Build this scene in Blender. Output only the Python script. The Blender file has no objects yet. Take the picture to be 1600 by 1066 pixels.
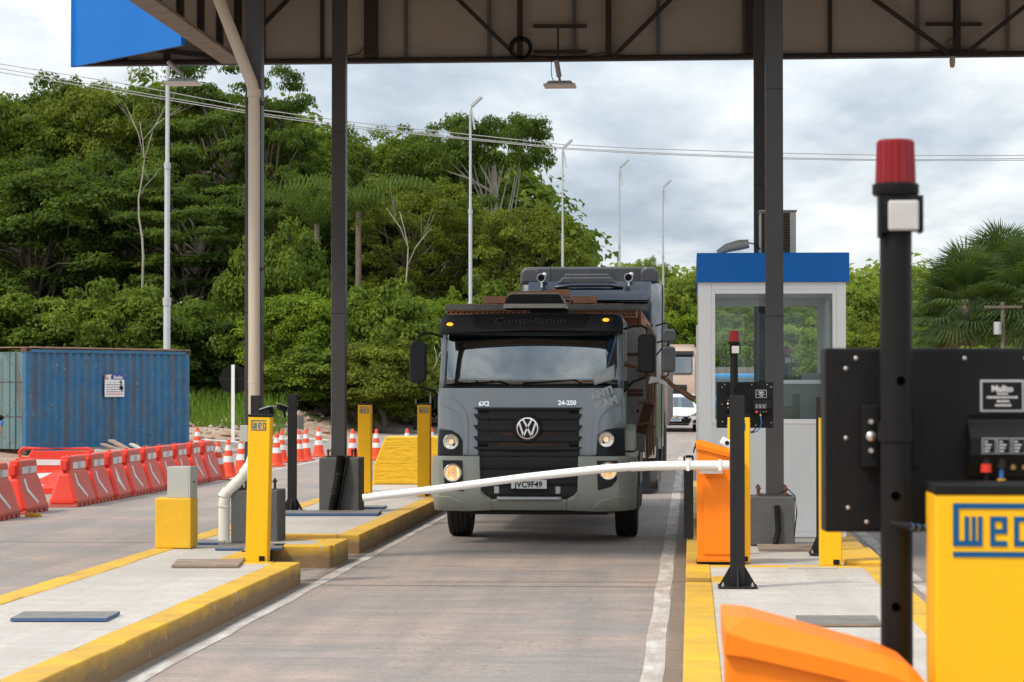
import bpy, bmesh, math, random
import numpy as np
from mathutils import Vector, Matrix
S = bpy.context.scene
COL = S.collection
R = math.radians
# ---------------------------------------------------------------- camera
F = 3700.0
YAW = math.atan(280/F); PIT = math.atan(67/F)
CZ = 1.85
cd = bpy.data.cameras.new('camera'); cam = bpy.data.objects.new('camera', cd); COL.objects.link(cam)
cam.location = (0, 0, CZ); cam.rotation_euler = (math.pi/2+PIT, 0, YAW)
cd.sensor_width = 36; cd.lens = 36*F/1600; cd.clip_start = .5; cd.clip_end = 3000
cd.dof.use_dof = True; cd.dof.focus_distance = 27.5; cd.dof.aperture_fstop = 9
S.camera = cam
_fw = Vector((-math.sin(YAW)*math.cos(PIT), math.cos(YAW)*math.cos(PIT), math.sin(PIT)))
_rt = Vector((math.cos(YAW), math.sin(YAW), 0)); _up = _rt.cross(_fw)
C0 = Vector((0, 0, CZ))
def ray(px, py): return _fw + _rt*((px-800)/F) - _up*((py-533)/F)
def at(px, py, Y):                       # world point on the plane y = Y
    r = ray(px, py); return C0 + r*(Y/r.y)
def gnd(px, py, z=0.0):                  # world point on the level z
    r = ray(px, py); return C0 + r*((z-CZ)/r.z)
# ---------------------------------------------------------------- sky, sun, exposure
SUN_EL, SUN_AZ = 52, 232                 # azimuth: direction the sun stands in, clockwise from +Y
W = bpy.data.worlds.new('World'); S.world = W; W.use_nodes = True
nt = W.node_tree; nt.nodes.clear(); N = nt.nodes.new; L = nt.links.new
out = N('ShaderNodeOutputWorld')
sky = N('ShaderNodeTexSky'); sky.sky_type = 'NISHITA'; sky.sun_disc = False
sky.sun_elevation = R(SUN_EL); sky.sun_rotation = R(SUN_AZ)
b1 = N('ShaderNodeBackground'); b1.inputs[1].default_value = .11; L(sky.outputs[0], b1.inputs[0])
tc = N('ShaderNodeTexCoord'); sx = N('ShaderNodeSeparateXYZ'); L(tc.outputs['Generated'], sx.inputs[0])
def wm(op, a, b=None, c=None):
    n = N('ShaderNodeMath'); n.operation = op
    for i, v in enumerate((a, b, c)):
        if v is None: continue
        if isinstance(v, (int, float)): n.inputs[i].default_value = v
        else: L(v, n.inputs[i])
    return n.outputs[0]
zz = wm('ADD', wm('MAXIMUM', sx.outputs[2], 0.0), .10)
cx = N('ShaderNodeCombineXYZ'); L(wm('DIVIDE', sx.outputs[0], zz), cx.inputs[0]); L(wm('DIVIDE', sx.outputs[1], zz), cx.inputs[1])
mp = N('ShaderNodeMapping'); L(cx.outputs[0], mp.inputs[0]); mp.inputs[1].default_value = (3.1, 1.9, .3); mp.inputs[3].default_value = (1.0, .42, 1)
n1 = N('ShaderNodeTexNoise'); n1.inputs['Scale'].default_value = .95; n1.inputs['Detail'].default_value = 9; n1.inputs['Roughness'].default_value = .52; n1.inputs['Distortion'].default_value = .25
L(mp.outputs[0], n1.inputs['Vector'])
n2 = N('ShaderNodeTexNoise'); n2.inputs['Scale'].default_value = 2.6; n2.inputs['Detail'].default_value = 8; n2.inputs['Roughness'].default_value = .55
L(mp.outputs[0], n2.inputs['Vector'])
cr = N('ShaderNodeValToRGB'); L(n1.outputs[0], cr.inputs[0])          # cloud tone
e = cr.color_ramp.elements
e[0].position = .35; e[0].color = (.46, .52, .58, 1); e[1].position = .63; e[1].color = (1.02, 1.0, .95, 1)
for p_, c_ in ((.43, (.58, .64, .69)), (.50, (.74, .78, .80)), (.57, (.85, .87, .86))):
    q = e.new(p_); q.color = c_+(1,)
mx = N('ShaderNodeMix'); mx.data_type = 'RGBA'; mx.blend_type = 'MULTIPLY'; mx.inputs[0].default_value = .55
cr2 = N('ShaderNodeValToRGB'); L(n2.outputs[0], cr2.inputs[0]); cr2.color_ramp.elements[0].position = .38; cr2.color_ramp.elements[0].color = (.56, .64, .73, 1); cr2.color_ramp.elements[1].position = .58; cr2.color_ramp.elements[1].color = (1.08, 1.08, 1.08, 1)
n3 = N('ShaderNodeTexNoise'); n3.inputs['Scale'].default_value = 6.5; n3.inputs['Detail'].default_value = 6; L(mp.outputs[0], n3.inputs['Vector'])
cr3 = N('ShaderNodeValToRGB'); L(n3.outputs[0], cr3.inputs[0]); cr3.color_ramp.elements[0].position = .40; cr3.color_ramp.elements[0].color = (.66, .72, .80, 1); cr3.color_ramp.elements[1].position = .58; cr3.color_ramp.elements[1].color = (1.05, 1.05, 1.04, 1)
mx3 = N('ShaderNodeMix'); mx3.data_type = 'RGBA'; mx3.blend_type = 'MULTIPLY'; mx3.inputs[0].default_value = .55
L(cr2.outputs[0], mx3.inputs[6]); L(cr3.outputs[0], mx3.inputs[7])
L(cr.outputs[0], mx.inputs[6]); L(mx3.outputs[2], mx.inputs[7])
b2 = N('ShaderNodeBackground'); L(mx.outputs[2], b2.inputs[0])
el = wm('MAXIMUM', sx.outputs[2], 0.0)
L(wm('ADD', .83, wm('MULTIPLY', wm('POWER', el, .8), 1.25)), b2.inputs[1])     # an overcast sky is brighter overhead
ms = N('ShaderNodeMixShader')
cv = N('ShaderNodeMapRange'); L(n1.outputs[0], cv.inputs[0]); cv.inputs[1].default_value = .30; cv.inputs[2].default_value = .42
cv.inputs[3].default_value = .72; cv.inputs[4].default_value = 1.0
L(cv.outputs[0], ms.inputs[0]); L(b1.outputs[0], ms.inputs[1]); L(b2.outputs[0], ms.inputs[2]); L(ms.outputs[0], out.inputs[0])
sd = bpy.data.lights.new('sun', 'SUN'); sd.energy = 2.6; sd.angle = R(10); sd.color = (1, .90, .76)
sun = bpy.data.objects.new('sun', sd); COL.objects.link(sun)
az = R(SUN_AZ); dirv = Vector((math.sin(az)*math.cos(R(SUN_EL)), math.cos(az)*math.cos(R(SUN_EL)), math.sin(R(SUN_EL))))
sun.rotation_euler = dirv.to_track_quat('Z', 'Y').to_euler()
vs = S.view_settings; vs.view_transform = 'Standard'; vs.look = 'None'; vs.exposure = 0.30; vs.gamma = 1; vs.use_curve_mapping = False
S.display_settings.display_device = 'sRGB'

# ---------------------------------------------------------------- mesh builder
class MB:
    def __init__(s): s.v = []; s.f = []; s.m = []; s.mi = 0; s.pc = []
    def add(s, vs, fs):
        o = len(s.v); s.pc.append((list(vs), list(fs), s.mi)); s.v += [tuple(p) for p in vs]; s.f += [tuple(i+o for i in f) for f in fs]; s.m += [s.mi]*len(fs); return s
    def box(s, x0, x1, y0, y1, z0, z1):
        return s.add([(x0,y0,z0),(x1,y0,z0),(x1,y1,z0),(x0,y1,z0),(x0,y0,z1),(x1,y0,z1),(x1,y1,z1),(x0,y1,z1)],
                     [(0,3,2,1),(4,5,6,7),(0,1,5,4),(1,2,6,5),(2,3,7,6),(3,0,4,7)])
    def rbox(s, c, size, rot=(0,0,0)):
        from mathutils import Euler
        m = Euler(rot).to_matrix(); h = Vector(size)/2; vs = []
        for z in (-1,1):
            for x, y in ((-1,-1),(1,-1),(1,1),(-1,1)): vs.append(Vector(c)+m@Vector((x*h.x,y*h.y,z*h.z)))
        return s.add(vs, [(0,3,2,1),(4,5,6,7),(0,1,5,4),(1,2,6,5),(2,3,7,6),(3,0,4,7)])
    def bar(s, a, b, w, d=None, upv=(0,0,1)):      # rectangular bar from a to b
        a = Vector(a); b = Vector(b); d = d or w; t = (b-a).normalized(); u = Vector(upv)
        if abs(t.dot(u)) > .95: u = Vector((0,1,0))
        r = t.cross(u).normalized(); u = r.cross(t).normalized(); vs = []
        for p in (a, b):
            for i, j in ((-1,-1),(1,-1),(1,1),(-1,1)): vs.append(p+r*(i*w/2)+u*(j*d/2))
        return s.add(vs, [(0,1,2,3),(7,6,5,4),(0,4,5,1),(1,5,6,2),(2,6,7,3),(3,7,4,0)])
    def tube(s, pts, r, n=10, caps=True):
        pts = [Vector(p) for p in pts]; rs = r if isinstance(r, (list, tuple)) else [r]*len(pts); rings = []
        ref = None
        for i, p in enumerate(pts):
            t = (pts[min(i+1, len(pts)-1)]-pts[max(i-1, 0)]).normalized()
            if ref is None: ref = Vector((0,0,1)) if abs(t.z) < .9 else Vector((1,0,0))
            a = t.cross(ref).normalized(); b = t.cross(a).normalized(); ref = -b if False else ref
            rings.append([p+(a*math.cos(2*math.pi*k/n)+b*math.sin(2*math.pi*k/n))*rs[i] for k in range(n)])
        vs = [q for g in rings for q in g]; fs = []
        for i in range(len(pts)-1):
            for k in range(n):
                k2 = (k+1) % n; fs.append((i*n+k, i*n+k2, (i+1)*n+k2, (i+1)*n+k))
        if caps: fs.append(tuple(range(n))[::-1]); fs.append(tuple((len(pts)-1)*n+k for k in range(n)))
        return s.add(vs, fs)
    def lathe(s, prof, c=(0,0,0), axis='z', n=24, caps=True):   # prof: (radius, height)
        vs = []; fs = []; c = Vector(c)
        for r, h in prof:
            for k in range(n):
                a = 2*math.pi*k/n; p = (r*math.cos(a), r*math.sin(a), h)
                if axis == 'y': p = (p[0], h, p[1])
                if axis == 'x': p = (h, p[0], p[1])
                vs.append(c+Vector(p))
        for i in range(len(prof)-1):
            for k in range(n):
                k2 = (k+1) % n; q = (i*n+k, i*n+k2, (i+1)*n+k2, (i+1)*n+k); fs.append(q if axis != 'y' else q[::-1])
        if caps: fs.append(tuple(range(n))); fs.append(tuple((len(prof)-1)*n+k for k in range(n)))
        return s.add(vs, fs)
    def prism(s, pts, a0, a1, axis='y'):           # pts 2-D polygon: (x,z) for axis y, (y,z) for axis x, (x,y) for axis z
        def mk(p, a): return {'y': (p[0], a, p[1]), 'x': (a, p[0], p[1]), 'z': (p[0], p[1], a)}[axis]
        n = len(pts); vs = [mk(p, a0) for p in pts]+[mk(p, a1) for p in pts]
        fs = [tuple(range(n)), tuple(range(2*n-1, n-1, -1))]+[(i, i+n, (i+1) % n+n, (i+1) % n) for i in range(n)]
        return s.add(vs, fs)
    def sphere(s, c, r, sc=(1,1,1), nu=14, nv=9):
        pr = []
        vs = []; fs = []
        for i in range(nv+1):
            t = math.pi*i/nv
            for k in range(nu):
                a = 2*math.pi*k/nu; vs.append((c[0]+r*sc[0]*math.sin(t)*math.cos(a), c[1]+r*sc[1]*math.sin(t)*math.sin(a), c[2]+r*sc[2]*math.cos(t)))
        for i in range(nv):
            for k in range(nu):
                k2 = (k+1) % nu; fs.append((i*nu+k, (i+1)*nu+k, (i+1)*nu+k2, i*nu+k2))
        return s.add(vs, fs)
    def build(s, name, mat, parent=None, smooth=False, bevel=0, loc=None, solid=0, split=False):
        if split:                              # every piece an object of its own
            for vs, fs, mi in s.pc: q = MB(); q.mi = mi; q.add(vs, fs); o = q.build(name, mat, parent, smooth, bevel, loc, solid)
            return o
        me = bpy.data.meshes.new(name); me.from_pydata(s.v, [], s.f)
        for m in (mat if isinstance(mat, (list, tuple)) else [mat]): me.materials.append(m)
        me.polygons.foreach_set('material_index', s.m)
        bm = bmesh.new(); bm.from_mesh(me); bmesh.ops.remove_doubles(bm, verts=bm.verts, dist=1e-5) if smooth else None
        bmesh.ops.recalc_face_normals(bm, faces=bm.faces)
        bm.to_mesh(me); bm.free()
        if smooth:
            me.polygons.foreach_set('use_smooth', [True]*len(me.polygons))
            if smooth is not True:
                me.set_sharp_from_angle(angle=R(smooth))
        o = bpy.data.objects.new(name, me); COL.objects.link(o)
        if parent: o.parent = parent
        if loc: o.location = loc
        if solid: md = o.modifiers.new('solidify', 'SOLIDIFY'); md.thickness = solid; md.offset = -1
        if bevel: md = o.modifiers.new('bevel', 'BEVEL'); md.width = bevel; md.segments = 2; md.limit_method = 'ANGLE'; md.angle_limit = R(40)
        return o
def empty(name, loc=(0,0,0), rz=0):
    o = bpy.data.objects.new(name, None); COL.objects.link(o); o.location = loc; o.rotation_euler = (0,0,rz); o.empty_display_size = .1; return o
def tag(o, label=None, cat=None, group=None, kind=None):
    if label: o['label'] = label
    if cat: o['category'] = cat
    if group: o['group'] = group
    if kind: o['kind'] = kind
    return o
def kids(o): return [c for c in ALLO() if c.parent == o]
def ALLO(): return list(COL.objects)
def copy_tree(o, loc=None, rz=None, label=None):
    src = [c for c in COL.objects if c.parent == o]
    r_ = o.copy(); COL.objects.link(r_)
    if loc is not None: r_.location = loc
    if rz is not None: r_.rotation_euler = (r_.rotation_euler[0], r_.rotation_euler[1], rz)
    if label: r_['label'] = label
    def rec(s_, d_):
        for ch in [c for c in COL.objects if c.parent == s_ and c != d_]:
            k = ch.copy(); COL.objects.link(k); k.parent = d_; rec(ch, k)
    for ch in src:
        k = ch.copy(); COL.objects.link(k); k.parent = r_; rec(ch, k)
    return r_
def text(s, size, mat, name, parent, loc, rot=(math.pi/2, 0, 0), ext=.002, sx=1.0, align='CENTER', shear=0, bold=0):
    cu = bpy.data.curves.new(name, 'FONT'); cu.body = s; cu.size = size; cu.align_x = align; cu.align_y = 'CENTER'; cu.extrude = ext; cu.shear = shear; cu.offset = bold; cu.resolution_u = 2
    t = bpy.data.objects.new(name, cu); COL.objects.link(t)
    bpy.context.view_layer.update()
    me = bpy.data.meshes.new_from_object(t.evaluated_get(bpy.context.evaluated_depsgraph_get()))
    COL.objects.unlink(t); bpy.data.objects.remove(t)
    me.materials.clear(); me.materials.append(mat)
    o = bpy.data.objects.new(name, me); COL.objects.link(o); o.parent = parent; o.location = loc; o.rotation_euler = rot; o.scale = (sx, 1, 1); return o

# ---------------------------------------------------------------- materials
MATS = {}
class MT:                                 # small node helper
    def __init__(s, name):
        s.m = bpy.data.materials.new(name); s.m.use_nodes = True; s.t = s.m.node_tree; s.b = s.t.nodes['Principled BSDF']
        s.tc = None
    def n(s, k): return s.t.nodes.new(k)
    def l(s, a, b): s.t.links.new(a, b)
    def co(s, world=False, scale=(1,1,1)):
        if world: g = s.n('ShaderNodeNewGeometry').outputs['Position']
        else: g = s.n('ShaderNodeTexCoord').outputs['Object']
        m = s.n('ShaderNodeMapping'); m.inputs[3].default_value = scale; s.l(g, m.inputs[0]); return m.outputs[0]
    def noise(s, vec, scale, detail=5, rough=.55, dist=0):
        q = s.n('ShaderNodeTexNoise'); q.inputs['Scale'].default_value = scale; q.inputs['Detail'].default_value = detail; q.inputs['Roughness'].default_value = rough; q.inputs['Distortion'].default_value = dist
        s.l(vec, q.inputs['Vector']); return q.outputs[0]
    def ramp(s, v, stops):
        q = s.n('ShaderNodeValToRGB'); s.l(v, q.inputs[0]); el = q.color_ramp.elements
        while len(el) < len(stops): el.new(.5)
        for e_, (p, c) in zip(el, stops):
            e_.position = p; e_.color = (c if isinstance(c, tuple) else (c, c, c))+(1,)
        return q.outputs[0]
    def mix(s, f, a, b, mode='MIX'):
        q = s.n('ShaderNodeMix'); q.data_type = 'RGBA'; q.blend_type = mode
        for i, v in ((0, f), (6, a), (7, b)):
            if isinstance(v, (int, float)): q.inputs[i].default_value = v
            elif isinstance(v, tuple): q.inputs[i].default_value = v+(1,)
            else: s.l(v, q.inputs[i])
        return q.outputs[2]
    def math(s, op, a, b=0):
        q = s.n('ShaderNodeMath'); q.operation = op
        for i, v in enumerate((a, b)):
            if isinstance(v, (int, float)): q.inputs[i].default_value = v
            else: s.l(v, q.inputs[i])
        return q.outputs[0]
    def bump(s, h, dist=.01, st=.5):
        q = s.n('ShaderNodeBump'); q.inputs['Strength'].default_value = st; q.inputs['Distance'].default_value = dist; s.l(h, q.inputs['Height']); s.l(q.outputs[0], s.b.inputs['Normal'])
    def set(s, color=None, rough=None, metal=None, spec=None):
        for k, v in (('Base Color', color), ('Roughness', rough), ('Metallic', metal), ('Specular IOR Level', spec)):
            if v is None: continue
            if isinstance(v, tuple): s.b.inputs[k].default_value = v+(1,)
            elif isinstance(v, (int, float)): s.b.inputs[k].default_value = v
            else: s.l(v, s.b.inputs[k])
def paint(name, c, rough=.45, metal=0, dirt=.25, dirtc=(.16,.11,.08), sc=3.0, bump=.0, spec=.5, streak=False, coat=0, world=False):
    if name in MATS: return MATS[name]
    m = MT(name); v = m.co(world, scale=(1,1,.25) if streak else (1,1,1))
    n1 = m.noise(v, sc, 7, .6); n2 = m.noise(v, sc*9, 4, .6)
    f = m.ramp(n1, [(.40, 0.0), (.78, dirt)]); f2 = m.ramp(n2, [(.5, 0.0), (.8, dirt*.6)])
    col = m.mix(f, c, dirtc); col = m.mix(f2, col, dirtc)
    rr = m.ramp(n1, [(.3, max(rough-.08, .02)), (.7, min(rough+.12, 1))])
    m.set(color=col, rough=rr, metal=metal, spec=spec)
    if coat: m.b.inputs['Coat Weight'].default_value = coat; m.b.inputs['Coat Roughness'].default_value = .08
    if bump: m.bump(n2, .004, bump)
    MATS[name] = m.m; return m.m
def glassmat(name, tint, refl, rough=.0, boost=.08):
    m = MT(name); t = m.t; t.nodes.remove(m.b)
    tr = m.n('ShaderNodeBsdfTransparent'); tr.inputs[0].default_value = tint+(1,)
    gl = m.n('ShaderNodeBsdfGlossy'); gl.inputs['Roughness'].default_value = rough; gl.inputs[0].default_value = (.93,.97,1,1)
    fr = m.n('ShaderNodeFresnel'); fr.inputs[0].default_value = 1.5
    f = m.math('MINIMUM', m.math('ADD', m.math('MULTIPLY', fr.outputs[0], refl), boost), 1)
    mixs = m.n('ShaderNodeMixShader'); m.l(f, mixs.inputs[0]); m.l(tr.outputs[0], mixs.inputs[1]); m.l(gl.outputs[0], mixs.inputs[2])
    m.l(mixs.outputs[0], t.nodes['Material Output'].inputs[0]); return m.m
def leafmat(name, cols, trans=.3):
    m = MT(name); v = m.co(world=True); n1 = m.noise(v, .55, 3); n2 = m.noise(v, 5, 2)
    nn = m.math('ADD', m.math('MULTIPLY', n1, .6), m.math('MULTIPLY', n2, .4))
    c = m.ramp(nn, [(.36, cols[0]), (.5, cols[1]), (.64, cols[2])])
    m.set(color=c, rough=.65, spec=.2)
    tl = m.n('ShaderNodeBsdfTranslucent'); m.l(m.mix(.5, c, (.30,.42,.03)), tl.inputs[0])
    ms_ = m.n('ShaderNodeMixShader'); ms_.inputs[0].default_value = trans
    m.l(m.b.outputs[0], ms_.inputs[1]); m.l(tl.outputs[0], ms_.inputs[2]); m.l(ms_.outputs[0], m.t.nodes['Material Output'].inputs[0]); return m.m
def emis(name, c, st):
    m = MT(name); m.set(color=c, rough=.3); m.b.inputs['Emission Color'].default_value = c+(1,); m.b.inputs['Emission Strength'].default_value = st; return m.m

def mk_concrete(name, base, dust, f0=.0, lines=True, spk=True, fine=.35):
    m = MT(name); v = m.co(world=True); vs_ = m.co(world=True, scale=(.35, 1, 1)); vb = m.co(world=True, scale=(1.2, 28, 1))
    big = m.noise(v, .55, 6, .6, .4); mid = m.noise(vs_, 3.2, 6, .65); br = m.noise(vb, 1.2, 4, .7)
    c = m.mix(m.ramp(big, [(.42, f0), (.62, 1.0)]), base, dust)
    c = m.mix(m.ramp(mid, [(.35, .38), (.62, 0.0)]), c, tuple(x*.62 for x in base))
    if lines: c = m.mix(m.ramp(br, [(.38, fine), (.55, 0.0)]), c, tuple(x*.55 for x in base))
    g = m.noise(v, 60, 3, .7); c = m.mix(m.ramp(g, [(.35, .35), (.6, 0.0)]), c, tuple(x*.6 for x in base))
    tin = m.noise(m.co(world=True, scale=(.9, 9, 1)), 1.0, 6, .75); c = m.mix(m.ramp(tin, [(.36, fine*1.3), (.5, 0.0)]), c, tuple(x*.5 for x in base)); c = m.mix(m.ramp(tin, [(.5, 0.0), (.66, fine)]), c, tuple(min(x*1.45, .8) for x in base))
    sc_ = m.noise(m.co(world=True, scale=(16, 6, 1)), 1.6, 6, .85); lw = m.noise(m.co(world=True, scale=(2.2, .12, 1)), 1.0, 4, .6); c = m.mix(m.ramp(lw, [(.36, .45), (.56, 0.0)]), c, tuple(x*.62 for x in base)); c = m.mix(m.ramp(sc_, [(.36, .5), (.5, 0.0)]), c, tuple(x*.5 for x in base))
    if spk:
        sp = m.noise(m.co(world=True, scale=(9, 22, 1)), 1.6, 3, .5); zone = m.ramp(m.noise(v, .8, 2), [(.5, 0.0), (.6, 1.0)])
        c = m.mix(m.math('MULTIPLY', m.ramp(sp, [(.63, 0.0), (.66, .8)]), zone), c, (.07,.055,.05))
    m.set(color=c, rough=m.ramp(mid, [(.3, .62), (.7, .9)]), spec=.35)
    m.bump(m.math('ADD', m.math('MULTIPLY', br, .5), g), .006, .45); return m.m

M = {}
M['road'] = mk_concrete('road_concrete', (.29,.262,.245), (.45,.335,.275), .15, fine=.20)
M['slab'] = mk_concrete('island_concrete', (.58,.535,.485), (.50,.44,.39), .1, spk=False, fine=.14)
def mk_kerb():
    m = MT('yellow_kerb_paint'); v = m.co(world=True); a = m.noise(v, 4, 7, .65); b = m.noise(m.co(world=True, scale=(1,1,3.5)), 2.2, 6, .6)
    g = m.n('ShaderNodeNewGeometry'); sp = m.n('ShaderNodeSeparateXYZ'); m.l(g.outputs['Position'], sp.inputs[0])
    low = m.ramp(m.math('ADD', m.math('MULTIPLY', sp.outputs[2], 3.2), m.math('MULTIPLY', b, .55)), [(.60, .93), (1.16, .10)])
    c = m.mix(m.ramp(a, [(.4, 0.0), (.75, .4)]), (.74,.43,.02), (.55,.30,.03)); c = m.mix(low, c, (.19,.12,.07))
    chip = m.ramp(m.noise(v, 9, 3, .5), [(.70, 0.0), (.72, .8)]); c = m.mix(chip, c, (.42,.38,.34))
    m.set(color=c, rough=.62, spec=.35); m.bump(m.noise(v, 22, 4, .6), .01, .5); return m.m
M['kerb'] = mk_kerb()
def mk_line():
    m = MT('worn_white_line'); v = m.co(world=True)
    c = m.mix(m.ramp(m.noise(m.co(world=True, scale=(1,.3,1)), 5, 7, .7), [(.36, 0.0), (.58, .95)]), (.56,.53,.49), (.36,.30,.265)); m.set(color=c, rough=.8, spec=.3); return m.m
M['line'] = mk_line()
def mk_dirt():
    m = MT('gravelly_red_dirt'); v = m.co(world=True); a = m.noise(v, .5, 7, .6); b = m.noise(v, 5, 6, .7); d = m.noise(v, 22, 3, .7)
    c = m.ramp(a, [(.35, (.30,.19,.13)), (.5, (.44,.30,.215)), (.66, (.56,.43,.33))]); c = m.mix(m.ramp(b, [(.42, .55), (.6, 0.0)]), c, (.15,.09,.06)); c = m.mix(m.ramp(d, [(.56, 0.0), (.66, .6)]), c, (.58,.52,.46))
    m.set(color=c, rough=.95, spec=.2); m.bump(m.math('ADD', b, d), .06, .8); return m.m
M['dirt'] = mk_dirt()
M['soil'] = paint('green_soil', (.055,.075,.02), .95, dirt=.7, dirtc=(.09,.07,.035), sc=.8, spec=.2)
M['yellow'] = paint('yellow_gloss_paint', (.86,.47,.008), .42, dirt=.14, dirtc=(.45,.24,.02), sc=5, spec=.25)
M['yellow_rough'] = paint('yellow_masonry_paint', (.76,.43,.012), .65, dirt=.35, dirtc=(.48,.25,.03), sc=5, bump=.6)
M['orange'] = paint('orange_powder_coat', (.93,.22,.008), .45, dirt=.16, dirtc=(.6,.15,.01), sc=3, spec=.25)
M['blue'] = paint('blue_cladding', (.0,.135,.50), .42, spec=.25, dirt=.15, dirtc=(.0,.10,.33), sc=.8, streak=True)
M['white'] = paint('white_panel', (.77,.765,.755), .5, dirt=.2, dirtc=(.45,.44,.42), sc=1.5, streak=True)
M['alu'] = paint('white_window_frame', (.82,.82,.81), .35, dirt=.08, dirtc=(.4,.4,.4))
M['black'] = paint('black_powder_coat', (.006,.006,.0065), .5, dirt=.25, dirtc=(.014,.013,.012), sc=9, spec=.22)
M['bpaint'] = paint('satin_black_steel', (.017,.0165,.017), .5, dirt=.35, dirtc=(.035,.03,.028), sc=7, spec=.22)
M['col'] = paint('dark_grey_steel', (.055,.053,.056), .42, dirt=.5, dirtc=(.085,.078,.072), sc=2.5, streak=True, spec=.22)
M['truss'] = paint('brown_black_steel', (.035,.028,.025), .6, dirt=.4, dirtc=(.08,.05,.035), sc=5, spec=.22)
M['panelin'] = paint('beige_cladding_back', (.37,.33,.29), .75, dirt=.3, dirtc=(.22,.18,.15), sc=1.2)
M['ped'] = paint('grey_painted_concrete', (.075,.078,.078), .7, dirt=.6, dirtc=(.14,.13,.12), sc=5, bump=.6)
M['pvc'] = paint('white_pvc', (.68,.66,.60), .4, dirt=.2, dirtc=(.45,.38,.30), sc=2)
M['pipe'] = paint('beige_downpipe', (.50,.42,.33), .45, dirt=.3, dirtc=(.36,.27,.19), sc=1.6, streak=True)
M['boom'] = paint('white_boom', (.82,.82,.80), .35, dirt=.12, dirtc=(.55,.5,.45), sc=3)
M['red'] = paint('red_plastic', (.78,.045,.025), .45, dirt=.4, dirtc=(.45,.09,.06), sc=2.2, world=True, spec=.3)
M['red_shaded'] = paint('shaded_red_plastic', (.60,.115,.085), .65, dirt=.55, dirtc=(.40,.18,.14), sc=2.2, world=True, spec=.3)  # barrier flanks: their shade put into a duller red, with dirt
M['cone'] = paint('orange_red_cone', (.80,.065,.02), .5, dirt=.5, dirtc=(.4,.09,.05), sc=5, world=True, spec=.3)
M['reflw'] = paint('white_reflective', (.74,.73,.72), .5, dirt=.45, dirtc=(.40,.35,.33), sc=7, world=True)
M['galv'] = paint('galvanised_steel', (.50,.52,.54), .5, metal=.5, dirt=.3, dirtc=(.3,.3,.3), sc=4)
M['grey'] = paint('light_grey_box', (.40,.41,.38), .5, dirt=.2, dirtc=(.25,.25,.22), sc=5)
M['rubber'] = paint('tyre_rubber', (.018,.017,.017), .8, dirt=.5, dirtc=(.07,.055,.045), sc=8, spec=.22)
M['chrome'] = paint('chrome', (.8,.8,.82), .15, metal=1, dirt=.1)
M['steel'] = paint('zinc_bolt', (.6,.58,.55), .35, metal=.8, dirt=.1)
M['rust'] = paint('rusty_steel', (.14,.055,.03), .8, dirt=.6, dirtc=(.05,.03,.02), sc=10)
M['wood'] = paint('weathered_plywood', (.30,.22,.16), .85, dirt=.7, dirtc=(.13,.11,.10), sc=6, bump=.5)
M['bluep'] = paint('faded_blue_paint', (.03,.10,.25), .7, dirt=.5, dirtc=(.15,.15,.16), sc=8)
M['bark'] = paint('tree_bark', (.16,.13,.10), .9, dirt=.6, dirtc=(.07,.055,.045), sc=2, spec=.2)
M['barkp'] = paint('pale_tree_bark', (.42,.38,.32), .9, dirt=.6, dirtc=(.2,.18,.14), sc=3, spec=.2)
M['paper'] = paint('white_paper', (.8,.8,.8), .7, dirt=.05)
M['logo'] = paint('teal_logo_print', (.0,.11,.20), .5, dirt=.05)
M['logoblue'] = paint('blue_logo_print', (.0,.085,.22), .5, dirt=.05, spec=.2)
M['skin'] = paint('brown_skin', (.26,.13,.075), .5, dirt=.2, dirtc=(.2,.09,.05), sc=12)
M['hair'] = paint('black_hair', (.012,.01,.009), .6, dirt=.1)
G_DARK = leafmat('leaves_deep_green', [(.022,.045,.006), (.050,.086,.010), (.100,.145,.015)], .3)
G_MID = leafmat('leaves_mid_green', [(.040,.070,.008), (.088,.132,.012), (.165,.215,.018)])
G_YEL = leafmat('leaves_yellow_green', [(.062,.080,.009), (.115,.140,.013), (.18,.20,.018)])
G_BRT = leafmat('leaves_bright_green', [(.055,.10,.010), (.14,.21,.014), (.28,.35,.025)], .4)
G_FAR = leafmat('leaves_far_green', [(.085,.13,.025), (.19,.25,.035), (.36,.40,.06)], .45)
G_PALM = leafmat('palm_leaf', [(.020,.042,.016), (.038,.070,.024), (.075,.11,.035)], .25)
G_DEAD = leafmat('dry_palm_leaf', [(.12,.08,.04), (.22,.15,.08), (.32,.24,.13)], .2)
G_GRASS = leafmat('grass_blades', [(.05,.10,.012), (.11,.19,.02), (.20,.28,.04)], .35)
# ================================================================ the ground
def sst(a, b, x): t = min(max((x-a)/(b-a), 0), 1); return t*t*(3-2*t)
def lerp(xs, ys, x):
    if x <= xs[0]: return ys[0]
    for i in range(len(xs)-1):
        if x <= xs[i+1]: return ys[i]+(ys[i+1]-ys[i])*(x-xs[i])/(xs[i+1]-xs[i])
    return ys[-1]
def hgt(x, y):
    rise = lerp([0, 92, 130, 220, 500, 900], [0, 0, 1.0, 4.2, 9, 12], y)
    edge = -11.9 if y > 62 else -9.9-2.0*sst(40, 62, y)
    side = sst(edge+.2, edge-3, x)*lerp([0, 48, 58, 76, 95, 130, 400], [0, 0, .20, .5, 1.15, 1.6, 2], y)
    side += sst(14, 22, x)*lerp([0, 60, 130], [0, .2, 1.4], y)
    bump = (math.sin(x*1.7+y*.9)*.03+math.sin(x*.63-y*1.31)*.05)*sst(edge-.3, edge-1.5, x)*sst(50, 58, y)
    return rise+side+bump
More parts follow.
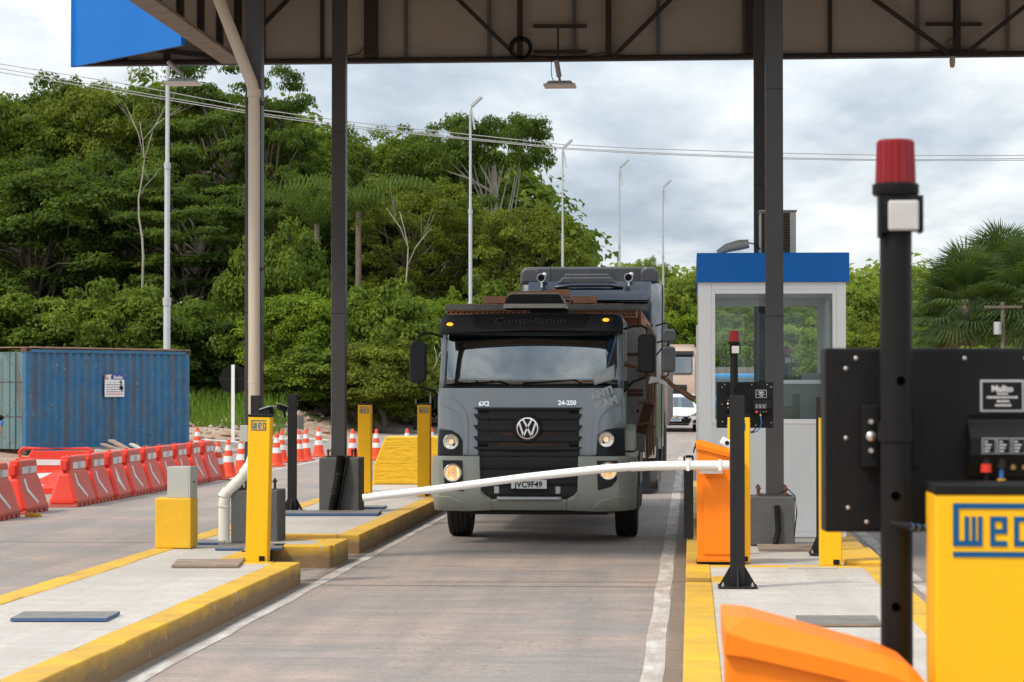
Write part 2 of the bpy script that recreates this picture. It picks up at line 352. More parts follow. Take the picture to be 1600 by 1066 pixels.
def sheet(name, mat, xs, ys, dz, kind='structure', label=None, cat=None):
    v = []; f = []; nx = len(xs)
    for y in ys:
        for x in xs: v.append((x, y, hgt(x, y)+dz))
    for j in range(len(ys)-1):
        for i in range(nx-1): a = j*nx+i; f.append((a, a+1, a+nx+1, a+nx))
    mb = MB(); mb.add(v, f); o = mb.build(name, mat, smooth=True); return tag(o, kind=kind, label=label, cat=cat)
def fr(a, b, n): return [a+(b-a)*i/n for i in range(n+1)]
XS = [-600, -300, -150, -80, -50]+fr(-40, -8, 64)+fr(-7, 30, 38)[0:]+[40, 60, 100, 200, 600]
YS = [-40, -10, 10, 30]+fr(40, 100, 80)+fr(104, 240, 34)+[300, 400, 600, 1200]
sheet('ground', M['dirt'], XS, YS, -.02)
rx = [-12.1, -11, -10, -9.5, -9, -6, -3, 0, 3, 6, 9, 13.5]
sheet('road', M['road'], rx, [-8, 0, 10, 20, 30]+fr(40, 100, 40)+fr(105, 200, 19), 0.0)
def strip(name, pts, w, dz=.004, mat='line'):
    mb = MB(); v = []; f = []
    P_ = [Vector((p[0], p[1], 0)) for p in pts]
    for i, p in enumerate(P_):
        t = (P_[min(i+1, len(P_)-1)]-P_[max(i-1, 0)]).normalized(); nrm = Vector((-t.y, t.x, 0))*w/2
        for q in (p+nrm, p-nrm): v.append((q.x, q.y, hgt(q.x, q.y)+dz+(.0)))
    for i in range(len(P_)-1): f.append((2*i, 2*i+1, 2*i+3, 2*i+2))
    mb.add(v, f); return tag(mb.build(name, M[mat]), kind='structure')
strip('lane_marking', [(-3.45+.012*math.sin(y*2.3), y) for y in fr(3, 60, 60)], .11)
strip('lane_marking', [(-.25+.008*math.sin(y*1.7), y) for y in fr(3, 60, 60)], .14)
strip('edge_marking', [(-11.75, y) for y in fr(63, 93, 20)]+[(-11.3, 98), (-10.6, 106), (-10, 116)], .16)
strip('edge_marking', [(-8.95, y) for y in fr(44, 58, 12)]+[(-8.9, 64), (-8.6, 74)], .15)
strip('lane_marking', [(2.1, y) for y in fr(3, 60, 40)], .14)
# slab joints across the lane
for yy, x0, x1 in ((21.6, -3.39, -.33), (31.5, -3.39, -.33), (27.2, -9, -5.5)):
    mb = MB(); mb.add([(x0,yy,.003),(x1,yy,.003),(x1,yy+.02,.003),(x0,yy+.02,.003)], [(0,1,2,3)])
    tag(mb.build('pavement_joint', M['rubber']), kind='structure')
# dusty gutter strips beside the kerbs
dust = mk_concrete('gutter_dust', (.25,.185,.14), (.33,.26,.21), .2, lines=False)
for x0, x1, y0, y1 in ((-3.62, -3.54, 3, 40), (-.17, -.04, 3, 40)):
    mb = MB(); mb.add([(x0,y0,.003),(x1,y0,.003),(x1,y1,.003),(x0,y1,.003)], [(0,1,2,3)]); tag(mb.build('gutter', dust), kind='structure')
# ---------------------------------------------------------------- traffic islands: slab + yellow kerbs
def island(name, x0, x1, y0, y1, h, k=.22, kf=.2, near=True, far=True, cuts=(), lip=0):
    r = empty(name, (0,0,0)); tag(r, kind='structure')
    mb = MB(); mb.box(x0+k, x1-k, y0+(kf if near else 0), y1-(kf if far else 0), -.03, h-.006); mb.build('slab', M['slab'], r)
    mb = MB(); rr = random.Random(7+int(abs(y0)*10))
    def run(xa, xb, ya, yb):
        n = max(1, int((yb-ya)/.6)); 
        for i in range(n):
            a = ya+(yb-ya)*i/n; b = ya+(yb-ya)*(i+1)/n
            hh = h+rr.uniform(-.004, .004); mb.box(xa+rr.uniform(-.006,.006)*0, xb, a+(.001 if i else 0), b, -.03, hh)
    run(x0, x0+k, y0, y1) if not cuts else [run(x0, x0+k, a, b) for a, b in cuts]
    run(x1-k, x1, y0, y1)
    if near: mb.box(x0+k+.001, x1-k-.001, y0, y0+kf, -.03, h+.003)
    if far: mb.box(x0+k+.001, x1-k-.001, y1-kf, y1, -.03, h+.003)
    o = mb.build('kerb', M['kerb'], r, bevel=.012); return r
IH = .205
iA = island('traffic_island', -5.38, -3.60, 2.0, 21.7, IH, k=.24, near=True, far=False)
mb = MB(); mb.box(-5.16, -4.44, 21.7, 25.58, -.03, IH-.006); mb.build('slab', M['slab'], iA)
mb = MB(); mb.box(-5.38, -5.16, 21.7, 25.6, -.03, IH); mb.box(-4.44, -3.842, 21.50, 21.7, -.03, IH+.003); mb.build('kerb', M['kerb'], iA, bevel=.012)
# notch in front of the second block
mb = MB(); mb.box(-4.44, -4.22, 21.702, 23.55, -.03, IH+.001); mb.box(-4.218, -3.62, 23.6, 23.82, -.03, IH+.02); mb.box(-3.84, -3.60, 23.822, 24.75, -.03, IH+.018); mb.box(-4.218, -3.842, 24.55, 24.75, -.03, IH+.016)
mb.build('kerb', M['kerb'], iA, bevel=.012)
mb = MB(); mb.box(-4.44, -3.842, 23.822, 24.548, -.03, IH+.01); mb.build('slab', M['slab'], iA)
mb = MB(); mb.box(-4.1, -3.95, 22.3, 22.48, 0, .10); mb.box(-3.92, -3.80, 22.5, 22.66, 0, .09); mb.build('kerb_offcut', M['kerb'], iA, bevel=.01)
iD = island('traffic_island', -5.38, -3.60, 25.6, 41.0, IH+.005, k=.24, kf=.10, near=True, far=True)
iC = island('traffic_island', -.05, 1.76, 2.0, 21.6, IH, k=.22, kf=.14, cuts=[(2.0, 19.75), (20.35, 21.6)])
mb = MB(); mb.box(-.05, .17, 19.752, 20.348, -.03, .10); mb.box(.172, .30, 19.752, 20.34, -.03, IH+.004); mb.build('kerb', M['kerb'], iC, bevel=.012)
iE = island('traffic_island', -.05, 1.76, 21.62, 41.0, IH-.01, k=.22, kf=.12)
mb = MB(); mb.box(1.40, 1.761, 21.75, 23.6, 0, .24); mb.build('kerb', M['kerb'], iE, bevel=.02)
def plate(px0, px1, py0, py1, z, th, mats, label, rot=0, name='cover_board', skew=0):
    a = gnd(px0, py1, z); b = gnd(px1, py1, z); c = gnd(px1, py0, z); d = gnd(px0, py0, z)
    a, b, c, d = [Vector((p.x, p.y, z)) for p in (a, b, c, d)]
    c.x += skew; d.x += skew
    mb = MB(); vs = [a, b, c, d]+[p+Vector((0,0,th)) for p in (a, b, c, d)]
    mb.add(vs, [(0,3,2,1),(4,5,6,7)]); mb.mi = 1; mb.add(vs, [(0,1,5,4),(1,2,6,5),(2,3,7,6),(3,0,4,7)])
    o = mb.build(name, mats); tag(o, label, 'cover board', 'cover boards lying on the islands'); return o
M['platet'] = paint('dirty_grey_steel_plate', (.20,.185,.17), .55, dirt=.7, dirtc=(.09,.075,.06), sc=5)
plate(16, 166, 960, 971, IH, .022, [M['platet'], M['bluep']], 'grey cover board with a blue front edge, nearest the camera on the left island', skew=.10)
plate(268, 372, 877, 887, IH, .022, [M['wood'], M['wood']], 'brown plywood cover board beside the foot of the nearest left yellow post', skew=.06)
plate(336, 440, 851, 860, IH, .02, [M['platet'], M['bluep']], 'dark cover board half hidden behind the nearest left yellow post', skew=.04)
plate(305, 350, 846, 851, IH, .02, [M['platet'], M['bluep']], 'small blue-edged cover board at the foot of the white drain pipe', skew=.02)
plate(438, 590, 801, 806, IH+.005, .03, [M['platet'], M['bluep']], 'long blue-edged cover board at the foot of the slim black post', skew=.05)
plate(560, 600, 792, 795, IH+.005, .02, [M['platet'], M['bluep']], 'short blue-edged cover board right of the grey block with the corrugated hose', skew=.04)
plate(1250, 1376, 966, 979, IH, .02, [M['platet'], M['wood']], 'wet brown cover board on the right island behind the thick black pole', skew=-.03)
plate(1186, 1292, 853, 861, IH-.01, .02, [M['wood'], M['wood']], 'thin plywood cover board in front of the right grey concrete block', skew=-.02)
plate(1231, 1308, 884.5, 889, IH-.005, .006, [M['grey'], M['grey']], 'flush grey duct cover at the far end of the right island slab', name='duct_cover')
# ================================================================ canopy
YF, YN = 32.0, 22.6; ZB = at(800, 96, YF).z; ZT = 7.9
can = empty('canopy', (0, 0, 0)); tag(can, 'steel toll canopy with beige-backed fascia and blue outer cladding above the lanes', 'canopy')
XL = at(372, 93, YF).x; XC = at(107, 93, YF).x; XR = 14.0
mb = MB(); mb.box(XL+.05, XR, YF, YF+.04, ZB+.02, ZT); mb.build('fascia_lining', M['panelin'], can)
mb = MB(); mb.box(XC+.02, XR, YF+.05, YF+.12, ZB, ZT+.1); mb.build('fascia', M['blue'], can)
mb = MB(); mb.box(XC+.5, XL+.04, YF, YF+.04, ZB+.02, ZT); mb.build('fascia_lining', M['panelin'], can)
mb = MB(); mb.box(XL, XR, YN-.12, YN-.05, ZB, ZT+.1); mb.build('fascia', M['blue'], can)
mb = MB(); mb.box(XL+.05, XR, YN-.04, YN, ZB+.02, ZT); mb.build('fascia_lining', M['panelin'], can)
p1 = at(283, 62, YF*.942); 
mb = MB(); a = Vector((XC, YF+.12, 0)); b = Vector((p1.x-.0, p1.y, 0)); dn = Vector((b.y-a.y, -(b.x-a.x), 0)).normalized()*-.06
mb.add([(a.x,a.y,ZB),(b.x,b.y,ZB),(b.x+dn.x,b.y+dn.y,ZB),(a.x+dn.x,a.y+dn.y,ZB),(a.x,a.y,ZT+.1),(b.x,b.y,ZT+.1),(b.x+dn.x,b.y+dn.y,ZT+.1),(a.x+dn.x,a.y+dn.y,ZT+.1)],
       [(0,3,2,1),(4,5,6,7),(0,1,5,4),(1,2,6,5),(2,3,7,6),(3,0,4,7)]); mb.build('wing_fascia', M['blue'], can)
# side fascia along the left edge, lining towards the lanes, bottom rail and studs
mb = MB(); mb.box(XL-.02, XL+.02, YN-.03, YF-.02, ZB+.10, ZT); mb.build('side_lining', M['panelin'], can)
mb = MB(); mb.box(XL-.20, XL+.10, YN-.03, YF-.02, ZB-.01, ZB+.03); mb.box(XL-.20, XL-.15, YN-.03, YF-.02, ZB+.031, ZB+.20); mb.build('side_rail', paint('brown_grey_rail', (.23,.19,.155), .6, dirt=.4, dirtc=(.06,.05,.04), sc=4), can)
mb = MB(); mb.box(XC+.3, XR, YF-.14, YF-.005, ZB-.012, ZB+.03); mb.box(XC+.3, XR, YF-.09, YF-.006, ZB+.031, ZB+.055); mb.build('bottom_rail', M['truss'], can)
for i in range(8):
    y = YN+.6+i*1.2; mb = MB(); mb.box(XL+.022, XL+.10, y, y+.10, ZB+.04, ZT); mb.build('stud', M['truss'], can)
mb = MB(); mb.bar(at(212,74,YF-.2), at(352,90,YF-.2), .07); mb.build('wing_brace', M['truss'], can)
for x in (XC+.75, XC+1.35): mb = MB(); mb.box(x, x+.07, YF-.10, YF-.004, ZB+.06, ZT); mb.build('stud', M['truss'], can)
for px, w, mt in ((411,.05,'truss'),(503,.05,'truss'),(581,.19,'truss'),(634,.045,'galv'),(764,.045,'galv'),(813,.075,'truss'),(897,.045,'galv'),(951,.08,'truss'),
                  (1028,.045,'galv'),(1162,.045,'galv'),(1172,.12,'truss'),(1297,.05,'truss'),(1434,.045,'galv'),(1494,.10,'truss'),(1575,.045,'galv')):
    x = at(px, 50, YF-.06).x; y1 = YF-.005 if w < .06 else YF-.10
    mb = MB(); mb.box(x-w/2, x+w/2, y1-.06, y1, ZB+.056, ZT); mb.build('stud', M[mt] if mt == 'truss' else paint('dark_galvanised_stud', (.13,.13,.14), .45, metal=.5, dirt=.4, dirtc=(.03,.03,.03)), can)
def tpt(px, py): return at(px, py, YF-.22)
for a, b in (((411,39),(449,0)), ((717,0),(807,88)), ((959,88),(1047,0)), ((1367,0),(1484,84)), ((1512,81),(1606,6))):
    A, B = tpt(*a), tpt(*b); d = (B-A).normalized()
    if A.z > B.z: A = A-d*(ZT-A.z)/abs(d.z)
    else: B = B+d*(ZT-B.z)/abs(d.z)
    mb = MB(); mb.bar(A, B, .055, .055, (0,1,0)); mb.build('truss_brace', M['truss'], can)
for y in (23.6, 26.4, 29.2, 31.5):
    mb = MB(); mb.box(XL, XR, y-.06, y+.06, 7.35, 7.5)
    for i in range(14):
        x = XL+i*1.45; mb.bar((x, y, 7.36), (x+.72, y, ZT-.05), .05); mb.bar((x+.72, y, ZT-.05), (x+1.45, y, 7.36), .05)
    mb.build('roof_truss', M['truss'], can)
mb = MB(); mb.box(XL-.1, XR, YN-.1, YF+.1, ZT+.1, ZT+.18); mb.prism([(XC, YF+.1), (XL-.1, YF+.1), (XL-.1, YF-2)], ZT+.1, ZT+.18, 'z'); mb.build('roof_sheet', M['panelin'], can)
# slotted brackets, cable coil
def slot(px0, px1, py, y=YF-.13):
    a = at(px0, py, y); b = at(px1, py, y); mb = MB(); mb.bar(a, b, .05, .025, (0,1,0)); return mb.build('slotted_bracket', M['galv'] if 0 else M['truss'], can)
slot(833, 917, 41); slot(833, 917, 81); slot(1446, 1534, 38); slot(1455, 1540, 80)
a = at(872, 43, YF-.14); b = at(872, 96, YF-.14); mb = MB(); mb.bar(a, b, .025); mb.build('bracket_rod', M['truss'], can)
c = at(814, 76, YF-.2); mb = MB()
for k in range(4): mb.tube([(c.x+math.cos(t)*(.115+.012*k), c.y-.02*k, c.z+math.sin(t)*(.115+.012*k)) for t in [2*math.pi*i/22 for i in range(23)]], .012, 6, False)
tag(mb.build('cable_coil', M['black'], smooth=True), 'coil of black cable hung on the canopy truss left of the hanging floodlight', 'cable coil')
mb = MB(); q = at(571, 70, YF-.15); mb.tube([at(543,88,YF-.12), at(560,84,YF-.12), at(570,72,YF-.12), at(572,50,YF-.12)], .007, 5); mb.tube([at(833,87,YF-.15), at(860,90,YF-.15), at(905,90,YF-.15), at(930,84,YF-.15), at(955,80,YF-.15)], .007, 5)
mb.tube([at(1494,0,YF-.2), at(1491,30,YF-.2), at(1493,55,YF-.2), at(1478,66,YF-.2)], .006, 5); mb.build('cable', M['black'], can, smooth=True)
# hanging floodlights
def flood(px, py, w, label, arm):
    c = at(px, py, YF-.25); r = empty('floodlight', c); tag(r, label, 'floodlight', 'floodlights hung from the canopy edge')
    mb = MB(); mb.box(-w/2, w/2, -.18, .18, -.02, .012); mb.build('panel', M['white'], r, bevel=.008)
    mb = MB(); mb.prism([(-.19,.013),(.19,.013),(.15,.055),(-.15,.055)], -.12, .12, 'y'); mb.build('housing', M['galv'], r, bevel=.008)
    for x in (-.06, .05): mb = MB(); mb.box(x, x+.02, -.128, -.121, .025, .04); mb.build('indicator', paint('green_indicator', (.02,.4,.15), .4, dirt=0), r)
    mb = MB(); mb.tube([(0,0,.05), (-.01,0,.12)], .018, 8); mb.tube([(-.01,0,.12)]+arm, .035, 12); mb.build('bracket', M['galv'], r, smooth=40)
    mb = MB(); mb.tube([(-.08,0,.05), (-.11,0,.12), (-.12,0,.25), (-.115,0,ZB-c.z)], .006, 5); mb.build('cable', M['black'], r); return r
flood(875, 134, .43, 'flat white floodlight hanging from the canopy edge above the truck', [(-.05, .02, .34)])
flood(285, 130, .46, 'flat white floodlight hanging from the canopy left of the downpipe', [(-.02,0,.13), (-.20, .02, .30)])
c = at(1488, 97, YF-.1); r = empty('hanging_sensor', c); tag(r, 'small pinkish sensor under the canopy edge at the far right', 'sensor')
mb = MB(); mb.lathe([(.02,.09),(.035,.085),(.04,.0),(.03,-.07),(.0,-.08)], n=12); mb.build('housing', M['pipe'], r, smooth=50); mb = MB(); mb.bar((0,0,.08),(0,0,.16),.02); mb.build('stem', M['truss'], r)
# ================================================================ columns, blocks, downpipe
def column(px0, px1, y, label, z0=IH):
    a = at(px0, 400, y); b = at(px1, 400, y); w = b.x-a.x; x = (a.x+b.x)/2
    r = empty('steel_column', (x, y, z0)); tag(r, label, 'column', 'columns that carry the canopy')
    mb = MB(); t = .014; H = ZT-z0-.02; d = .09
    mb.box(-w/2, w/2, -d, d, 0, H); mb.build('shaft', M['col'], r, bevel=.006)
    mb = MB(); mb.box(-w/2-.002, w/2+.002, -d-.002, d+.002, 1.85, 1.856); mb.box(-w/2-.002, w/2+.002, -d-.002, d+.002, 4.2, 4.205); mb.build('weld_seam', M['black'], r)
    mb = MB(); mb.box(-w/2-.06, w/2+.06, -d-.06, d+.06, -.0, .02); mb.build('base_plate', M['col'], r); return r
PED = {}
def pedestal(px0, px1, pyb, h, name_label, d=.5, z0=IH):
    a = gnd(px0, pyb, z0); b = gnd(px1, pyb, z0); y = (a.y+b.y)/2; x = (a.x+b.x)/2; w = b.x-a.x
    r = empty('concrete_block', (x, y+d/2, z0)); tag(r, name_label, 'concrete block', 'grey concrete blocks at the column feet')
    mb = MB(); mb.box(-w/2, w/2, -d/2, d/2, 0, h); mb.build('block', M['ped'], r, bevel=.012)
    mb = MB()
    for sx_ in (-1, 1):
        for sy in (-1, 1): mb.lathe([(.014,0),(.014,.07),(.024,.07),(.024,.09),(.014,.09),(.014,.11)], (sx_*w*.30, sy*d*.3, h), n=8)
    mb.build('anchor_bolt', M['rust'], r, split=True); return r, x, y+d/2, w
z0 = IH+.0
pA = pedestal(360, 434, 848, .54, 'grey concrete block behind the nearest left yellow post', .5)
pB = pedestal(498, 561, 801, .70, 'grey concrete block with a black corrugated hose against it', .5)
pC = pedestal(1172, 1242, 853, .50, 'grey concrete block at the foot of the right column before the booth', .5, IH-.01)
column(385, 410, pA[2], 'dark grey column behind the beige downpipe at left', pA[0].location.z+.54)
column(519.5, 541, pB[2], 'dark grey column standing alone in front of the trees', pB[0].location.z+.70)
column(1196, 1223.5, pC[2], 'nearer dark grey column standing in front of the ticket booth', pC[0].location.z+.50)
pD = pedestal(1150, 1200, 790, .5, 'grey concrete block hidden inside the shadow behind the booth', .4)
for o in [pD[0]]+[c for c in COL.objects if c.parent == pD[0]]: bpy.data.objects.remove(o)
column(1178, 1197, 30.6, 'farther dark grey column partly hidden behind the nearer one at the booth')
# downpipe
yp = pA[2]-.22
def pp(px, py): return at(px, py, yp)
r = empty('downpipe', (pp(397,500).x, yp, IH)); tag(r, 'beige rain downpipe strapped to the left column and ending in a white bend', 'drain pipe')
o = r.location
def lp(px, py, dy=0): q = at(px, py, yp+dy); return (q.x-o.x, dy, q.z-o.z)
mb = MB(); mb.tube([lp(330,-32), lp(394,132), lp(397,146)], .062, 18); mb.tube([lp(397,146), lp(397,650)], .060, 18); mb.build('pipe', M['pipe'], r, smooth=50)
mb = MB(); mb.tube([lp(397,140), lp(397,152)], .072, 18); mb.tube([lp(397,222), lp(397,225)], .063, 18); mb.tube([lp(397,596), lp(397,599)], .063, 18); mb.build('pipe_collar', M['pipe'], r, smooth=50, split=True)
mb = MB(); mb.tube([lp(397,650), lp(397,708), lp(388,736), lp(353,772), lp(350,785), lp(350,850)], .058, 18); mb.build('lower_pipe', M['pvc'], r, smooth=50)
mb = MB(); mb.tube([lp(391,729), lp(381,742)], .066, 18); mb.tube([lp(357,767), lp(350,776), lp(350,792)], .066, 18); mb.build('pipe_bend', M['pvc'], r, smooth=50)
mb = MB()
for py in (160, 420): q = lp(397, py); mb.box(-.085, .085, -.01, .17, q[2]-.015, q[2]+.015)
mb.build('pipe_strap', M['truss'], r, split=True)
# corrugated hose on the second block
mb = MB(); a = gnd(519, 803, IH); y0 = pB[0].location.y-.31; pts = []
hose = [at(519, 800, y0-.02), at(524, 775, y0-.01), at(530, 740, y0), at(533, 712, y0+.05)]
P = []; 
for i in range(len(hose)-1):
    for k in range(20): P.append(hose[i].lerp(hose[i+1], k/20))
rs = [.062 if i % 2 else .050 for i in range(len(P))]
mb.tube(P, rs, 14); mb.tube([q+Vector((.07,-.01,0)) for q in (hose[0], hose[1], hose[2])]+[at(543,714,y0+.05)], .018, 8)
tag(mb.build('corrugated_hose', M['black'], smooth=50), 'black corrugated hose leaning against the grey block under the lone column', 'hose')
mb = MB(); q = at(1200, 780, pC[0].location.y-.25)
mb.tube([at(1200,770,24.1), at(1215,772,24.05), at(1232,765,24.0), at(1242,775,24.0), at(1245,800,24.0), at(1241,838,24.0)], .007, 6)
mb.tube([at(1214,790,pC[0].location.y-.27), at(1216,830,pC[0].location.y-.27), at(1211,850,pC[0].location.y-.3)], .028, 8)
tag(mb.build('loose_cable', M['black'], smooth=50), 'loose black cable looping over the right grey concrete block', 'cable')
# ================================================================ yellow posts
def weg(parent, w, mat, x0, ztop, y, d=.002):
    u = w/25.0; mb = MB()
    for a, b, c, e_ in ((0,25,0,1.6),(0,1.8,1.6,13),(1.8,9.2,11.4,13),(3.6,5.0,4,11.4),(5.9,7.1,4,11.4),(7.9,9.2,4,11.4),
                        (11.7,17,4,5.5),(11.7,13.2,5.5,13),(13.2,17,11.4,13),(13.2,17,7.8,9.2),(15.5,17,5.5,7.8),
                        (19.2,25,4,5.5),(19.2,20.7,5.5,13),(20.7,23.5,11.4,13),(23.5,25,5.5,16.3),(0,23.5,14.7,16.3)):
        mb.box(x0+a*u, x0+b*u, y-d, y, ztop-e_*u*1.05, ztop-c*u*1.05)
    return mb.build('logo', mat, parent)
def ypost(x, y, label, w=.205, d=.17, h=1.34, lean=0, logo=.62, lmat='logo', rz=0, lz=.03):
    r = empty('yellow_post', (x, y, IH), rz); r.rotation_euler = (0, R(lean), rz); tag(r, label, 'post', 'yellow charging-company posts on the islands' if 0 else 'yellow metal posts on the islands')
    mb = MB(); mb.box(-w/2, w/2, 0, d, .0, h); mb.build('body', M['yellow'], r, bevel=.008)
    mb = MB(); mb.box(-w/2-.003, w/2+.003, -.004, d+.004, h, h+.022); mb.build('cap', M['black'], r, bevel=.004)
    weg(r, w*logo, M[lmat], -w/2+w*.14, h-lz, -.001)
    mb = MB(); mb.box(w/2-.075, w/2-.02, -.006, -.0005, .01, .055); mb.build('socket', M['black'], r)
    mb = MB(); mb.box(w/2+.0005, w/2+.004, .03, d-.03, .06, h-.05); mb.build('side_door', M['yellow'], r); return r
def post_px(px0, px1, pyb, label, **k):
    a = gnd(px0, pyb, IH); b = gnd(px1, pyb, IH); return ypost((a.x+b.x)/2, a.y, label, w=b.x-a.x, **k)
post_px(383, 417.5, 878, 'nearest left yellow post, leaning slightly, beside the plywood cover board', lean=1.2, logo=.68)
post_px(559, 579.5, 776, 'yellow post right of the lone grey column, before the rubble', logo=.72)
post_px(652, 672, 776, 'yellow post at the left mirror of the grey truck', logo=.72)
post_px(1137.5, 1172, 879, 'yellow post behind the slim black post, in front of the booth', logo=.66)
post_px(1281, 1315, 884, 'yellow post half hidden by the big black cabinet', logo=.66)
# the big one close to the camera
xk = at(1461, 800, 5.5).x
ypost(xk+.145, 5.5, 'largest yellow post, close to the camera at the lower right', w=.29, d=.22, h=at(1461, 772, 5.5).z-IH, logo=.62, lmat='logoblue', lz=.021)
# ================================================================ slim black posts
def bpost(px0, px1, pyb, pyt, label, z0=IH, extra=None):
    a = gnd(px0, pyb, z0); b = gnd(px1, pyb, z0); w = b.x-a.x; y = a.y; h = at(px0, pyt, y).z-z0; x = (a.x+b.x)/2
    r = empty('black_post', (x, y, z0)); tag(r, label, 'post', 'slim black steel posts on the islands')
    mb = MB(); mb.box(-w/2, w/2, 0, w*.8, .012, h); mb.build('shaft', M['bpaint'], r, bevel=.005)
    mb = MB(); e_ = w*.82
    mb.box(-w/2-e_, w/2+e_, -e_, w*.8+e_, 0, .012)
    mb.build('base_plate', M['bpaint'], r)
    mb = MB()
    for s in (-1, 1): mb.prism([(s*w/2, .0125), (s*(w/2+e_*.95), .0125), (s*(w/2), .17)], w*.3, w*.3+.012, 'y')
    mb.prism([(-.002, .0125), (-e_*.95, .0125), (-.002, .17)], -.006, .006, 'x'); mb.build('gusset', M['bpaint'], r, split=True)
    mb = MB()
    for sx_ in (-1, 1): mb.lathe([(.012,.012),(.012,.03),(.006,.03),(.006,.045)], (sx_*(w/2+e_*.6), -e_*.6, 0), n=6)
    mb.build('bolt', M['steel'], r, split=True); return r
bpost(1141, 1164, 918, 618, 'slim black post in front of the orange barrier cabinet')
bpost(449, 462.5, 799, 616, 'slim black post with a grey camera, left of the lone column')
bpost(391, 405, 862, 618, 'slim black post behind the nearest left yellow post')
bpost(1276, 1290, 866, 620, 'slim black post behind the yellow post at the booth corner')
# boom rest beside the lane
r0 = gnd(1076, 842, IH); r = empty('boom_rest', (r0.x, r0.y, IH)); tag(r, 'stubby black post between the lane and the orange barrier cabinet', 'post')
mb = MB(); mb.box(-.05, .05, 0, .09, 0, .80); mb.build('shaft', M['bpaint'], r, bevel=.005)
mb = MB(); mb.box(-.055, -.035, -.01, .10, .80, .875); mb.box(.035, .055, -.01, .10, .80, .875); mb.box(-.055, .055, -.01, .10, .80, .82); mb.box(-.03, .045, .0, .09, .86, .885); mb.build('fork', M['black'], r)
# cameras and junction boxes on the left posts
def cambox(px, py, y, label, rz=0, tilt=0, L_=.17, w=.1, mat='grey'):
    c = at(px, py, y); r = empty('camera_unit', c, R(rz)); tag(r, label, 'camera', 'lane cameras'); r.rotation_euler = (R(tilt), 0, R(rz))
    mb = MB(); mb.box(-w/2, w/2, -L_/2, L_/2, -.035, .035); mb.build('housing', M['black'], r, bevel=.008)
    mb = MB(); mb.box(-w/2-.012, w/2+.012, -L_/2-.03, L_/2, .037, .045); mb.build('sun_shield', M[mat], r)
    mb = MB(); mb.lathe([(.022,0),(.022,-.015)], (0,-L_/2,0), 'y', 14); mb.build('lens', M['black'], r); mb = MB(); mb.bar((0,.03,-.035),(0,.07,-.10),.025); mb.build('bracket', M['black'], r); return r
cambox(418, 644, 22.9, 'grey hooded lane camera just behind the top of the nearest left yellow post', 60, -14, .11, .08)
cambox(441, 638, 29.9, 'grey hooded lane camera on the slim black post left of the lone column', -70, -18, .12, .08)
def jbox(px0, px1, py0, py1, y, label, mat='grey', d=.09, cat='junction box'):
    a = at(px0, py1, y); b = at(px1, py0, y); r = empty('junction_box', ((a.x+b.x)/2, y, a.z)); tag(r, label, cat, 'grey junction boxes')
    w = b.x-a.x; h = b.z-a.z
    mb = MB(); mb.box(-w/2, w/2, 0, d, 0, h); mb.build('body', M[mat], r, bevel=.006); mb = MB(); mb.box(-w/2-.004, w/2+.004, -.014, -.001, -.003, h+.003); mb.build('lid', M[mat], r, bevel=.004); return r
jbox(376, 387, 665, 690, 22.4, 'light grey junction box at the left side of the nearest left yellow post', d=.13)
jbox(461, 473, 650, 670, 30.5, 'light grey junction box on the right side of the slim black post')
mb = MB(); a = at(652, 650, 34.8); mb.box(a.x-.06, a.x, 34.75, 34.87, at(650, 672, 34.8).z, at(650, 650, 34.8).z); mb.box(a.x, a.x+.05, 34.79, 34.83, at(650, 661, 34.8).z, at(650, 659, 34.8).z)
tag(mb.build('black_sensor', M['black']), 'small black sensor on the left of the yellow post beside the truck', 'sensor')
# ================================================================ yellow plinth with grey cabinet, yellow crash block
a = gnd(242, 857, IH); b = gnd(299, 857, IH); w = b.x-a.x
mb = MB(); mb.box(-w/2, w/2, 0, .34, 0, .50); o = mb.build('yellow_plinth', M['yellow_rough'], bevel=.012, loc=((a.x+b.x)/2, a.y, IH)); tag(o, 'yellow masonry plinth carrying a grey cabinet on the left island', 'plinth')
c = at(278, 777, a.y+.06); r = empty('control_cabinet', (c.x, a.y+.06, IH+.50), R(-8)); tag(r, 'light grey control cabinet standing on the yellow plinth', 'cabinet')
mb = MB(); mb.box(-.115, .115, .0, .20, .0, .315); mb.build('body', M['grey'], r, bevel=.006)
mb = MB(); mb.box(.1165, .132, -.004, .205, .0, .318); mb.build('door', M['grey'], r, bevel=.004); mb = MB(); mb.lathe([(.012,.132),(.012,.139)], (0,.1,.16), 'x', 10); mb.build('lock', M['black'], r)
g0 = gnd(583, 757, IH); x0 = g0.x; y0 = g0.y
mb = MB(); mb.prism([(x0,0),(x0+1.55,0),(x0+1.55,.78),(x0+.20,.78),(x0+.015,.33)], y0, y0+.5, 'y')
o = mb.build('crash_block', M['yellow_rough'], bevel=.02, loc=(0,0,IH)); tag(o, 'yellow sloping concrete crash block at the far end of the left island', 'crash block')
def mk_cb():
    m = MT('yellow_brushed_masonry'); v = m.co(world=True, scale=(1,1,6)); n1 = m.noise(v, 3, 6, .6); n2 = m.noise(v, 9, 4, .6)
    c = m.mix(m.ramp(n2, [(.55, 0.0), (.68, .6)]), (.80,.47,.012), (.45,.24,.02)); m.set(color=c, rough=.7); m.bump(n1, .03, .8); return m.m
o.data.materials[0] = mk_cb()
a = gnd(545, 735, 0.0); mb = MB(); mb.box(-.15, .15, 0, .2, 0, .42)
o = mb.build('pale_box', M['grey'], bevel=.01, loc=(at(552,700,36).x, 36, IH)); tag(o, 'pale grey box on the island between the column and a yellow post', 'cabinet')
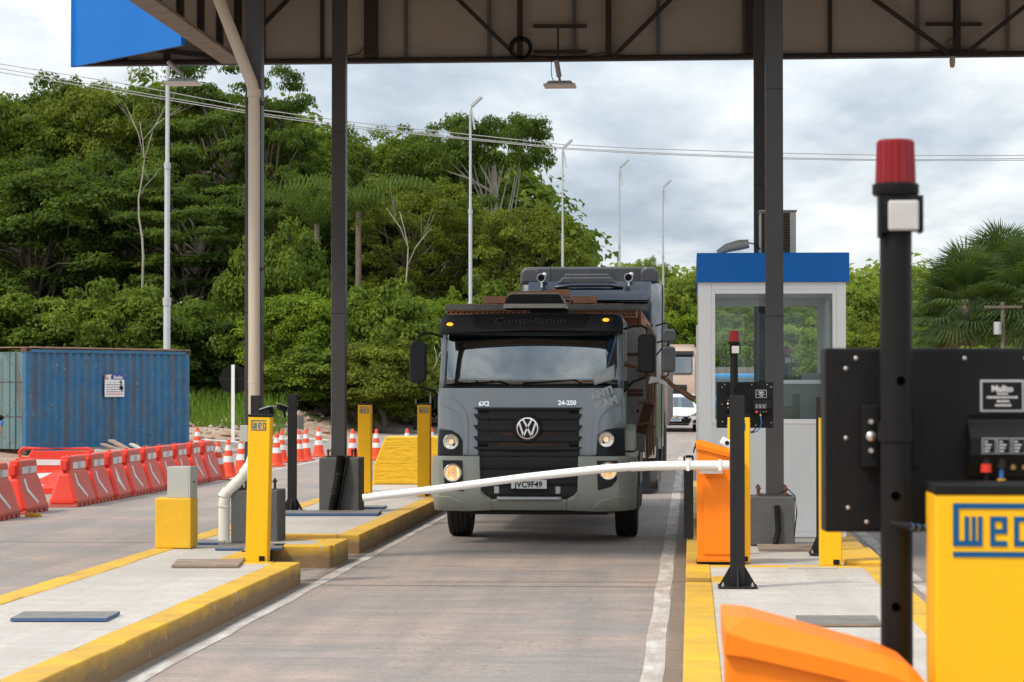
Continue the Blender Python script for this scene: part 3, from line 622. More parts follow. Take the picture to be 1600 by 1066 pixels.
# ================================================================ barrier gates (orange cabinets)
def gate(x, y, label, arm=True, w=.44):
    r = empty('barrier_cabinet', (x, y, IH)); tag(r, label, 'barrier gate', 'orange boom barrier cabinets')
    h = 1.125; h2 = .93; d = .36
    mb = MB(); mb.prism([(0,0),(w,0),(w,h-.18),(0,h-.05)], .012, d, 'y'); mb.build('body', M['orange'], r, bevel=.006)
    mb = MB()
    # folded lid with bevelled front edge, falling to the right and rounding over
    top = [(-.008,h),(.05,h-.004),(w*.5,h-.050),(w*.80,h-.086),(w*.92,h-.110),(w+.012,h-.155)]
    fro = [(.0,h-.03),(.058,h-.050),(w*.5,h-.085),(w*.82,h-.120),(w*.92,h-.140),(w+.006,h-.175)]
    low = [(-.006,h-.08),(.05,h-.087),(w*.5,h-.125),(w*.80,h-.158),(w*.93,h-.175),(w+.004,h-.198)]
    vs = [(p[0], .05, p[1]) for p in top]+[(p[0], -.012, p[1]) for p in fro]+[(p[0], -.010, p[1]) for p in low]+[(p[0], d-.03, p[1]) for p in top]+[(p[0], d+.012, p[1]) for p in low]
    n = 6; fs = []
    for a_, b_ in ((2,1),(1,0),(0,3),(3,4)):
        for i in range(n-1): fs.append((a_*n+i, a_*n+i+1, b_*n+i+1, b_*n+i))
    fs.append((0, 6, 12, 24, 18)); fs.append((5, 23, 29, 17, 11)); 
    mb.add(vs, fs); mb.build('lid', M['orange'], r, bevel=.003)
    mb = MB(); mb.box(.06, w-.06, -.0, .011, .08, .78); mb.build('door', M['orange'], r, bevel=.004)
    mb = MB(); mb.box(-.006, w+.006, -.006, d+.006, 0, .012); mb.build('foot', M['black'], r)
    return r
g1 = gnd(1089, 880, IH); G1 = gate(g1.x, g1.y, 'orange barrier cabinet at the lane edge that holds the white boom', w=.40)
g2 = at(1134, 962, 5.3); G2 = gate(g2.x, 5.3, 'orange barrier cabinet close to the camera, cut off by the bottom edge')
for g, z in ((G1, .885), (G2, .885)):
    mb = MB(); mb.box(.02, .235, -.115, -.100, z-.06, z+.055); mb.build('boom_bracket', M['boom'], g, bevel=.004); mb = MB(); mb.box(.05, .19, -.10, -.0005, z-.05, z+.045); mb.build('drive_hub', M['galv'], g, bevel=.004)
# boom: straight root then a long sagging tube
yb = g1.y-.155
bp = [(1139,727),(1085,727),(1030,728),(985,729.5)]; bq = [(985,729.5),(940,733),(880,739.5),(820,746),(760,754),(700,762),(640,769.5),(600,774),(567,778)]
r = empty('boom_arm', at(1139, 727, yb)-G1.location); r.parent = G1; r['label'] = 'long white boom arm sagging across the lane'
o = at(1139, 727, yb)
mb = MB(); mb.tube([at(*p, yb)-o for p in bp], .042, 16); mb.build('root_sleeve', M['boom'], r, smooth=50)
mb = MB(); mb.tube([at(*p, yb)-o for p in bq], [.038]*3+[.036]*3+[.034]*3, 16); mb.build('tube', M['boom'], r, smooth=50)
mb = MB(); 
for p in (1075, 1125):
    q = at(p, 727, yb)-o; mb.box(q.x-.014, q.x+.014, -.05, .05, q.z-.052, q.z+.052)
mb.build('clamp', M['boom'], r, bevel=.004)
c = at(1136, 692, yb+.02); r = empty('camera_unit', c); r.rotation_euler = (0, R(28), 0); tag(r, 'small white camera on top of the orange barrier cabinet', 'camera', 'lane cameras')
mb = MB(); mb.box(-.06, .06, -.05, .06, -.035, .035); mb.build('housing', M['boom'], r, bevel=.012); mb = MB(); mb.lathe([(.02,-.05),(.02,-.058)], (0,0,0), 'y', 12); mb.build('lens', M['black'], r)
# ================================================================ display cabinets with pole and beacon
def display(xp, y, zc, label_p, label_c, label_b, s=1.0):
    """pole with sensor and beacon (one thing), black cabinet behind it (another)"""
    r = empty('beacon_pole', (xp, y, IH)); tag(r, label_b, 'beacon pole', 'black poles with a red beacon')
    zt = zc+.50-IH; rr = .0385
    mb = MB(); mb.lathe([(rr,0),(rr,zt-.13)], n=24); mb.build('pole', M['black'], r, smooth=50)
    for z in (zt-.58-.0, zt-.855, zt-1.12): mb = MB(); mb.lathe([(.011,-rr-.002),(.011,-rr+.004)], (-.005 if z < zt-.8 else .008, 0, z), 'y', 14); mb.build('hole', paint('hole_black', (.001,.001,.001), .9, dirt=0, spec=0), r)
    mb = MB(); mb.lathe([(.052,zt-.135),(.056,zt-.13),(.056,zt-.108),(.05,zt-.105)], n=28); mb.build('beacon_base', M['black'], r, smooth=40)
    mb = MB(); n = 36; pr = [(.0488,zt-.105),(.0475,zt-.06),(.0455,zt-.006),(.041,zt-.0005),(.0,zt)]
    vs = []; fs = []
    for q, (ra, h) in enumerate(pr):
        for k in range(n): a_ = 2*math.pi*k/n; f_ = (1.0 if k % 2 else .93) if q < 3 else 1; vs.append((ra*f_*math.cos(a_), ra*f_*math.sin(a_), h))
    for q in range(len(pr)-1):
        for k in range(n): fs.append((q*n+k, q*n+(k+1) % n, (q+1)*n+(k+1) % n, (q+1)*n+k))
    mb.add(vs, fs); mb.build('beacon_lens', RLENS, r)
    mb = MB(); mb.lathe([(.018,zt-.10),(.018,zt-.03),(.0,zt-.025)], n=12); mb.build('beacon_bulb', M['chrome'], r, smooth=50)
    mb = MB(); mb.box(-.037, .062, -.045, -.038, zt-.225, zt-.137); mb.box(.055, .062, -.038, .03, zt-.225, zt-.137); mb.box(-.042, -.036, -.045, .03, zt-.235, zt-.137)
    for k in range(3): mb.box(-.036, -.02, -.048, -.045, zt-.215+k*.012, zt-.210+k*.012)
    mb.build('bracket', M['black'], r)
    mb = MB(); mb.box(-.022, .050, -.062, -.0455, zt-.222, zt-.150); mb.build('sensor', paint('dull_white_plastic', (.52,.51,.50), .6), r, bevel=.005)
    mb = MB(); mb.lathe([(rr+.005,0),(rr+.005,.045)], (0,0,zc-.225-IH), n=24); mb.build('clamp', M['black'], r, smooth=40)
    mb = MB(); mb.box(-.08, .08, -.08, .08, 0, .012); mb.build('base_plate', M['black'], r)
    # cabinet
    W_, H_ = .55, .45; c = empty('display_cabinet', (xp-.165, y+.085, zc-H_)); tag(c, label_c, 'display cabinet', 'black display cabinets seen from behind')
    c.rotation_euler = (0, 0, R(4))
    mb = MB(); mb.box(0, W_, 0, .09, 0, H_); mb.build('case', M['black'], c, bevel=.004)
    mb = MB(); mb.box(.035, W_-.004, -.004, -.0005, .006, H_-.006); mb.build('back_cover', M['black'], c, bevel=.002)
    mb = MB()
    for u, v in ((.05,.40),(.055,.06),(.075,.425),(.20,.425),(.34,.425),(.49,.425),(.10,.025),(.38,.025),(.53,.40),(.53,.22),(.53,.05),(.05,.23)):
        mb.lathe([(.0048,-.0045),(.0048,-.007),(.002,-.009)], (u,0,v), 'y', 10)
    mb.build('screws', M['steel'], c, smooth=40)
    mb = MB(); mb.box(.085, .125, -.045, -.005, .16, .31); mb.box(.205, .225, -.045, -.005, .16, .31); mb.build('mount_channel', M['black'], c, bevel=.003, split=True)
    mb = MB(); 
    for v in (.20, .235, .27): mb.lathe([(.012 if v == .235 else .007,-.046),(.012 if v == .235 else .007,-.054),(.004,-.06)], (.105,0,v), 'y', 10)
    mb.build('mount_bolts', M['steel'], c, smooth=40)
    mb = MB(); mb.box(.378, .485, -.0062, -.0045, .294, .372); mb.build('plate_frame', M['galv'], c, bevel=.003)
    mb = MB(); mb.box(.383, .480, -.0075, -.0063, .299, .367); mb.build('plate_face', M['black'], c)
    pl = COL.objects[-1] if False else None
    text('Mallto', .021, M['reflw'], 'plate_text', c, (.4315, -.0078, .350), ext=.0004, bold=.0006)
    mb = MB(); rg = random.Random(4)
    for wd, zz1 in ((.024,.338),(.075,.3295),(.026,.320),(.034,.310)):
        t_ = -wd/2
        while t_ < wd/2: g_ = rg.uniform(.003,.008); mb.box(.4315+t_, .4315+t_+g_, -.0082, -.0076, zz1-.0022, zz1+.0022); t_ += g_+.0015
    mb.build('plate_print', M['reflw'], c)
    mb = MB(); mb.prism([(-.0045,.292),(-.0045,.135),(-.03,.135),(-.055,.19),(-.055,.235),(-.0045,.272)], .345, W_-.018, 'x'); 
    mb.v = [(a_, b_, c_) for a_, b_, c_ in mb.v]; mb.build('connector_hood', M['black'], c, bevel=.004)
    mb = MB()
    for u in (.372, .408, .444): mb.box(u, u+.033, -.0575, -.0555, .193, .231)
    mb.build('label_strip_frame', M['galv'], c)
    mb = MB()
    for u in (.374, .410, .446): mb.box(u, u+.029, -.059, -.0576, .195, .229)
    mb.build('label_strip', M['black'], c)
    for u in (.374, .410, .446):
        mb = MB()
        for k in range(4): mb.box(u+.003, u+.012+(k*7 % 4)*.003, -.0594, -.0591, .221-.0075*k, .2235-.0075*k)
        mb.build('strip_print', M['reflw'], c)
    for u, m_, m2 in ((.385, 'red', 'black'), (.422, 'bpaint', 'yellow')):
        mb = MB(); mb.lathe([(.012,.19),(.012,.158)], (u,-.04,0), n=14); mb.build('plug', M['bpaint'], c, smooth=50)
        mb = MB(); mb.lathe([(.0135,.168),(.0135,.148)] if m_ == 'red' else [(.011,.132),(.007,.116)], (u,-.04,0), n=14); mb.build('plug_ring', M['red' if m_ == 'red' else 'yellow'], c, smooth=50)
        mb = MB(); mb.tube([(u,-.04,.158),(u,-.042,.11),(u+.008,-.05,.05),(u-.0,-.04,.01),(u-.03,-.03,-.03),(u-.09,-.02,-.05)], .006, 8); mb.build('cable', M['black' if m_ == 'red' else 'bluecable'], c, smooth=50)
    mb = MB()
    for u in (.450, .478): mb.lathe([(.005,.185),(.005,.165),(.008,.165),(.008,.155)], (u,-.04,0), n=10)
    mb.build('connector', paint('brass', (.45,.30,.10), .35, metal=.9, dirt=.2), c, smooth=40)
    return r, c
RL = MT('red_beacon_lens'); RL.set(color=(.30,.002,.006), rough=.25, spec=.2); RL.b.inputs['Transmission Weight'].default_value = .35; RL.b.inputs['Coat Weight'].default_value = .15; RLENS = RL.m
M['bluecable'] = paint('blue_cable', (.02,.12,.35), .5, dirt=.05)
q = at(1400, 543, 5.75); display(q.x, 5.75, q.z, None, 'black display cabinet close to the camera at the right edge', 'thick black pole with a red beacon close to the camera')
q = at(1147, 597, 23.2); bp2, _c = display(q.x, 23.2, q.z, None, 'black display cabinet in front of the booth window', 'black pole with a red beacon in front of the booth window')
q = at(1229, 600, 31.5); copy_tree(bp2, loc=(q.x, 31.5, IH-.02), label='black pole with a red beacon seen through the booth, right of the columns')
q0 = at(1395, 818, 5.70); mb = MB(); q1 = at(1420, 822, 5.66); q2 = at(1470, 830, 5.75); mb.tube([q0, q1, q2], .008, 8)
mb.mi = 1
for k in range(5):
    a_ = q1.lerp(q2, k/5+.02); b_ = q1.lerp(q2, k/5+.10); mb.tube([a_, b_], .0086, 8)
tag(mb.build('corded_cable', [M['black'], M['bluecable']]), 'black cord with blue flecks tied from the near pole to the near yellow post', 'cable')
# ================================================================ ticket booth
bf = gnd(1113, 838.6, IH-.01); BY = bf.y; BZ = IH-.01
def bx_(px): return at(px, 600, BY).x
def bz_(py): return at(1200, py, BY).z
bx0, bx1 = bx_(1091), bx_(1322); BD = 3.6
bo = empty('ticket_booth', (bx0, BY, BZ)); tag(bo, 'white ticket booth with a blue top band and large front window', 'booth')
def bb(a, b, c, d, e_, f, mbx): mbx.box(a-bx0, b-bx0, c-BY, d-BY, e_-BZ, f-BZ)
zt = bz_(441); zw1, zw0 = bz_(459), bz_(655); xw0, xw1 = bx_(1117.5), bx_(1301)
mb = MB(); bb(bx0, bx1, BY+.001, BY+.05, BZ, zw0-.05, mb); mb.build('front_wall', M['white'], bo)
mb = MB(); bb(xw0-.0, xw1+.0, BY-.003, BY+.0005, BZ+.06, BZ+.25, mb); mb.build('kick_panel', M['white'], bo)
mb = MB(); bb(bx0, bx_(1112), BY-.002, BY+.07, BZ+.0, zt, mb); bb(bx_(1307), bx1, BY-.002, BY+.07, BZ+.0, zt, mb); bb(bx_(1112)+.001, bx_(1307)-.001, BY-.001, BY+.07, bz_(452), zt, mb); mb.build('corner_post', M['alu'], bo, bevel=.003, split=True)
mb = MB(); t = .035
bb(bx_(1112)+.001, xw0, BY-.012, BY+.04, zw0-.05, bz_(452)-.001, mb); bb(xw1, bx_(1307)-.001, BY-.012, BY+.04, zw0-.05, bz_(452)-.001, mb); bb(xw0+.0005, xw1-.0005, BY-.012, BY+.04, zw0-.05, zw0, mb); bb(xw0+.0005, xw1-.0005, BY-.012, BY+.04, zw1, bz_(452)-.001, mb); mb.build('window_frame', M['alu'], bo, bevel=.003)
GB = glassmat('booth_glass', (.93,.96,.96), .6, boost=.0)
mb = MB(); bb(xw0, xw1, BY+.012, BY+.018, zw0, zw1, mb); mb.build('window_pane', GB, bo)
mb = MB(); bb(bx_(1091)-.015, bx_(1327), BY-.07, BY+BD+.07, zt+.001, bz_(395.5), mb); mb.build('top_band', M['blue'], bo, bevel=.004)
# side walls: left has the service window the arm reaches out of
for xa, xb, side in ((bx0, bx0+.05, 0), (bx1-.05, bx1, 1)):
    mb = MB(); bb(xa, xb, BY+.071, BY+BD-.071, BZ, zw0-.05, mb); bb(xa, xb, BY+.071, BY+BD-.071, zw1+.02, zt, mb); bb(xa, xb, BY+.071, BY+.5, zw0-.05, zw1+.02, mb); bb(xa, xb, BY+BD-.6, BY+BD-.071, zw0-.05, zw1+.02, mb); mb.build('side_wall', M['white'], bo)
mb = MB(); bb(bx1-.03, bx1-.024, BY+.5, BY+BD-.6, zw0-.05, zw1+.02, mb); mb.build('window_pane', GB, bo)
mb = MB(); bb(bx0-.022, bx0-.001, BY+.25, BY+1.6, zw0-.12, zw0-.05, mb); bb(bx0-.020, bx0-.001, BY+.27, BY+.9, BZ+.6, bz_(507), mb); mb.build('sliding_shutter', M['alu'], bo, bevel=.003)
mb = MB(); bb(bx0+.051, bx1-.051, BY+BD-.05, BY+BD, BZ, zw0-.05, mb); bb(bx0+.051, bx1-.051, BY+BD-.05, BY+BD, zw1-.02, zt, mb); bb(bx0, bx0+.12, BY+BD-.07, BY+BD+.002, BZ, zt-.001, mb); bb(bx1-.12, bx1, BY+BD-.07, BY+BD+.002, BZ, zt-.001, mb); mb.build('rear_wall', M['white'], bo)
mb = MB(); bb(bx0+.121, bx1-.121, BY+BD-.03, BY+BD-.024, zw0-.05, zw1-.02, mb); mb.build('window_pane', GB, bo)
mb = MB(); bb(bx0+.051, bx1-.051, BY+.051, BY+BD-.051, BZ+.0, BZ+.04, mb); mb.build('floor', M['grey'], bo)
mb = MB(); bb(bx0+.01, bx1-.01, BY+.071, BY+BD-.071, zt-.05, zt-.002, mb); mb.build('ceiling', M['white'], bo)
# inside: desk, monitor, locker, chair
mb = MB(); bb(bx0+.06, bx0+.6, BY+.9, BY+BD-.3, zw0-.30, zw0-.26, mb); bb(bx0+.1, bx0+.14, BY+1, BY+1.04, BZ+.04, zw0-.3, mb); bb(bx0+.52, bx0+.56, BY+1, BY+1.04, BZ+.04, zw0-.3, mb)
tag(mb.build('service_desk', M['grey'], bevel=.004, loc=(bx0, BY, BZ)), 'grey service desk inside the ticket booth', 'desk')
mb = MB(); bb(bx1-.42, bx1-.08, BY+.9, BY+1.3, BZ+.041, zw0+.50, mb); mb.mi = 1; 
for i in range(5):
    for k in range(9): bb(bx1-.36+i*.055, bx1-.335+i*.055, BY+.893, BY+.899, zw0-.1+k*.06, zw0-.07+k*.06, mb)
o = mb.build('locker', [paint('grey_perforated_metal', (.22,.23,.24), .5), M['black']], loc=(bx0, BY, BZ)); tag(o, 'grey perforated metal locker at the right inside the booth', 'locker')
mb = MB(); bb(bx0+.86, bx1-.09, BY+.5, BY+.54, zw0-.3, zw0+.38, mb); mb.mi = 1; bb(bx0+.80, bx1-.09, BY+.48, BY+.56, zw0+.382, zw0+.425, mb); bb(bx0+.82, bx0+.858, BY+.5, BY+.54, BZ+.041, zw0+.381, mb)
o = mb.build('booth_partition', [paint('greenish_board', (.20,.22,.19), .6), M['alu']], loc=(bx0, BY, BZ)); tag(o, 'low greenish partition with a pale rail inside the booth', 'partition')
r = empty('office_chair', (bx0+.98, BY+1.9, BZ+.04), R(200)); tag(r, 'dark office chair inside the booth', 'chair')
mb = MB(); mb.box(-.22,.22,-.22,.22,.45,.53); mb.build('seat', M['black'], r, bevel=.03); mb = MB(); mb.box(-.2,.2,.2,.27,.6,1.1); mb.build('backrest', M['black'], r, bevel=.03); mb = MB(); mb.lathe([(.03,.06),(.03,.45)]); 
for k in range(5): a_ = k*2*math.pi/5; mb.bar((0,0,.08),(.28*math.cos(a_),.28*math.sin(a_),.04),.04)
mb.build('base', M['bpaint'], r)
# reflection-side details: air conditioner, roof lamp
c = at(1216, 394, BY+.9); r = empty('air_conditioner', (c.x, BY+1.0, bz_(395.5))); tag(r, 'beige air conditioner unit standing on the booth roof', 'air conditioner')
w_ = (at(1245, 360, BY+1).x-at(1188, 360, BY+1).x)/2; hh = at(1216, 331, BY+1).z-bz_(395.5)
mb = MB(); mb.box(-w_, w_, 0, .32, 0, hh); mb.build('case', paint('beige_ac_case', (.60,.57,.50), .5), r, bevel=.02)
mb = MB()
for i in range(22): mb.box(-w_+.03, w_-.075, -.012, -.004, .02+i*hh/23, .02+i*hh/23+.009)
for i in range(12): mb.box(-w_+.03+i*.025, -w_+.034+i*.025, -.016, -.0125, .02, hh-.02)
mb.build('grille', paint('ac_grille', (.10,.085,.06), .6), r); mb = MB(); mb.box(-w_+.02, w_-.07, -.003, -.0005, .01, hh-.01); mb.build('grille_backing', M['black'], r)
mb = MB(); mb.box(-w_-.01, w_+.01, -.02, .34, hh+.001, hh+.02); mb.build('top_cover', M['grey'], r, bevel=.006)
mb = MB(); a = at(1120, 396, BY+.8); pts = [at(1121,395,BY+.8), at(1135,388,BY+.8), at(1155,383,BY+.8), at(1170,381,BY+.8)]; mb.tube(pts, [.03,.05,.06,.05], 10); mb.mi = 1; mb.tube([at(1168,379,BY+.8), at(1180,382,BY+.8), at(1188,390,BY+.8)], .008, 6)
tag(mb.build('street_light_head', [M['grey'], M['black']], smooth=50), 'curved grey lamp head lying on the booth roof left of the columns', 'lamp')
# ================================================================ grey truck with bricks
def patch(name, pts, surf, off, mat, parent, th=.02, smooth=True, dx=.08, dz=.12, bevel=0):
    """a panel: outline (x,z) laid on the curved front surf(x,z)->y and given a thickness"""
    bm = bmesh.new(); vs = [bm.verts.new((x, 0, z)) for x, z in pts]; bm.faces.new(vs)
    xs = [p[0] for p in pts]; zs = [p[1] for p in pts]
    x = math.floor(min(xs)/dx)*dx
    while x < max(xs):
        bmesh.ops.bisect_plane(bm, geom=bm.verts[:]+bm.edges[:]+bm.faces[:], plane_co=(x,0,0), plane_no=(1,0,0)); x += dx
    z = math.floor(min(zs)/dz)*dz
    while z < max(zs):
        bmesh.ops.bisect_plane(bm, geom=bm.verts[:]+bm.edges[:]+bm.faces[:], plane_co=(0,0,z), plane_no=(0,0,1)); z += dz
    for v in bm.verts: v.co.y = surf(v.co.x, v.co.z)-off
    bmesh.ops.recalc_face_normals(bm, faces=bm.faces)
    bm.normal_update()
    if sum(f.normal.y for f in bm.faces) > 0: bmesh.ops.reverse_faces(bm, faces=bm.faces)
    me = bpy.data.meshes.new(name); bm.to_mesh(me); bm.free(); me.materials.append(mat)
    if smooth: me.polygons.foreach_set('use_smooth', [True]*len(me.polygons)); me.set_sharp_from_angle(angle=R(35))
    o = bpy.data.objects.new(name, me); COL.objects.link(o); o.parent = parent
    md = o.modifiers.new('solidify', 'SOLIDIFY'); md.thickness = th; md.offset = -1
    if bevel: md = o.modifiers.new('bevel', 'BEVEL'); md.width = bevel; md.segments = 2; md.limit_method = 'ANGLE'; md.angle_limit = R(50)
    return o
def rr(x0, x1, z0, z1, r, n=5):
    p = []
    for cx_, cz_, a0 in ((x1-r, z1-r, 0), (x0+r, z1-r, 90), (x0+r, z0+r, 180), (x1-r, z0+r, 270)):
        for k in range(n+1): a = R(a0+90*k/n); p.append((cx_+r*math.cos(a), cz_+r*math.sin(a)))
    return p
def ring_disc(name, x, y, z, r, prof, mat, parent, n=32, smooth=40):
    mb = MB(); mb.lathe([(a*r, b) for a, b in prof], (x, y, z), 'y', n); return mb.build(name, mat, parent, smooth=smooth)
def wheel(parent, x, y, r=.50, w=.29, name='wheel', n=36, double=False):
    e_ = empty(name, (x, y, r)); e_.parent = parent
    mb = MB(); mb.lathe([(.30,-w/2*.8),(r*.86,-w/2),(r*.96,-w/2*.92),(r,-w/2*.72),(r,-.07),(r-.012,-.065),(r-.012,-.055),(r,-.05),(r,-.008),(r-.012,-.005),(r-.012,.005),(r,.008),(r,.05),(r-.012,.055),(r-.012,.065),(r,.07),(r,w/2*.72),(r*.96,w/2*.92),(r*.86,w/2),(.30,w/2*.8)], axis='x', n=n, caps=False)
    mb.build('tyre', M['rubber'], e_, smooth=35)
    mb = MB(); mb.lathe([(.0,-w*.3),(.12,-w*.3),(.14,-w*.15),(.26,-w*.1),(.30,-w*.4),(.31,-w*.4),(.31,w*.4),(.30,w*.4),(.26,w*.1),(.14,w*.15),(.12,w*.3),(0,w*.3)], axis='x', n=24, caps=False); mb.build('rim', M['galv'], e_, smooth=35); return e_
M['tgrey'] = paint('blue_grey_truck_paint', (.225,.265,.305), .36, dirt=.36, dirtc=(.27,.25,.22), sc=2.6, coat=.5)
M['tbump'] = paint('dusty_grey_green_bumper', (.30,.325,.285), .55, dirt=.5, dirtc=(.30,.27,.22), sc=3.5)
M['tblack'] = paint('black_truck_plastic', (.013,.014,.017), .5, dirt=.35, dirtc=(.04,.038,.036), sc=4, spec=.25)
M['mesh'] = paint('dark_grille_mesh', (.010,.010,.010), .7, dirt=.5, dirtc=(.05,.04,.03), sc=14)
GW = glassmat('windscreen_glass', (.30,.36,.38), 1.3, boost=.13)
HL = MT('headlight_glass'); HL.set(color=(.75,.72,.66), rough=.12, metal=.75); HL.b.inputs['Coat Weight'].default_value = 1.0
LM = MT('lit_lamp_warm'); lv = LM.co(scale=(1,1,1)); ln_ = LM.noise(LM.co(scale=(30,1,2.5)), 1.0, 3, .6); lc_ = LM.ramp(ln_, [(.36, (.42,.17,.035)), (.52, (.95,.50,.17)), (.66, (1.0,.86,.55))])
LM.l(lc_, LM.b.inputs['Emission Color']); LM.b.inputs['Emission Strength'].default_value = .95; LM.set(color=(.4,.25,.1), rough=.2); LAMP = LM.m; LAMPD = emis('parking_bulb', (1,.55,.2), 1.6); AMB = emis('amber_marker', (1,.30,.02), 2.0)
def S1(x, z):
    y = lerp([.3,.5,.95,1.0,1.4,1.8,2.39,2.45,2.6,2.72], [.12,.02,0,.02,.06,.12,.28,.26,.28,.36], z)
    ax = abs(x); y += .07*(ax/1.1)**2
    if ax > .92: y += .55*((ax-.92)/.30)**2.2
    return y
def S1w(x, z):
    ax = abs(x); return lerp([1.7,2.5],[.10,.31], z)+.14*(ax/1.1)**2+.10*((z-2.1)/.4)**2*.3+(.40*((ax-.92)/.30)**2.2 if ax > .92 else 0)
TX, TY = -1.875, 27.3
T = empty('flatbed_truck', (TX, TY, 0)); tag(T, 'grey cab-over truck loaded with hollow bricks, waiting at the white boom', 'truck')
k = 135.5; cxp = 826
def u(px): return (px-cxp)/k
def vz(py): return 1.85-(py-600)/k
def up(pts): return [(u(a), vz(b)) for a, b in pts]
# cab shell behind the panels
mb = MB(); rows = []
zs = [.75, 1.0, 1.4, 1.8]
n = 13
def cabring(z):
    hw = 1.085; ys = S1(0, z) if z < 1.85 else lerp([1.85,2.45,2.70,2.78],[.16,.48,.50,.62], z); pts = []
    for i in range(n):
        x = -hw+2*hw*i/(n-1); pts.append((x, ys+.05+.07*(x/1.1)**2+(.45*((abs(x)-.92)/.30)**2.2 if abs(x) > .92 else 0), z))
    pts += [(hw, .9, z), (hw, 1.95, z), (-hw, 1.95, z), (-hw, .9, z)]; return pts
zz_ = [.75, 1.0, 1.4, 1.78]
m_ = n+4; vs = []; fs = []
for z in zz_: vs += cabring(z)
for j in range(len(zz_)-1):
    for i in range(m_): i2 = (i+1) % m_; fs.append((j*m_+i, j*m_+i2, (j+1)*m_+i2, (j+1)*m_+i))
fs.append(tuple(range(m_))); fs.append(tuple(range((len(zz_)-1)*m_, len(zz_)*m_)))
mb.add(vs, fs); mb.build('cab_body', M['tgrey'], T, smooth=40)
mb = MB()   # upper cab: roof, rear wall, pillars
mb.box(-1.085, 1.085, 1.90, 1.95, 1.781, 2.62); mb.box(-1.085, -1.03, .62, .78, 1.781, 2.45); mb.box(1.03, 1.085, .62, .78, 1.781, 2.45); mb.box(-1.085,-1.03,1.55,1.899,1.781,2.45); mb.box(1.03,1.085,1.55,1.899,1.781,2.45)
mb.box(-1.085, 1.085, .50, 1.899, 2.451, 2.62); mb.build('upper_cab', M['tgrey'], T, bevel=.03)
mb = MB(); mb.prism([(.50,2.62),(1.95,2.62),(1.9,2.66),(.62,2.67)], -1.06, 1.06, 'x'); mb.build('roof', M['tblack'], T, bevel=.05)
mb = MB(); mb.box(1.05, 1.06, .78, 1.54, 1.781, 2.45); mb.build('side_window', GW, T) if 0 else None
mb = MB(); mb.box(-1.06, -1.05, .78, 1.54, 1.781, 2.45); mb.build('side_window', GW, T)
def dense(pts, n=4):
    o_ = []
    for i, p in enumerate(pts):
        q = pts[(i+1) % len(pts)]
        for t in range(n): o_.append((p[0]+(q[0]-p[0])*t/n, p[1]+(q[1]-p[1])*t/n))
    return o_
# front panel (paint)
patch('front_panel', up([(681,606.5),(971,606.5),(976,625),(977,668),(960,669),(945,672),(935,680),(930,692),(930,712),(722,712),(722,690),(716,680),(704,673),(688,670),(680,668),(679,625)]), S1, .012, M['tgrey'], T, .03, bevel=.004)
patch('side_crease', up([(684,622),(704,624),(718,632),(727,645),(730,665),(730,711),(724,711),(721,664),(716,650),(706,640),(684,634)]), S1, .026, M['tgrey'], T, .012, bevel=.003)
patch('side_crease', up([(972,622),(952,624),(938,632),(929,645),(926,665),(926,711),(932,711),(935,664),(940,650),(950,640),(972,634)]), S1, .026, M['tgrey'], T, .012, bevel=.003)
patch('headlight_bezel', up([(682,672),(703,674),(715,681),(721,692),(721,719),(680,719)]), S1, .016, M['tblack'], T, .02, bevel=.003)
patch('headlight_bezel', up([(975,670),(953,671),(941,678),(933,690),(932,719),(976,719)]), S1, .016, M['tblack'], T, .02, bevel=.003)
# bumper with its central opening
Lb = [(673,713),(749,713),(751,770),(757,778),(768,783),(768,798),(730,800),(676,799),(671,760)]
Rb = [(904,713),(993,713),(996,720),(993,797),(990,799),(930,800),(886,798),(886,783),(898,778),(903,770)]
SB = lambda x, z: lerp([.35,.45,.55,.95,1.05],[.10,.03,-.035,-.02,.02], z)+.06*(abs(x)/1.1)**2+(.55*((abs(x)-1.0)/.26)**2.2 if abs(x) > 1.0 else 0)
patch('bumper', up(Lb), SB, .03, M['tbump'], T, .06, bevel=.008); patch('bumper', up(Rb), SB, .03, M['tbump'], T, .06, bevel=.008)
patch('bumper_lip', up([(768.5,783),(885.5,783),(885.5,798),(768.5,798)]), SB, .03, M['tbump'], T, .05, bevel=.006)
patch('bumper_corner', up([(676,776),(700,777),(722,785),(734,797),(676,797)]), SB, .045, M['tbump'], T, .02, bevel=.004); patch('bumper_corner', up([(990,775),(960,777),(938,783),(924,796),(990,796)]), SB, .045, M['tbump'], T, .02, bevel=.004)
patch('lamp_housing', up([(691,719.5),(722,719.5),(724,768),(708,765),(694,756)]), SB, .046, M['tblack'], T, .02, bevel=.004); patch('lamp_housing', up([(933,719.5),(966,719.5),(964,750),(955,760),(935,766)]), SB, .046, M['tblack'], T, .02, bevel=.004)
patch('tread_strip', up([(777,778),(878,778),(878,782.5),(777,782.5)]), SB, .05, M['galv'], T, .03)
# grille
patch('grille_back', up([(745,637),(905,637),(904,779),(892,782),(762,782),(750,778)]), S1, .02, M['mesh'], T, .02)
for i, (a, b) in enumerate(((637,641),(647,655.5),(664.5,673),(682,690),(698.5,703))):
    patch('grille_slat', up([(739,a),(910,a),(906,b-1),(905,b),(746,b),(744,b-1)]), S1, .052, M['tblack'], T, .035, bevel=.006)
patch('grille_slat', up([(747,704),(906,704),(906,713),(747,713)]), S1, .045, M['tblack'], T, .03, bevel=.006)
patch('grille_slat', up([(750,722),(904,722),(904,732),(750,732)]), S1, .05, M['tblack'], T, .03, bevel=.008)
patch('lower_crossbar', up([(752,750),(903,750),(903,758),(752,758)]), S1, .045, M['tblack'], T, .03, bevel=.006)
for a, b in ((745.5,762),(890,904)): patch('grille_end', up([(a,641),(b,641),(b,700),(a,700)]), S1, .03, M['tblack'], T, .01)
mb = MB()       # hexagonal mesh pieces showing brown radiator light
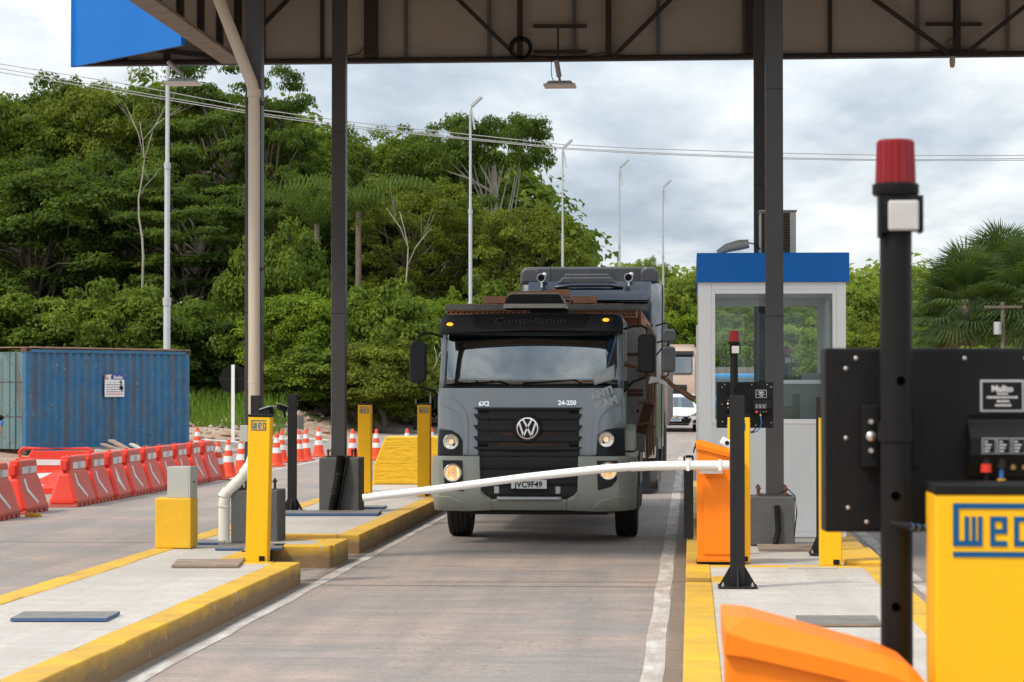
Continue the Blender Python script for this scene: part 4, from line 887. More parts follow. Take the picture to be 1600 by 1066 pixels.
for row, z0_, z1_ in ((0,676,681),(1,692.5,698)):
    for i in range(26):
        xx = 784+i*3.2
        if row == 0 and 804 < xx < 846: continue
        q = (u(xx), vz((z0_+z1_)/2)); y = S1(*q)-.024; mb.box(q[0]-.007, q[0]+.007, y-.003, y, q[1]-.018, q[1]-.003); mb.box(q[0]-.007+.011, q[0]+.018, y-.003, y, q[1]+.003, q[1]+.016)
tag(mb.build('radiator_mesh', M['rust'], T), kind='stuff')
mb = MB(); mb.box(u(772), u(880), .03, .06, vz(775), vz(763)); mb.build('radiator', M['rust'], T)
for i in range(2):
    x = (u(772), u(868))[i]; mb = MB(); mb.box(x, x+.06, -.01, .03, vz(772), vz(760)); mb.build('tow_eye', M['galv'], T, bevel=.01)
# emblem: black dish, chrome ring, letters V over W
ex, ez = u(824.5), vz(669.5); ey = S1(ex, ez)-.06
ring_disc('emblem_dish', ex, ey, ez, .165, [(1.0,.05),(1.0,.0),(.93,-.018),(.80,-.018),(.78,.0),(0,.0)], M['tblack'], T)
mb = MB(); mb.lathe([(.128,-.006),(.126,-.022),(.112,-.024),(.110,-.006)], (ex, ey, ez), 'y', 40, False); mb.build('emblem_ring', M['chrome'], T, smooth=40)
def stroke(pts, w, name):
    mb = MB()
    for a, b in zip(pts[:-1], pts[1:]):
        A = Vector((ex+a[0], ey-.014, ez+a[1])); B = Vector((ex+b[0], ey-.014, ez+b[1])); d_ = (B-A).normalized()*w*.3; mb.bar(A-d_*.4, B+d_*.4, .012, w, (-(B-A).z, 0, (B-A).x))
    return mb.build(name, M['chrome'], T)
stroke([(-.050,.100),(0,.012),(.050,.100)], .022, 'emblem_letter')
stroke([(-.094,.062),(-.045,-.088),(0,.006),(.045,-.088),(.094,.062)], .022, 'emblem_letter')
# badges
text('6X2', .075, M['chrome'], 'badge', T, (u(755), S1(u(755), vz(631.5))-.018, vz(631.5)), (R(90-9),0,0), .004, 1.0, bold=.003)
text('24-250', .075, M['chrome'], 'badge', T, (u(886), S1(u(886), vz(630))-.018, vz(630)), (R(90-9),0,0), .004, 1.0, bold=.003)
# windscreen, gasket, wipers
patch('windscreen_gasket', up([(682,605.8),(688,520),(966,520),(971,605.8)]), S1w, -.012, M['tblack'], T, .02)
ga = COL.objects[-1]
patch('windscreen', up(rr(687,967,516,604,6)[::1]), S1w, .004, GW, T, .006)
bpy.data.objects.remove([c for c in COL.objects if c.name.startswith('windscreen_gasket')][0])
for nm, pts in (('pillar', [(680,605.9),(685,520),(691,520),(688.5,605.9)]), ('pillar', [(965.5,605.9),(963,520),(969,520),(973,605.9)]), ('windscreen_gasket', [(688.6,605.9),(688.6,602.5),(965.4,602.5),(965.4,605.9)]), ('windscreen_gasket', [(691.5,521),(691,514),(963,514),(962.5,521)])):
    patch(nm, up(pts), S1w, .008, M['tgrey'] if nm == 'pillar' else M['tblack'], T, .03)
def wiper(pts, label=None):
    mb = MB(); P = [(u(a), S1w(u(a), vz(b))-.03, vz(b)) for a, b in pts]; mb.tube(P[:3], .012, 6); mb.tube(P[2:], .009, 6); mb.build('wiper', M['black'], T)
wiper([(791,606),(783,598.5),(777,596.5),(740,600),(704,604)]); wiper([(909,603),(902,595.5),(896,594),(860,597),(815,600.5)])
# sun visor and its marker lamps
SV = lambda x, z: lerp([2.30,2.38,2.55,2.68,2.74],[.22,.20,.22,.30,.44], z)+.10*(abs(x)/1.1)**2+(.5*((abs(x)-.92)/.30)**2.2 if abs(x) > .92 else 0)
patch('sun_visor', up([(680,523),(679,506),(683,496),(694,491.5),(760,488.5),(826,487.5),(895,488.5),(960,490),(970,495),(973,506),(972,521),(966,517.5),(830,514.5),(690,519.5)]), SV, .05, M['tblack'], T, .04, bevel=.01)
patch('visor_recess', up([(733,491.5),(922,490.5),(913,509),(906,512),(747,513),(739,510)]), SV, .056, M['black'], T, .01, bevel=.004)
text('Constellation', .115, M['tblack'], 'visor_lettering', T, (u(826), SV(0, vz(501))-.066, vz(501)), (R(90-6),0,0), .0012, 1.35, bold=.001, shear=.2)
for px, py in ((699,505.5),(946,499)):
    x, z = u(px), vz(py); mb = MB(); mb.sphere((x, SV(x,z)-.055, z), .028, (1.4,.6,.7)); mb.build('marker_lamp', AMB, T, smooth=True)
    mb = MB(); mb.box(x-.06, x+.08, SV(x,z)-.056, SV(x,z)-.045, z-.03, z+.03); mb.build('marker_base', M['tblack'], T, bevel=.004)
# headlights
for px, py, r_, lit in ((703.5,691,.090,0),(947.5,687,.090,0),(707.5,739,.104,1),(951,735.5,.104,1)):
    x, z = u(px), vz(py); SS = S1 if not lit else SB; y = SS(x, z)-(.025 if not lit else .058)
    ring_disc('headlight', x, y, z, r_, [(1.02,.06),(1.02,-.012),(.93,-.02),(.90,-.004),(.5,.004),(0,.006)], HL.m, T)
    h_ = COL.objects[-1]
    hh_ = [c for c in COL.objects if c.parent == T and c.name.startswith('headlight') and not c.name.startswith('headlight_b')][-1]
    mb = MB(); mb.lathe([(r_*.80,-.004),(r_*.45,-.006),(0,-.007)] if lit else [(r_*.22,-.004),(0,-.012)], (x, y-.004, z), 'y', 24); mb.build('bulb', LAMP if lit else LAMPD, hh_, smooth=50)
    mb = MB()
    for a_ in range(8): t = R(a_*22.5); mb.bar((x-math.cos(t)*r_*.85, y-.014, z-math.sin(t)*r_*.85), (x+math.cos(t)*r_*.85, y-.014, z+math.sin(t)*r_*.85), .0025)
    mb.lathe([(r_*.4,-.012),(r_*.37,-.018),(r_*.34,-.012)], (x, y, z), 'y', 20, False); mb.build('lens_fluting', HL.m, hh_)
# plate
pn = empty('number_plate', (u(827.5), S1(0, vz(755))-.10, vz(755.5))); pn.parent = T
mb = MB(); mb.box(-.205, .205, 0, .01, -.058, .060); mb.build('plate', paint('white_plate', (.66,.67,.68), .4, dirt=.1), pn, bevel=.004); mb = MB(); mb.box(-.203, .203, -.002, -.0002, .042, .058); mb.build('plate_band', M['logoblue'], pn)
mb = MB(); mb.box(-.215, .215, .0105, .02, -.07, .07); mb.build('plate_frame', M['tblack'], pn); text('JVC9F49', .098, M['black'], 'plate_text', pn, (-.004, -.003, -.012), (R(90),0,0), .001, .92, bold=.002)
# screen paper, sticker, side decal
patch('windscreen_paper', up([(927,586),(960,569),(960,592),(928,602)]), S1w, .012, paint('pale_paper', (.45,.47,.47), .7, dirt=.3, dirtc=(.25,.27,.28)), T, .003)
STK = paint('pale_sticker', (.42,.44,.45), .6, dirt=.4, dirtc=(.2,.22,.24), sc=14)
text('ANTI', .118, STK, 'sticker', T, (u(940), S1(u(940), vz(615))-.024, vz(615)), (R(90-8), R(-20), R(4)), .002, 1.0, bold=.006)
text('MAM', .122, STK, 'sticker', T, (u(947), S1(u(947), vz(630))-.026, vz(630)), (R(90-8), R(-20), R(4)), .002, 1.0, bold=.006)
text('@insta', .055, STK, 'sticker', T, (u(953), S1(u(953), vz(640))-.020, vz(639)), (R(90-8), R(-18), R(4)), .002, 1.0, bold=.003) if 0 else None
for a, b, c_ in ((639,657,(.02,.10,.07)),(657,684,(.62,.50,.12)),(684,707,(.30,.03,.04))):
    mb = MB(); mb.box(1.088, 1.094, .55, 1.2, vz(b), vz(a)); mb.box(1.0, 1.093, .40, .545, vz(b)+.001, vz(a)-.001); mb.build('side_decal', paint('decal_%d' % a, c_, .5, dirt=.2), T)
# mirrors
def mirror(parent, x0, x1, z0, z1, y, armx, mat='tblack', name='mirror'):
    e_ = empty(name, ((x0+x1)/2, y, (z0+z1)/2)); e_.parent = parent; w = (x1-x0)/2; h = (z1-z0)/2
    mb = MB(); mb.prism(rr(-w, w, -h, h, .06), -.05, .06, 'y'); mb.build('housing', M[mat], e_, bevel=.03)
    mb = MB(); mb.prism(rr(-w+.02, w-.02, -h+.03, h-.03, .05), .0605, .066, 'y'); mb.build('mirror_glass', M['chrome'], e_)
    s = 1 if x0 > 0 else -1; xi = armx-(x0+x1)/2
    mb = MB(); mb.tube([(xi, .15, h+.06), (xi+s*.12, .08, h+.10), (xi+s*.20, 0, h+.10), (0, 0, h+.06), (0, 0, h-.01)], .014, 8)
    mb.tube([(0, 0, -h+.01), (-s*.02, 0, -h-.05), (xi+s*.10, .1, -h-.10), (xi, .15, -h-.22)], .014, 8); mb.build('arm', M['black'], e_, smooth=50, split=True); return e_
mirror(T, u(633), u(660), vz(598), vz(533), .35, u(684)); mirror(T, u(996), u(1024), vz(583), vz(521), .38, u(974))
mb = MB(); mb.box(-1.15, -1.09, .5, .6, vz(640), vz(618)); mb.box(1.09, 1.15, .42, .5, vz(610), vz(595)); mb.build('arm_bracket', M['black'], T, bevel=.01)
# roof air cooler
ac = empty('roof_cooler', (u(829), 1.0, 2.745)); ac.parent = T
mb = MB(); mb.prism([(-.37,.0),(.37,.0),(.36,.055),(-.36,.055)], -.35, .4, 'y'); mb.mi = 1; mb.prism([(-.36,.056),(.36,.056),(.31,.145),(.27,.165),(-.27,.165),(-.31,.145)], -.33, .38, 'y'); mb.mi = 0; mb.prism([(-.36,.0),(.36,.0),(.3,.012),(-.3,.012)], -.36, .4, 'y')
mb.build('case', [paint('cream_plastic', (.40,.38,.32), .5), M['black']], ac, bevel=.01)
mb = MB(); mb.box(-.29, .29, -.30, .35, .1655, .185); mb.build('lid', paint('cream_plastic', (.5,.48,.42)), ac, bevel=.01)
mb = MB(); mb.box(-.06, .4, -.1, .3, -.06, -.001); mb.build('foot', M['black'], ac)
text('CLIMATIZAR', .05, M['tblack'], 'cooler_lettering', ac, (0, -.336, .105), (R(90),0,0), .002, 1.2)
# lower parts
wheel(T, u(703)-.02, 1.55, .50, .28); wheel(T, u(974)-.0, 1.55, .50, .27)
for s in (-1, 1):
    mb = MB(); pts = [(1.55+.62*math.cos(R(t)), .50+.62*math.sin(R(t))) for t in range(0, 181, 15)]; pts += [(1.55+.56*math.cos(R(t)), .50+.56*math.sin(R(t))) for t in range(180, -1, -15)]
    mb.prism([(a_, b_) for a_, b_ in pts], s*1.0-.16, s*1.0+.16, 'x'); mb.build('mudguard', M['tblack'], T)
mb = MB(); mb.prism([(.35,vz(706)),(1.0,vz(706)),(1.0,vz(668)),(.5,vz(664)),(.38,vz(674))], 1.09, 1.22, 'x'); mb.prism([(.3,vz(717)),(1.0,vz(717)),(1.0,vz(708)),(.3,vz(708))], 1.10, 1.25, 'x'); mb.build('step_fairing', M['tbump'], T, bevel=.02)
mb = MB(); mb.box(-.45, -.35, .9, 9.5, .72, .98); mb.box(.35, .45, .9, 9.5, .72, .98); mb.box(-1.0, 1.0, 1.5, 1.62, .40, .52); mb.box(-.9, .9, .25, .45, .33, .45); mb.build('chassis', M['tblack'], T)
mb = MB(); mb.box(-.6, .6, .3, 2.0, .45, 1.2); mb.build('engine', M['black'], T, bevel=.05)
mb = MB(); mb.tube([(1.12,2.1,.55),(1.12,2.1,.95)], .055, 12); 
for i in range(6): mb.tube([(1.12,2.1,.56+i*.06),(1.12,2.1,.59+i*.06)], .066, 12)
mb.build('exhaust_pipe', M['chrome'], T, smooth=40)
for y in (7.2, 8.5):
    for x in (-1.0, -.70, .70, 1.0): wheel(T, x, y, .5, .26)
mb = MB(); mb.box(.75, 1.15, 2.4, 3.7, .55, 1.05); mb.build('fuel_tank', M['galv'], T, bevel=.08); mb = MB(); mb.box(.9, 1.2, 4.0, 5.6, .5, 1.0); mb.build('tool_box', M['tblack'], T, bevel=.02)
# flatbed, headboard, tarp bars, side rack
mb = MB(); mb.box(-1.22, 1.24, 2.25, 9.9, 1.0, 1.16); mb.build('flatbed', M['wood'], T)
mb = MB(); mb.box(-1.20, 1.24, 2.20, 2.30, 2.775, 2.845); mb.build('headboard_beam', paint('grey_old_timber', (.20,.20,.18), .9, dirt=.6, dirtc=(.09,.09,.08), sc=8), T, bevel=.01)
mb = MB(); mb.box(1.06, 1.30, 2.22, 2.30, 1.0, 2.55); mb.mi = 1
for z in (1.25,1.7,1.75,2.2): mb.box(1.08, 1.28, 2.19, 2.218, z, z+.035)
mb.build('headboard_panel', [paint('grey_steel_panel', (.34,.33,.31), .6, dirt=.5), M['rust']], T)
for z in (1.5, 2.0): mb = MB(); mb.box(1.20, 1.225, 2.16, 2.19, z, z+.03); mb.build('rivet', M['black'], T)
mb = MB()
for i in range(5): z = 1.2+i*.27; mb.box(1.27, 1.30, 2.4, 9.8, z, z+.14)
for i in range(8): y = 2.5+i*1.0; mb.box(1.302, 1.34, y, y+.06, .9, 2.6)
mb.build('side_rack', M['wood'], T)
mb = MB(); rnd = random.Random(3)
for i in range(3):
    x = 1.34+i*.03; mb.tube([(x, 2.32+i*.3, 2.45), (x+.02, 2.35+i*.3, 1.9), (x-.02, 2.3+i*.3, 1.3), (x, 2.3+i*.3, .95)], .012, 6)
for z in (1.35, 1.62, 1.95): mb.tube([(1.22,2.15,z),(1.36,2.18,z+.02),(1.42,2.3,z-.04)], .018, 6)
mb.build('lashing_rope', paint('brown_rope', (.22,.13,.07), .9, dirt=.4), T, smooth=60)
mb = MB(); mb.rbox((1.30,2.2,1.42), (.12,.02,.38), (.1,.25,.1)); mb.build('rusty_flap', M['rust'], T)
# bricks: each block a countable thing? they are packed; the front row and ridge are individual pieces
BR = paint('hollow_clay_brick', (.46,.24,.15), .85, dirt=.4, dirtc=(.22,.09,.05), sc=6, bump=.4)
def brickmesh():
    mb = MB(); w, h, l = .19, .09, .29     # six open cells towards the camera
    t = .012; nx, nz = 3, 2
    for i in range(nx+1): x = -w/2+i*(w-t)/nx; mb.box(x, x+t, 0, l, 0, h)
    for j in range(nz+1):
        z = j*(h-t)/nz
        for i in range(nx): x = -w/2+i*(w-t)/nx; mb.box(x+t+.0001, x+(w-t)/nx-.0001, .001, l, z, z+t)
    o_ = mb.build('hollow_brick', BR); me = o_.data; bpy.data.objects.remove(o_); return me
BME = brickmesh()
def brick(x, y, z, rz=0, tilt=0, label='', grp='hollow clay bricks stacked on the grey truck'):
    o_ = bpy.data.objects.new('hollow_brick', BME); COL.objects.link(o_); o_.location = (TX+x, TY+y, z); o_.rotation_euler = (tilt, 0, rz)
    tag(o_, label, 'brick', grp); return o_
rb = random.Random(5); zb = vz(490)-.03
for i in range(12):
    x = -1.10+i*.2
    for j in range(1): brick(x, 2.36, 2.685, rb.uniform(-.02,.02), 0, 'hollow red clay brick in the row just below the grey headboard beam')
mbk = MB()
mbk.box(-1.2, 1.24, 2.75, 9.7, 1.17, 2.785); 
mbk.v = list(mbk.v)
o_ = mbk.build('brick_stack', BR); o_.location = (TX, TY, 0)
bmk = MT('stacked_brick_faces'); v = bmk.co(); bt = bmk.n('ShaderNodeTexBrick'); bmk.l(v, bt.inputs['Vector']); bt.inputs['Scale'].default_value = 1; bt.inputs['Brick Width'].default_value = .2; bt.inputs['Row Height'].default_value = .1; bt.inputs['Mortar Size'].default_value = .008
bt.inputs['Color1'].default_value = (.36,.13,.07,1); bt.inputs['Color2'].default_value = (.27,.10,.055,1); bt.inputs['Mortar'].default_value = (.05,.02,.015,1); bmk.set(color=bt.outputs[0], rough=.9); o_.data.materials[0] = bmk.m
tag(o_, 'tightly packed mass of red clay bricks filling the bed of the grey truck', 'brick load', kind='stuff')
# heaped top rows of loose bricks behind the cooler
hz = [(-0.95, 3.0, 2.79, 0.1), (-0.72, 3.0, 2.79, -0.05), (-0.5, 3.05, 2.79, 0.0), (-0.28, 3.0, 2.79, 0.12), (-0.5, 3.1, 2.885, 1.5), (-0.22, 3.1, 2.885, 0.2), (0.02, 3.0, 2.885, 0), (0.24, 3.0, 2.885, 0.02), (0.46, 3.0, 2.885, -0.1), (0.46, 3.0, 2.79, 0), (0.68, 3.0, 2.79, 0.05), (0.9, 3.02, 2.79, -0.08), (0.24, 3.0, 2.79, 0), (0.02, 3.0, 2.79, 0), (0.66, 3.05, 2.885, 1.5), (0.3, 3.4, 2.985, 1.57), (0.05, 3.4, 2.965, 1.5), (-0.2, 3.5, 2.965, 1.6)]
for x, y, z, a in hz: brick(x, y, z, a, 0, 'loose red clay brick on top of the load behind the roof cooler', 'loose bricks on top of the load')
# cab interior: seats, steering wheel, driver pillar seen through the glass
mb = MB(); mb.box(-1.0, 1.0, 1.4, 1.9, 1.78, 1.80); mb.box(.30, .85, 1.35, 1.5, 1.60, 2.30); mb.box(-.85, -.30, 1.35, 1.5, 1.60, 2.30); mb.build('seats', M['black'], T, bevel=.03)
mb = MB(); mb.tube([(.58+.2*math.cos(t), .72+.08*math.sin(t), 1.86+.16*math.sin(t)) for t in [2*math.pi*i/24 for i in range(25)]], .014, 6, False); mb.build('steering_wheel', M['black'], T)
mb = MB(); P = [(u(738)-.0, .52, vz(530)), (u(733), .45, vz(560)), (u(735), .35, vz(585)), (u(732), .30, vz(604))]; mb.tube(P, [.03,.028,.03,.035], 8); mb.build('hanging_curtain', M['tblack'], T, smooth=60)
# ================================================================ dark tractor behind
Y2 = 39.8; s2 = F/Y2*.999; c2 = 918.5
def u2(px): return (px-c2)/s2
def v2(py): return 1.85-(py-600)/s2
o2 = at(c2, 600, Y2); T2 = empty('tractor_truck', (o2.x, Y2, 0)); tag(T2, 'tall dark blue-black tractor truck with air horns, right behind the grey truck', 'truck')
M['navy'] = paint('dark_navy_truck_paint', (.008,.013,.028), .2, dirt=.2, dirtc=(.04,.038,.036), sc=2, spec=.5, coat=.4)
M['dkglass'] = paint('dark_side_glass', (.008,.010,.014), .08, dirt=.1, spec=.4)
M['navyg'] = paint('dusty_dark_fairing', (.050,.054,.062), .4, dirt=.45, dirtc=(.10,.095,.09), sc=3, spec=.4)
def S2(x, z): return lerp([.3,1.0,1.9,3.2,3.55,3.8],[.05,0,.05,.30,.55,.9], z)+.10*(abs(x)/1.2)**2+(.5*((abs(x)-1.0)/.24)**2.2 if abs(x) > 1.0 else 0)
def p2(pts): return [(u2(a), v2(b)) for a, b in pts]
def shell(name, hw0, y1, zs, surf, mat, parent, off=.03, tz=99):
    mb = MB(); n = 15; m_ = n+2; vs = []; fs = []
    for z in zs:
        hw = hw0*(1-.5*max(0, z-tz)**1.6)
        for i in range(n): x = -hw+2*hw*i/(n-1); vs.append((x, surf(x, z)+off, z))
        vs += [(hw, y1, z), (-hw, y1, z)]
    for j in range(len(zs)-1):
        for i in range(m_): i2 = (i+1) % m_; fs.append((j*m_+i, j*m_+i2, (j+1)*m_+i2, (j+1)*m_+i))
    fs.append(tuple(range(m_))); fs.append(tuple(range((len(zs)-1)*m_, len(zs)*m_))); mb.add(vs, fs); return mb.build(name, mat, parent, smooth=40)
shell('cab_body', 1.22, 2.2, [.75,1.0,1.4,1.9,2.4,2.9,3.2,3.4,3.52,3.60], S2, M['navy'], T2)
patch('lower_grille', p2([(820,620),(1000,620),(1000,745),(820,745)]), S2, .0, M['mesh'], T2, .03)
patch('windscreen', p2([(812,470),(1018,470),(1020,560),(810,560)]), S2, .0, M['dkglass'], T2, .01)
patch('sun_visor', p2([(812,452),(1018,452),(1016,468),(814,468)]), S2, .10, M['navy'], T2, .04, bevel=.01)
patch('bumper', p2([(806,722),(1031,722),(1029,770),(808,770)]), lambda x, z: S2(x, z)-.06, .03, M['navy'], T2, .08, bevel=.02)
# roof deflector with round shoulders, hood, horns
mb = MB(); mb.prism(dense(p2([(806,441),(806,428),(811,417),(822,412.5),(1012,412.5),(1022,416),(1028,428),(1029,441)]),1), 1.0, 2.1, 'y'); mb.build('roof_fairing', M['navyg'], T2, bevel=.04)
for sx_ in (-1, 1):
    mb = MB(); q = u2(822) if sx_ < 0 else u2(1013); mb.prism([(q-.16, v2(440)), (q+.16, v2(440)), (q+.16, v2(420)), (q+.08, v2(413)), (q-.08, v2(413)), (q-.16, v2(420))], .86, 1.0, 'y'); mb.build('fairing_shoulder', M['navyg'], T2, bevel=.05)
mb = MB(); mb.prism(p2([(866,441),(876,431),(953,431),(963,441)]), .62, 1.0, 'y'); mb.build('roof_hatch', M['navyg'], T2, bevel=.02)
mb = MB(); mb.prism(p2([(875,436),(880,425),(948,425),(955,436)]), .70, 1.0, 'y'); mb.build('roof_hatch', M['navyg'], T2, bevel=.02)
for px in (843, 981):
    x = u2(px); z = v2(432.5); mb = MB(); mb.lathe([(.070,-.0),(.075,.008),(.060,.03),(.045,.10),(.030,.22),(.022,.30)], (x, .40, z), 'y', 20, False); mb.mi = 1; mb.lathe([(.052,.05),(.0,.06)], (x,.40,z), 'y', 20); mb.build('air_horn', [M['galv'], M['black']], T2, smooth=50)
    mb = MB(); mb.tube([(x,.60,z-.16),(x,.62,z-.01)], .02, 8); mb.sphere((x+.04,.66,z+.06), .045); mb.build('horn_bracket', M['galv'], T2, smooth=50)
mb = MB(); mb.tube([(u2(856),.7,v2(441)),(u2(856.5),.75,v2(413))], .006, 5); mb.build('antenna', M['black'], T2)
mb = MB(); mb.tube([(u2(865),.55,v2(447)),(u2(890),.50,v2(444)),(u2(950),.50,v2(444)),(u2(972),.55,v2(447))], .03, 8); mb.build('roof_rail', M['navy'], T2, smooth=60)
# right flank: door seam, steps, headlight, mirrors
mb = MB(); mb.prism(p2([(1004,716),(1024,716),(1025,690),(1005,691)]), .02, .12, 'y'); mb.build('headlight', HL.m, T2, bevel=.02); patch('headlight_frame', p2([(1001,722),(1028,722),(1028,684),(1001,686)]), lambda x, z: .10, .02, M['navy'], T2, .02, bevel=.01)
mirror(T2, u2(1034)-.0, u2(1055)-.0, v2(582), v2(541), .35, u2(1024), 'navyg'); mirror(T2, u2(1034), u2(1055), v2(535), v2(514), .35, u2(1024), 'navyg')
wheel(T2, u2(1013), .95, .52, .28); wheel(T2, u2(824), .95, .52, .28)
for y in (3.4, 4.7):
    for x in (-1.02,-.72,.72,1.02): wheel(T2, x, y, .52, .27)
mb = MB(); mb.box(-.45,.45,1.0,6.0,.7,1.0); mb.build('chassis', M['tblack'], T2); mb = MB(); mb.box(.85, 1.23, 1.3, 2.4, .38, .74); mb.build('steps', M['tblack'], T2, bevel=.03)
mb = MB(); mb.box(1.222, 1.24, .9, 2.15, .75, 2.0); mb.build('door_panel', M['navy'], T2, bevel=.01); mb = MB(); mb.box(1.222, 1.232, 1.1, 1.9, 2.1, 2.8); mb.build('side_window', M['dkglass'], T2)
mb = MB(); mb.prism([(2.1,1.0),(2.9,1.0),(2.9,3.5),(2.1,3.6)], 1.18, 1.24, 'x'); mb.build('side_fairing', M['navyg'], T2)
# its trailer with tarpaulin
TR = empty('semi_trailer', (o2.x-.02, Y2+3.4, 0)); tag(TR, 'dusty open trailer with a dark tarpaulin, coupled behind the dark tractor truck', 'trailer')
mb = MB(); mb.box(-1.28, 1.28, 0, 12.5, 1.15, 1.35); mb.build('deck', M['rust'], TR)
mb = MB(); mb.box(-1.28, 1.28, 0, 12.5, 1.351, 2.35); mb.mi = 1
for i in range(14): mb.box(1.281, 1.33, i*.93, i*.93+.1, 1.1, 2.5)
mb.build('side_boards', [paint('dusty_red_boards', (.32,.17,.13), .8, dirt=.5, dirtc=(.38,.33,.30)), paint('grey_stake', (.33,.31,.30), .8, dirt=.4)], TR)
mb = MB(); mb.prism([(-1.25,2.351),(1.25,2.351),(1.27,3.0),(1.1,3.3),(0,3.42),(-1.1,3.3),(-1.27,3.0)], .1, 12.4, 'y'); mb.build('tarpaulin', paint('dark_tarpaulin', (.06,.05,.05), .8, dirt=.6, dirtc=(.12,.10,.09)), TR, bevel=.05)
for y in (8.5, 9.8, 11.1):
    for x in (-1.05,-.75,.75,1.05): wheel(TR, x, y, .52, .27)
# ================================================================ beige truck far behind
Y3 = 104.0; s3 = F/Y3; o3 = at(1048, 600, Y3); T3 = empty('cargo_truck', (o3.x, Y3, hgt(o3.x, Y3))); tag(T3, 'dusty beige truck with a brown cargo box, last in the queue', 'truck')
M['beige'] = paint('dusty_beige_truck_paint', (.55,.42,.33), .55, dirt=.4, dirtc=(.45,.30,.22), sc=2)
S3 = lambda x, z: lerp([.4,1.2,1.7,2.7,3.1],[.05,0,.05,.35,.7], z)+.06*abs(x)**2+(.4*((abs(x)-1.0)/.24)**2 if abs(x) > 1 else 0)
zb3 = hgt(o3.x, Y3)
shell('cab_body', 1.22, 2.0, [.5,1.2,1.7,2.2,2.7,2.9,3.05,3.18,3.28], S3, M['beige'], T3, tz=2.75)
patch('windscreen', rr(-.94, .94, 1.95, 2.78, .08), S3, .0, GW, T3, .02); patch('windscreen_visor', [(-1.0,2.80),(1.0,2.80),(1.02,2.98),(-1.02,2.98)], S3, .10, M['tblack'], T3, .06)
patch('grille', [(-.7,.8),(.7,.8),(.7,1.5),(-.7,1.5)], S3, .0, M['mesh'], T3, .02); patch('bumper', [(-1.2,.35),(1.2,.35),(1.2,.72),(-1.2,.72)], S3, .05, M['beige'], T3, .1)
for s in (-1, 1):
    mb = MB(); mb.box(s*.95-.13, s*.95+.13, .05, .14, .78, .96); mb.build('headlight', HL.m, T3, bevel=.02)
    mirror(T3, *( (1.30,1.5) if s > 0 else (-1.5,-1.30)), 1.9, 2.5, .4, s*1.2)
    wheel(T3, s*1.0, 1.2, .5, .28); wheel(T3, s*1.0, 5.6, .5, .28)
mb = MB(); mb.box(-1.25, 1.25, 2.2, 9.5, 1.1, 2.8); mb.build('cargo_box', paint('rusty_brown_box', (.20,.09,.06), .8, dirt=.4), T3, bevel=.02)
# ================================================================ white car
Y4 = 91.0; o4 = at(1056, 620, Y4); CA = empty('white_car', (o4.x, Y4, 0)); tag(CA, 'white hatchback car with a black grille, between the trailer and the beige truck', 'car')
M['cwhite'] = paint('white_car_paint', (.78,.79,.80), .2, dirt=.08, dirtc=(.5,.48,.45), coat=.8)
prof = [(0.0,.30),(-.02,.55),(.08,.72),(.55,.84),(1.0,.93),(1.75,1.38),(2.3,1.46),(3.3,1.44),(4.0,1.15),(4.12,.9),(4.15,.45),(4.1,.28)]
mb = MB(); rows = [(-.86,.0),(-.80,.05),(-.62,.0),(0,-.05),(.62,.0),(.80,.05),(.86,.0)]
vs = []; fs = []; npf = len(prof)
xs_ = [-.865,-.80,-.55,-.2,.2,.55,.80,.865]
for i, x in enumerate(xs_):
    for (y, z) in prof:
        tum = max(0, z-.9)*.28; xx = x*(1-tum/ .865) ; yy = y+(.16*(abs(x)/.865)**3 if y < 2 else -.12*(abs(x)/.865)**3); vs.append((xx, yy, z-(0.03 if abs(x) > .85 and z > .8 else 0)))
for i in range(len(xs_)-1):
    for j in range(npf-1): fs.append((i*npf+j, (i+1)*npf+j, (i+1)*npf+j+1, i*npf+j+1))
fs.append(tuple(range(npf))); fs.append(tuple((len(xs_)-1)*npf+j for j in range(npf))[::-1]); mb.add(vs, fs); mb.build('body', M['cwhite'], CA, smooth=40)
CS = lambda x, z: lerp([.25,.55,.72],[0,-.02,.08], z)+.16*(abs(x)/.865)**3
patch('windscreen', [(-.70,.95),(.70,.95),(.58,1.36),(-.58,1.36)], lambda x, z: 1.0+(z-.93)/.45*.75+.03*abs(x), .02, GW, CA, .01)
patch('grille', [(-.52,.36),(.52,.36),(.60,.52),(.50,.62),(-.50,.62),(-.60,.52)], CS, .012, M['black'], CA, .02); patch('grille_bar', [(-.5,.605),(.5,.605),(.52,.625),(-.52,.625)], CS, .03, M['chrome'], CA, .015)
patch('emblem', [(-.07,.600),(.07,.600),(.07,.640),(-.07,.640)], CS, .045, paint('gold_emblem', (.6,.4,.1), .3, metal=.8), CA, .02)
for s in (-1, 1): patch('headlight', [(s*.52,.62),(s*.80,.66),(s*.80,.74),(s*.60,.70)][::s], CS, .02, HL.m, CA, .03); patch('fog_lamp', [(s*.66,.34),(s*.78,.36),(s*.78,.48),(s*.66,.46)][::s], CS, .02, M['black'], CA, .02)
patch('lower_intake', [(-.5,.26),(.5,.26),(.5,.33),(-.5,.33)], CS, .012, M['black'], CA, .02)
mb = MB(); mb.box(-.2,.2,-.06,-.045,.42,.54); mb.build('number_plate', paint('white_plate', (.66,.67,.68)), CA); mb = MB(); mb.box(-.2,.2,-.064,-.0605,.51,.54); mb.build('plate_band', M['logoblue'], CA)
mb = MB()
for k_ in range(6): mb.box(-.17+k_*.055, -.13+k_*.055, -.064, -.0605, .44, .495)
mb.build('plate_characters', M['logo'], CA)
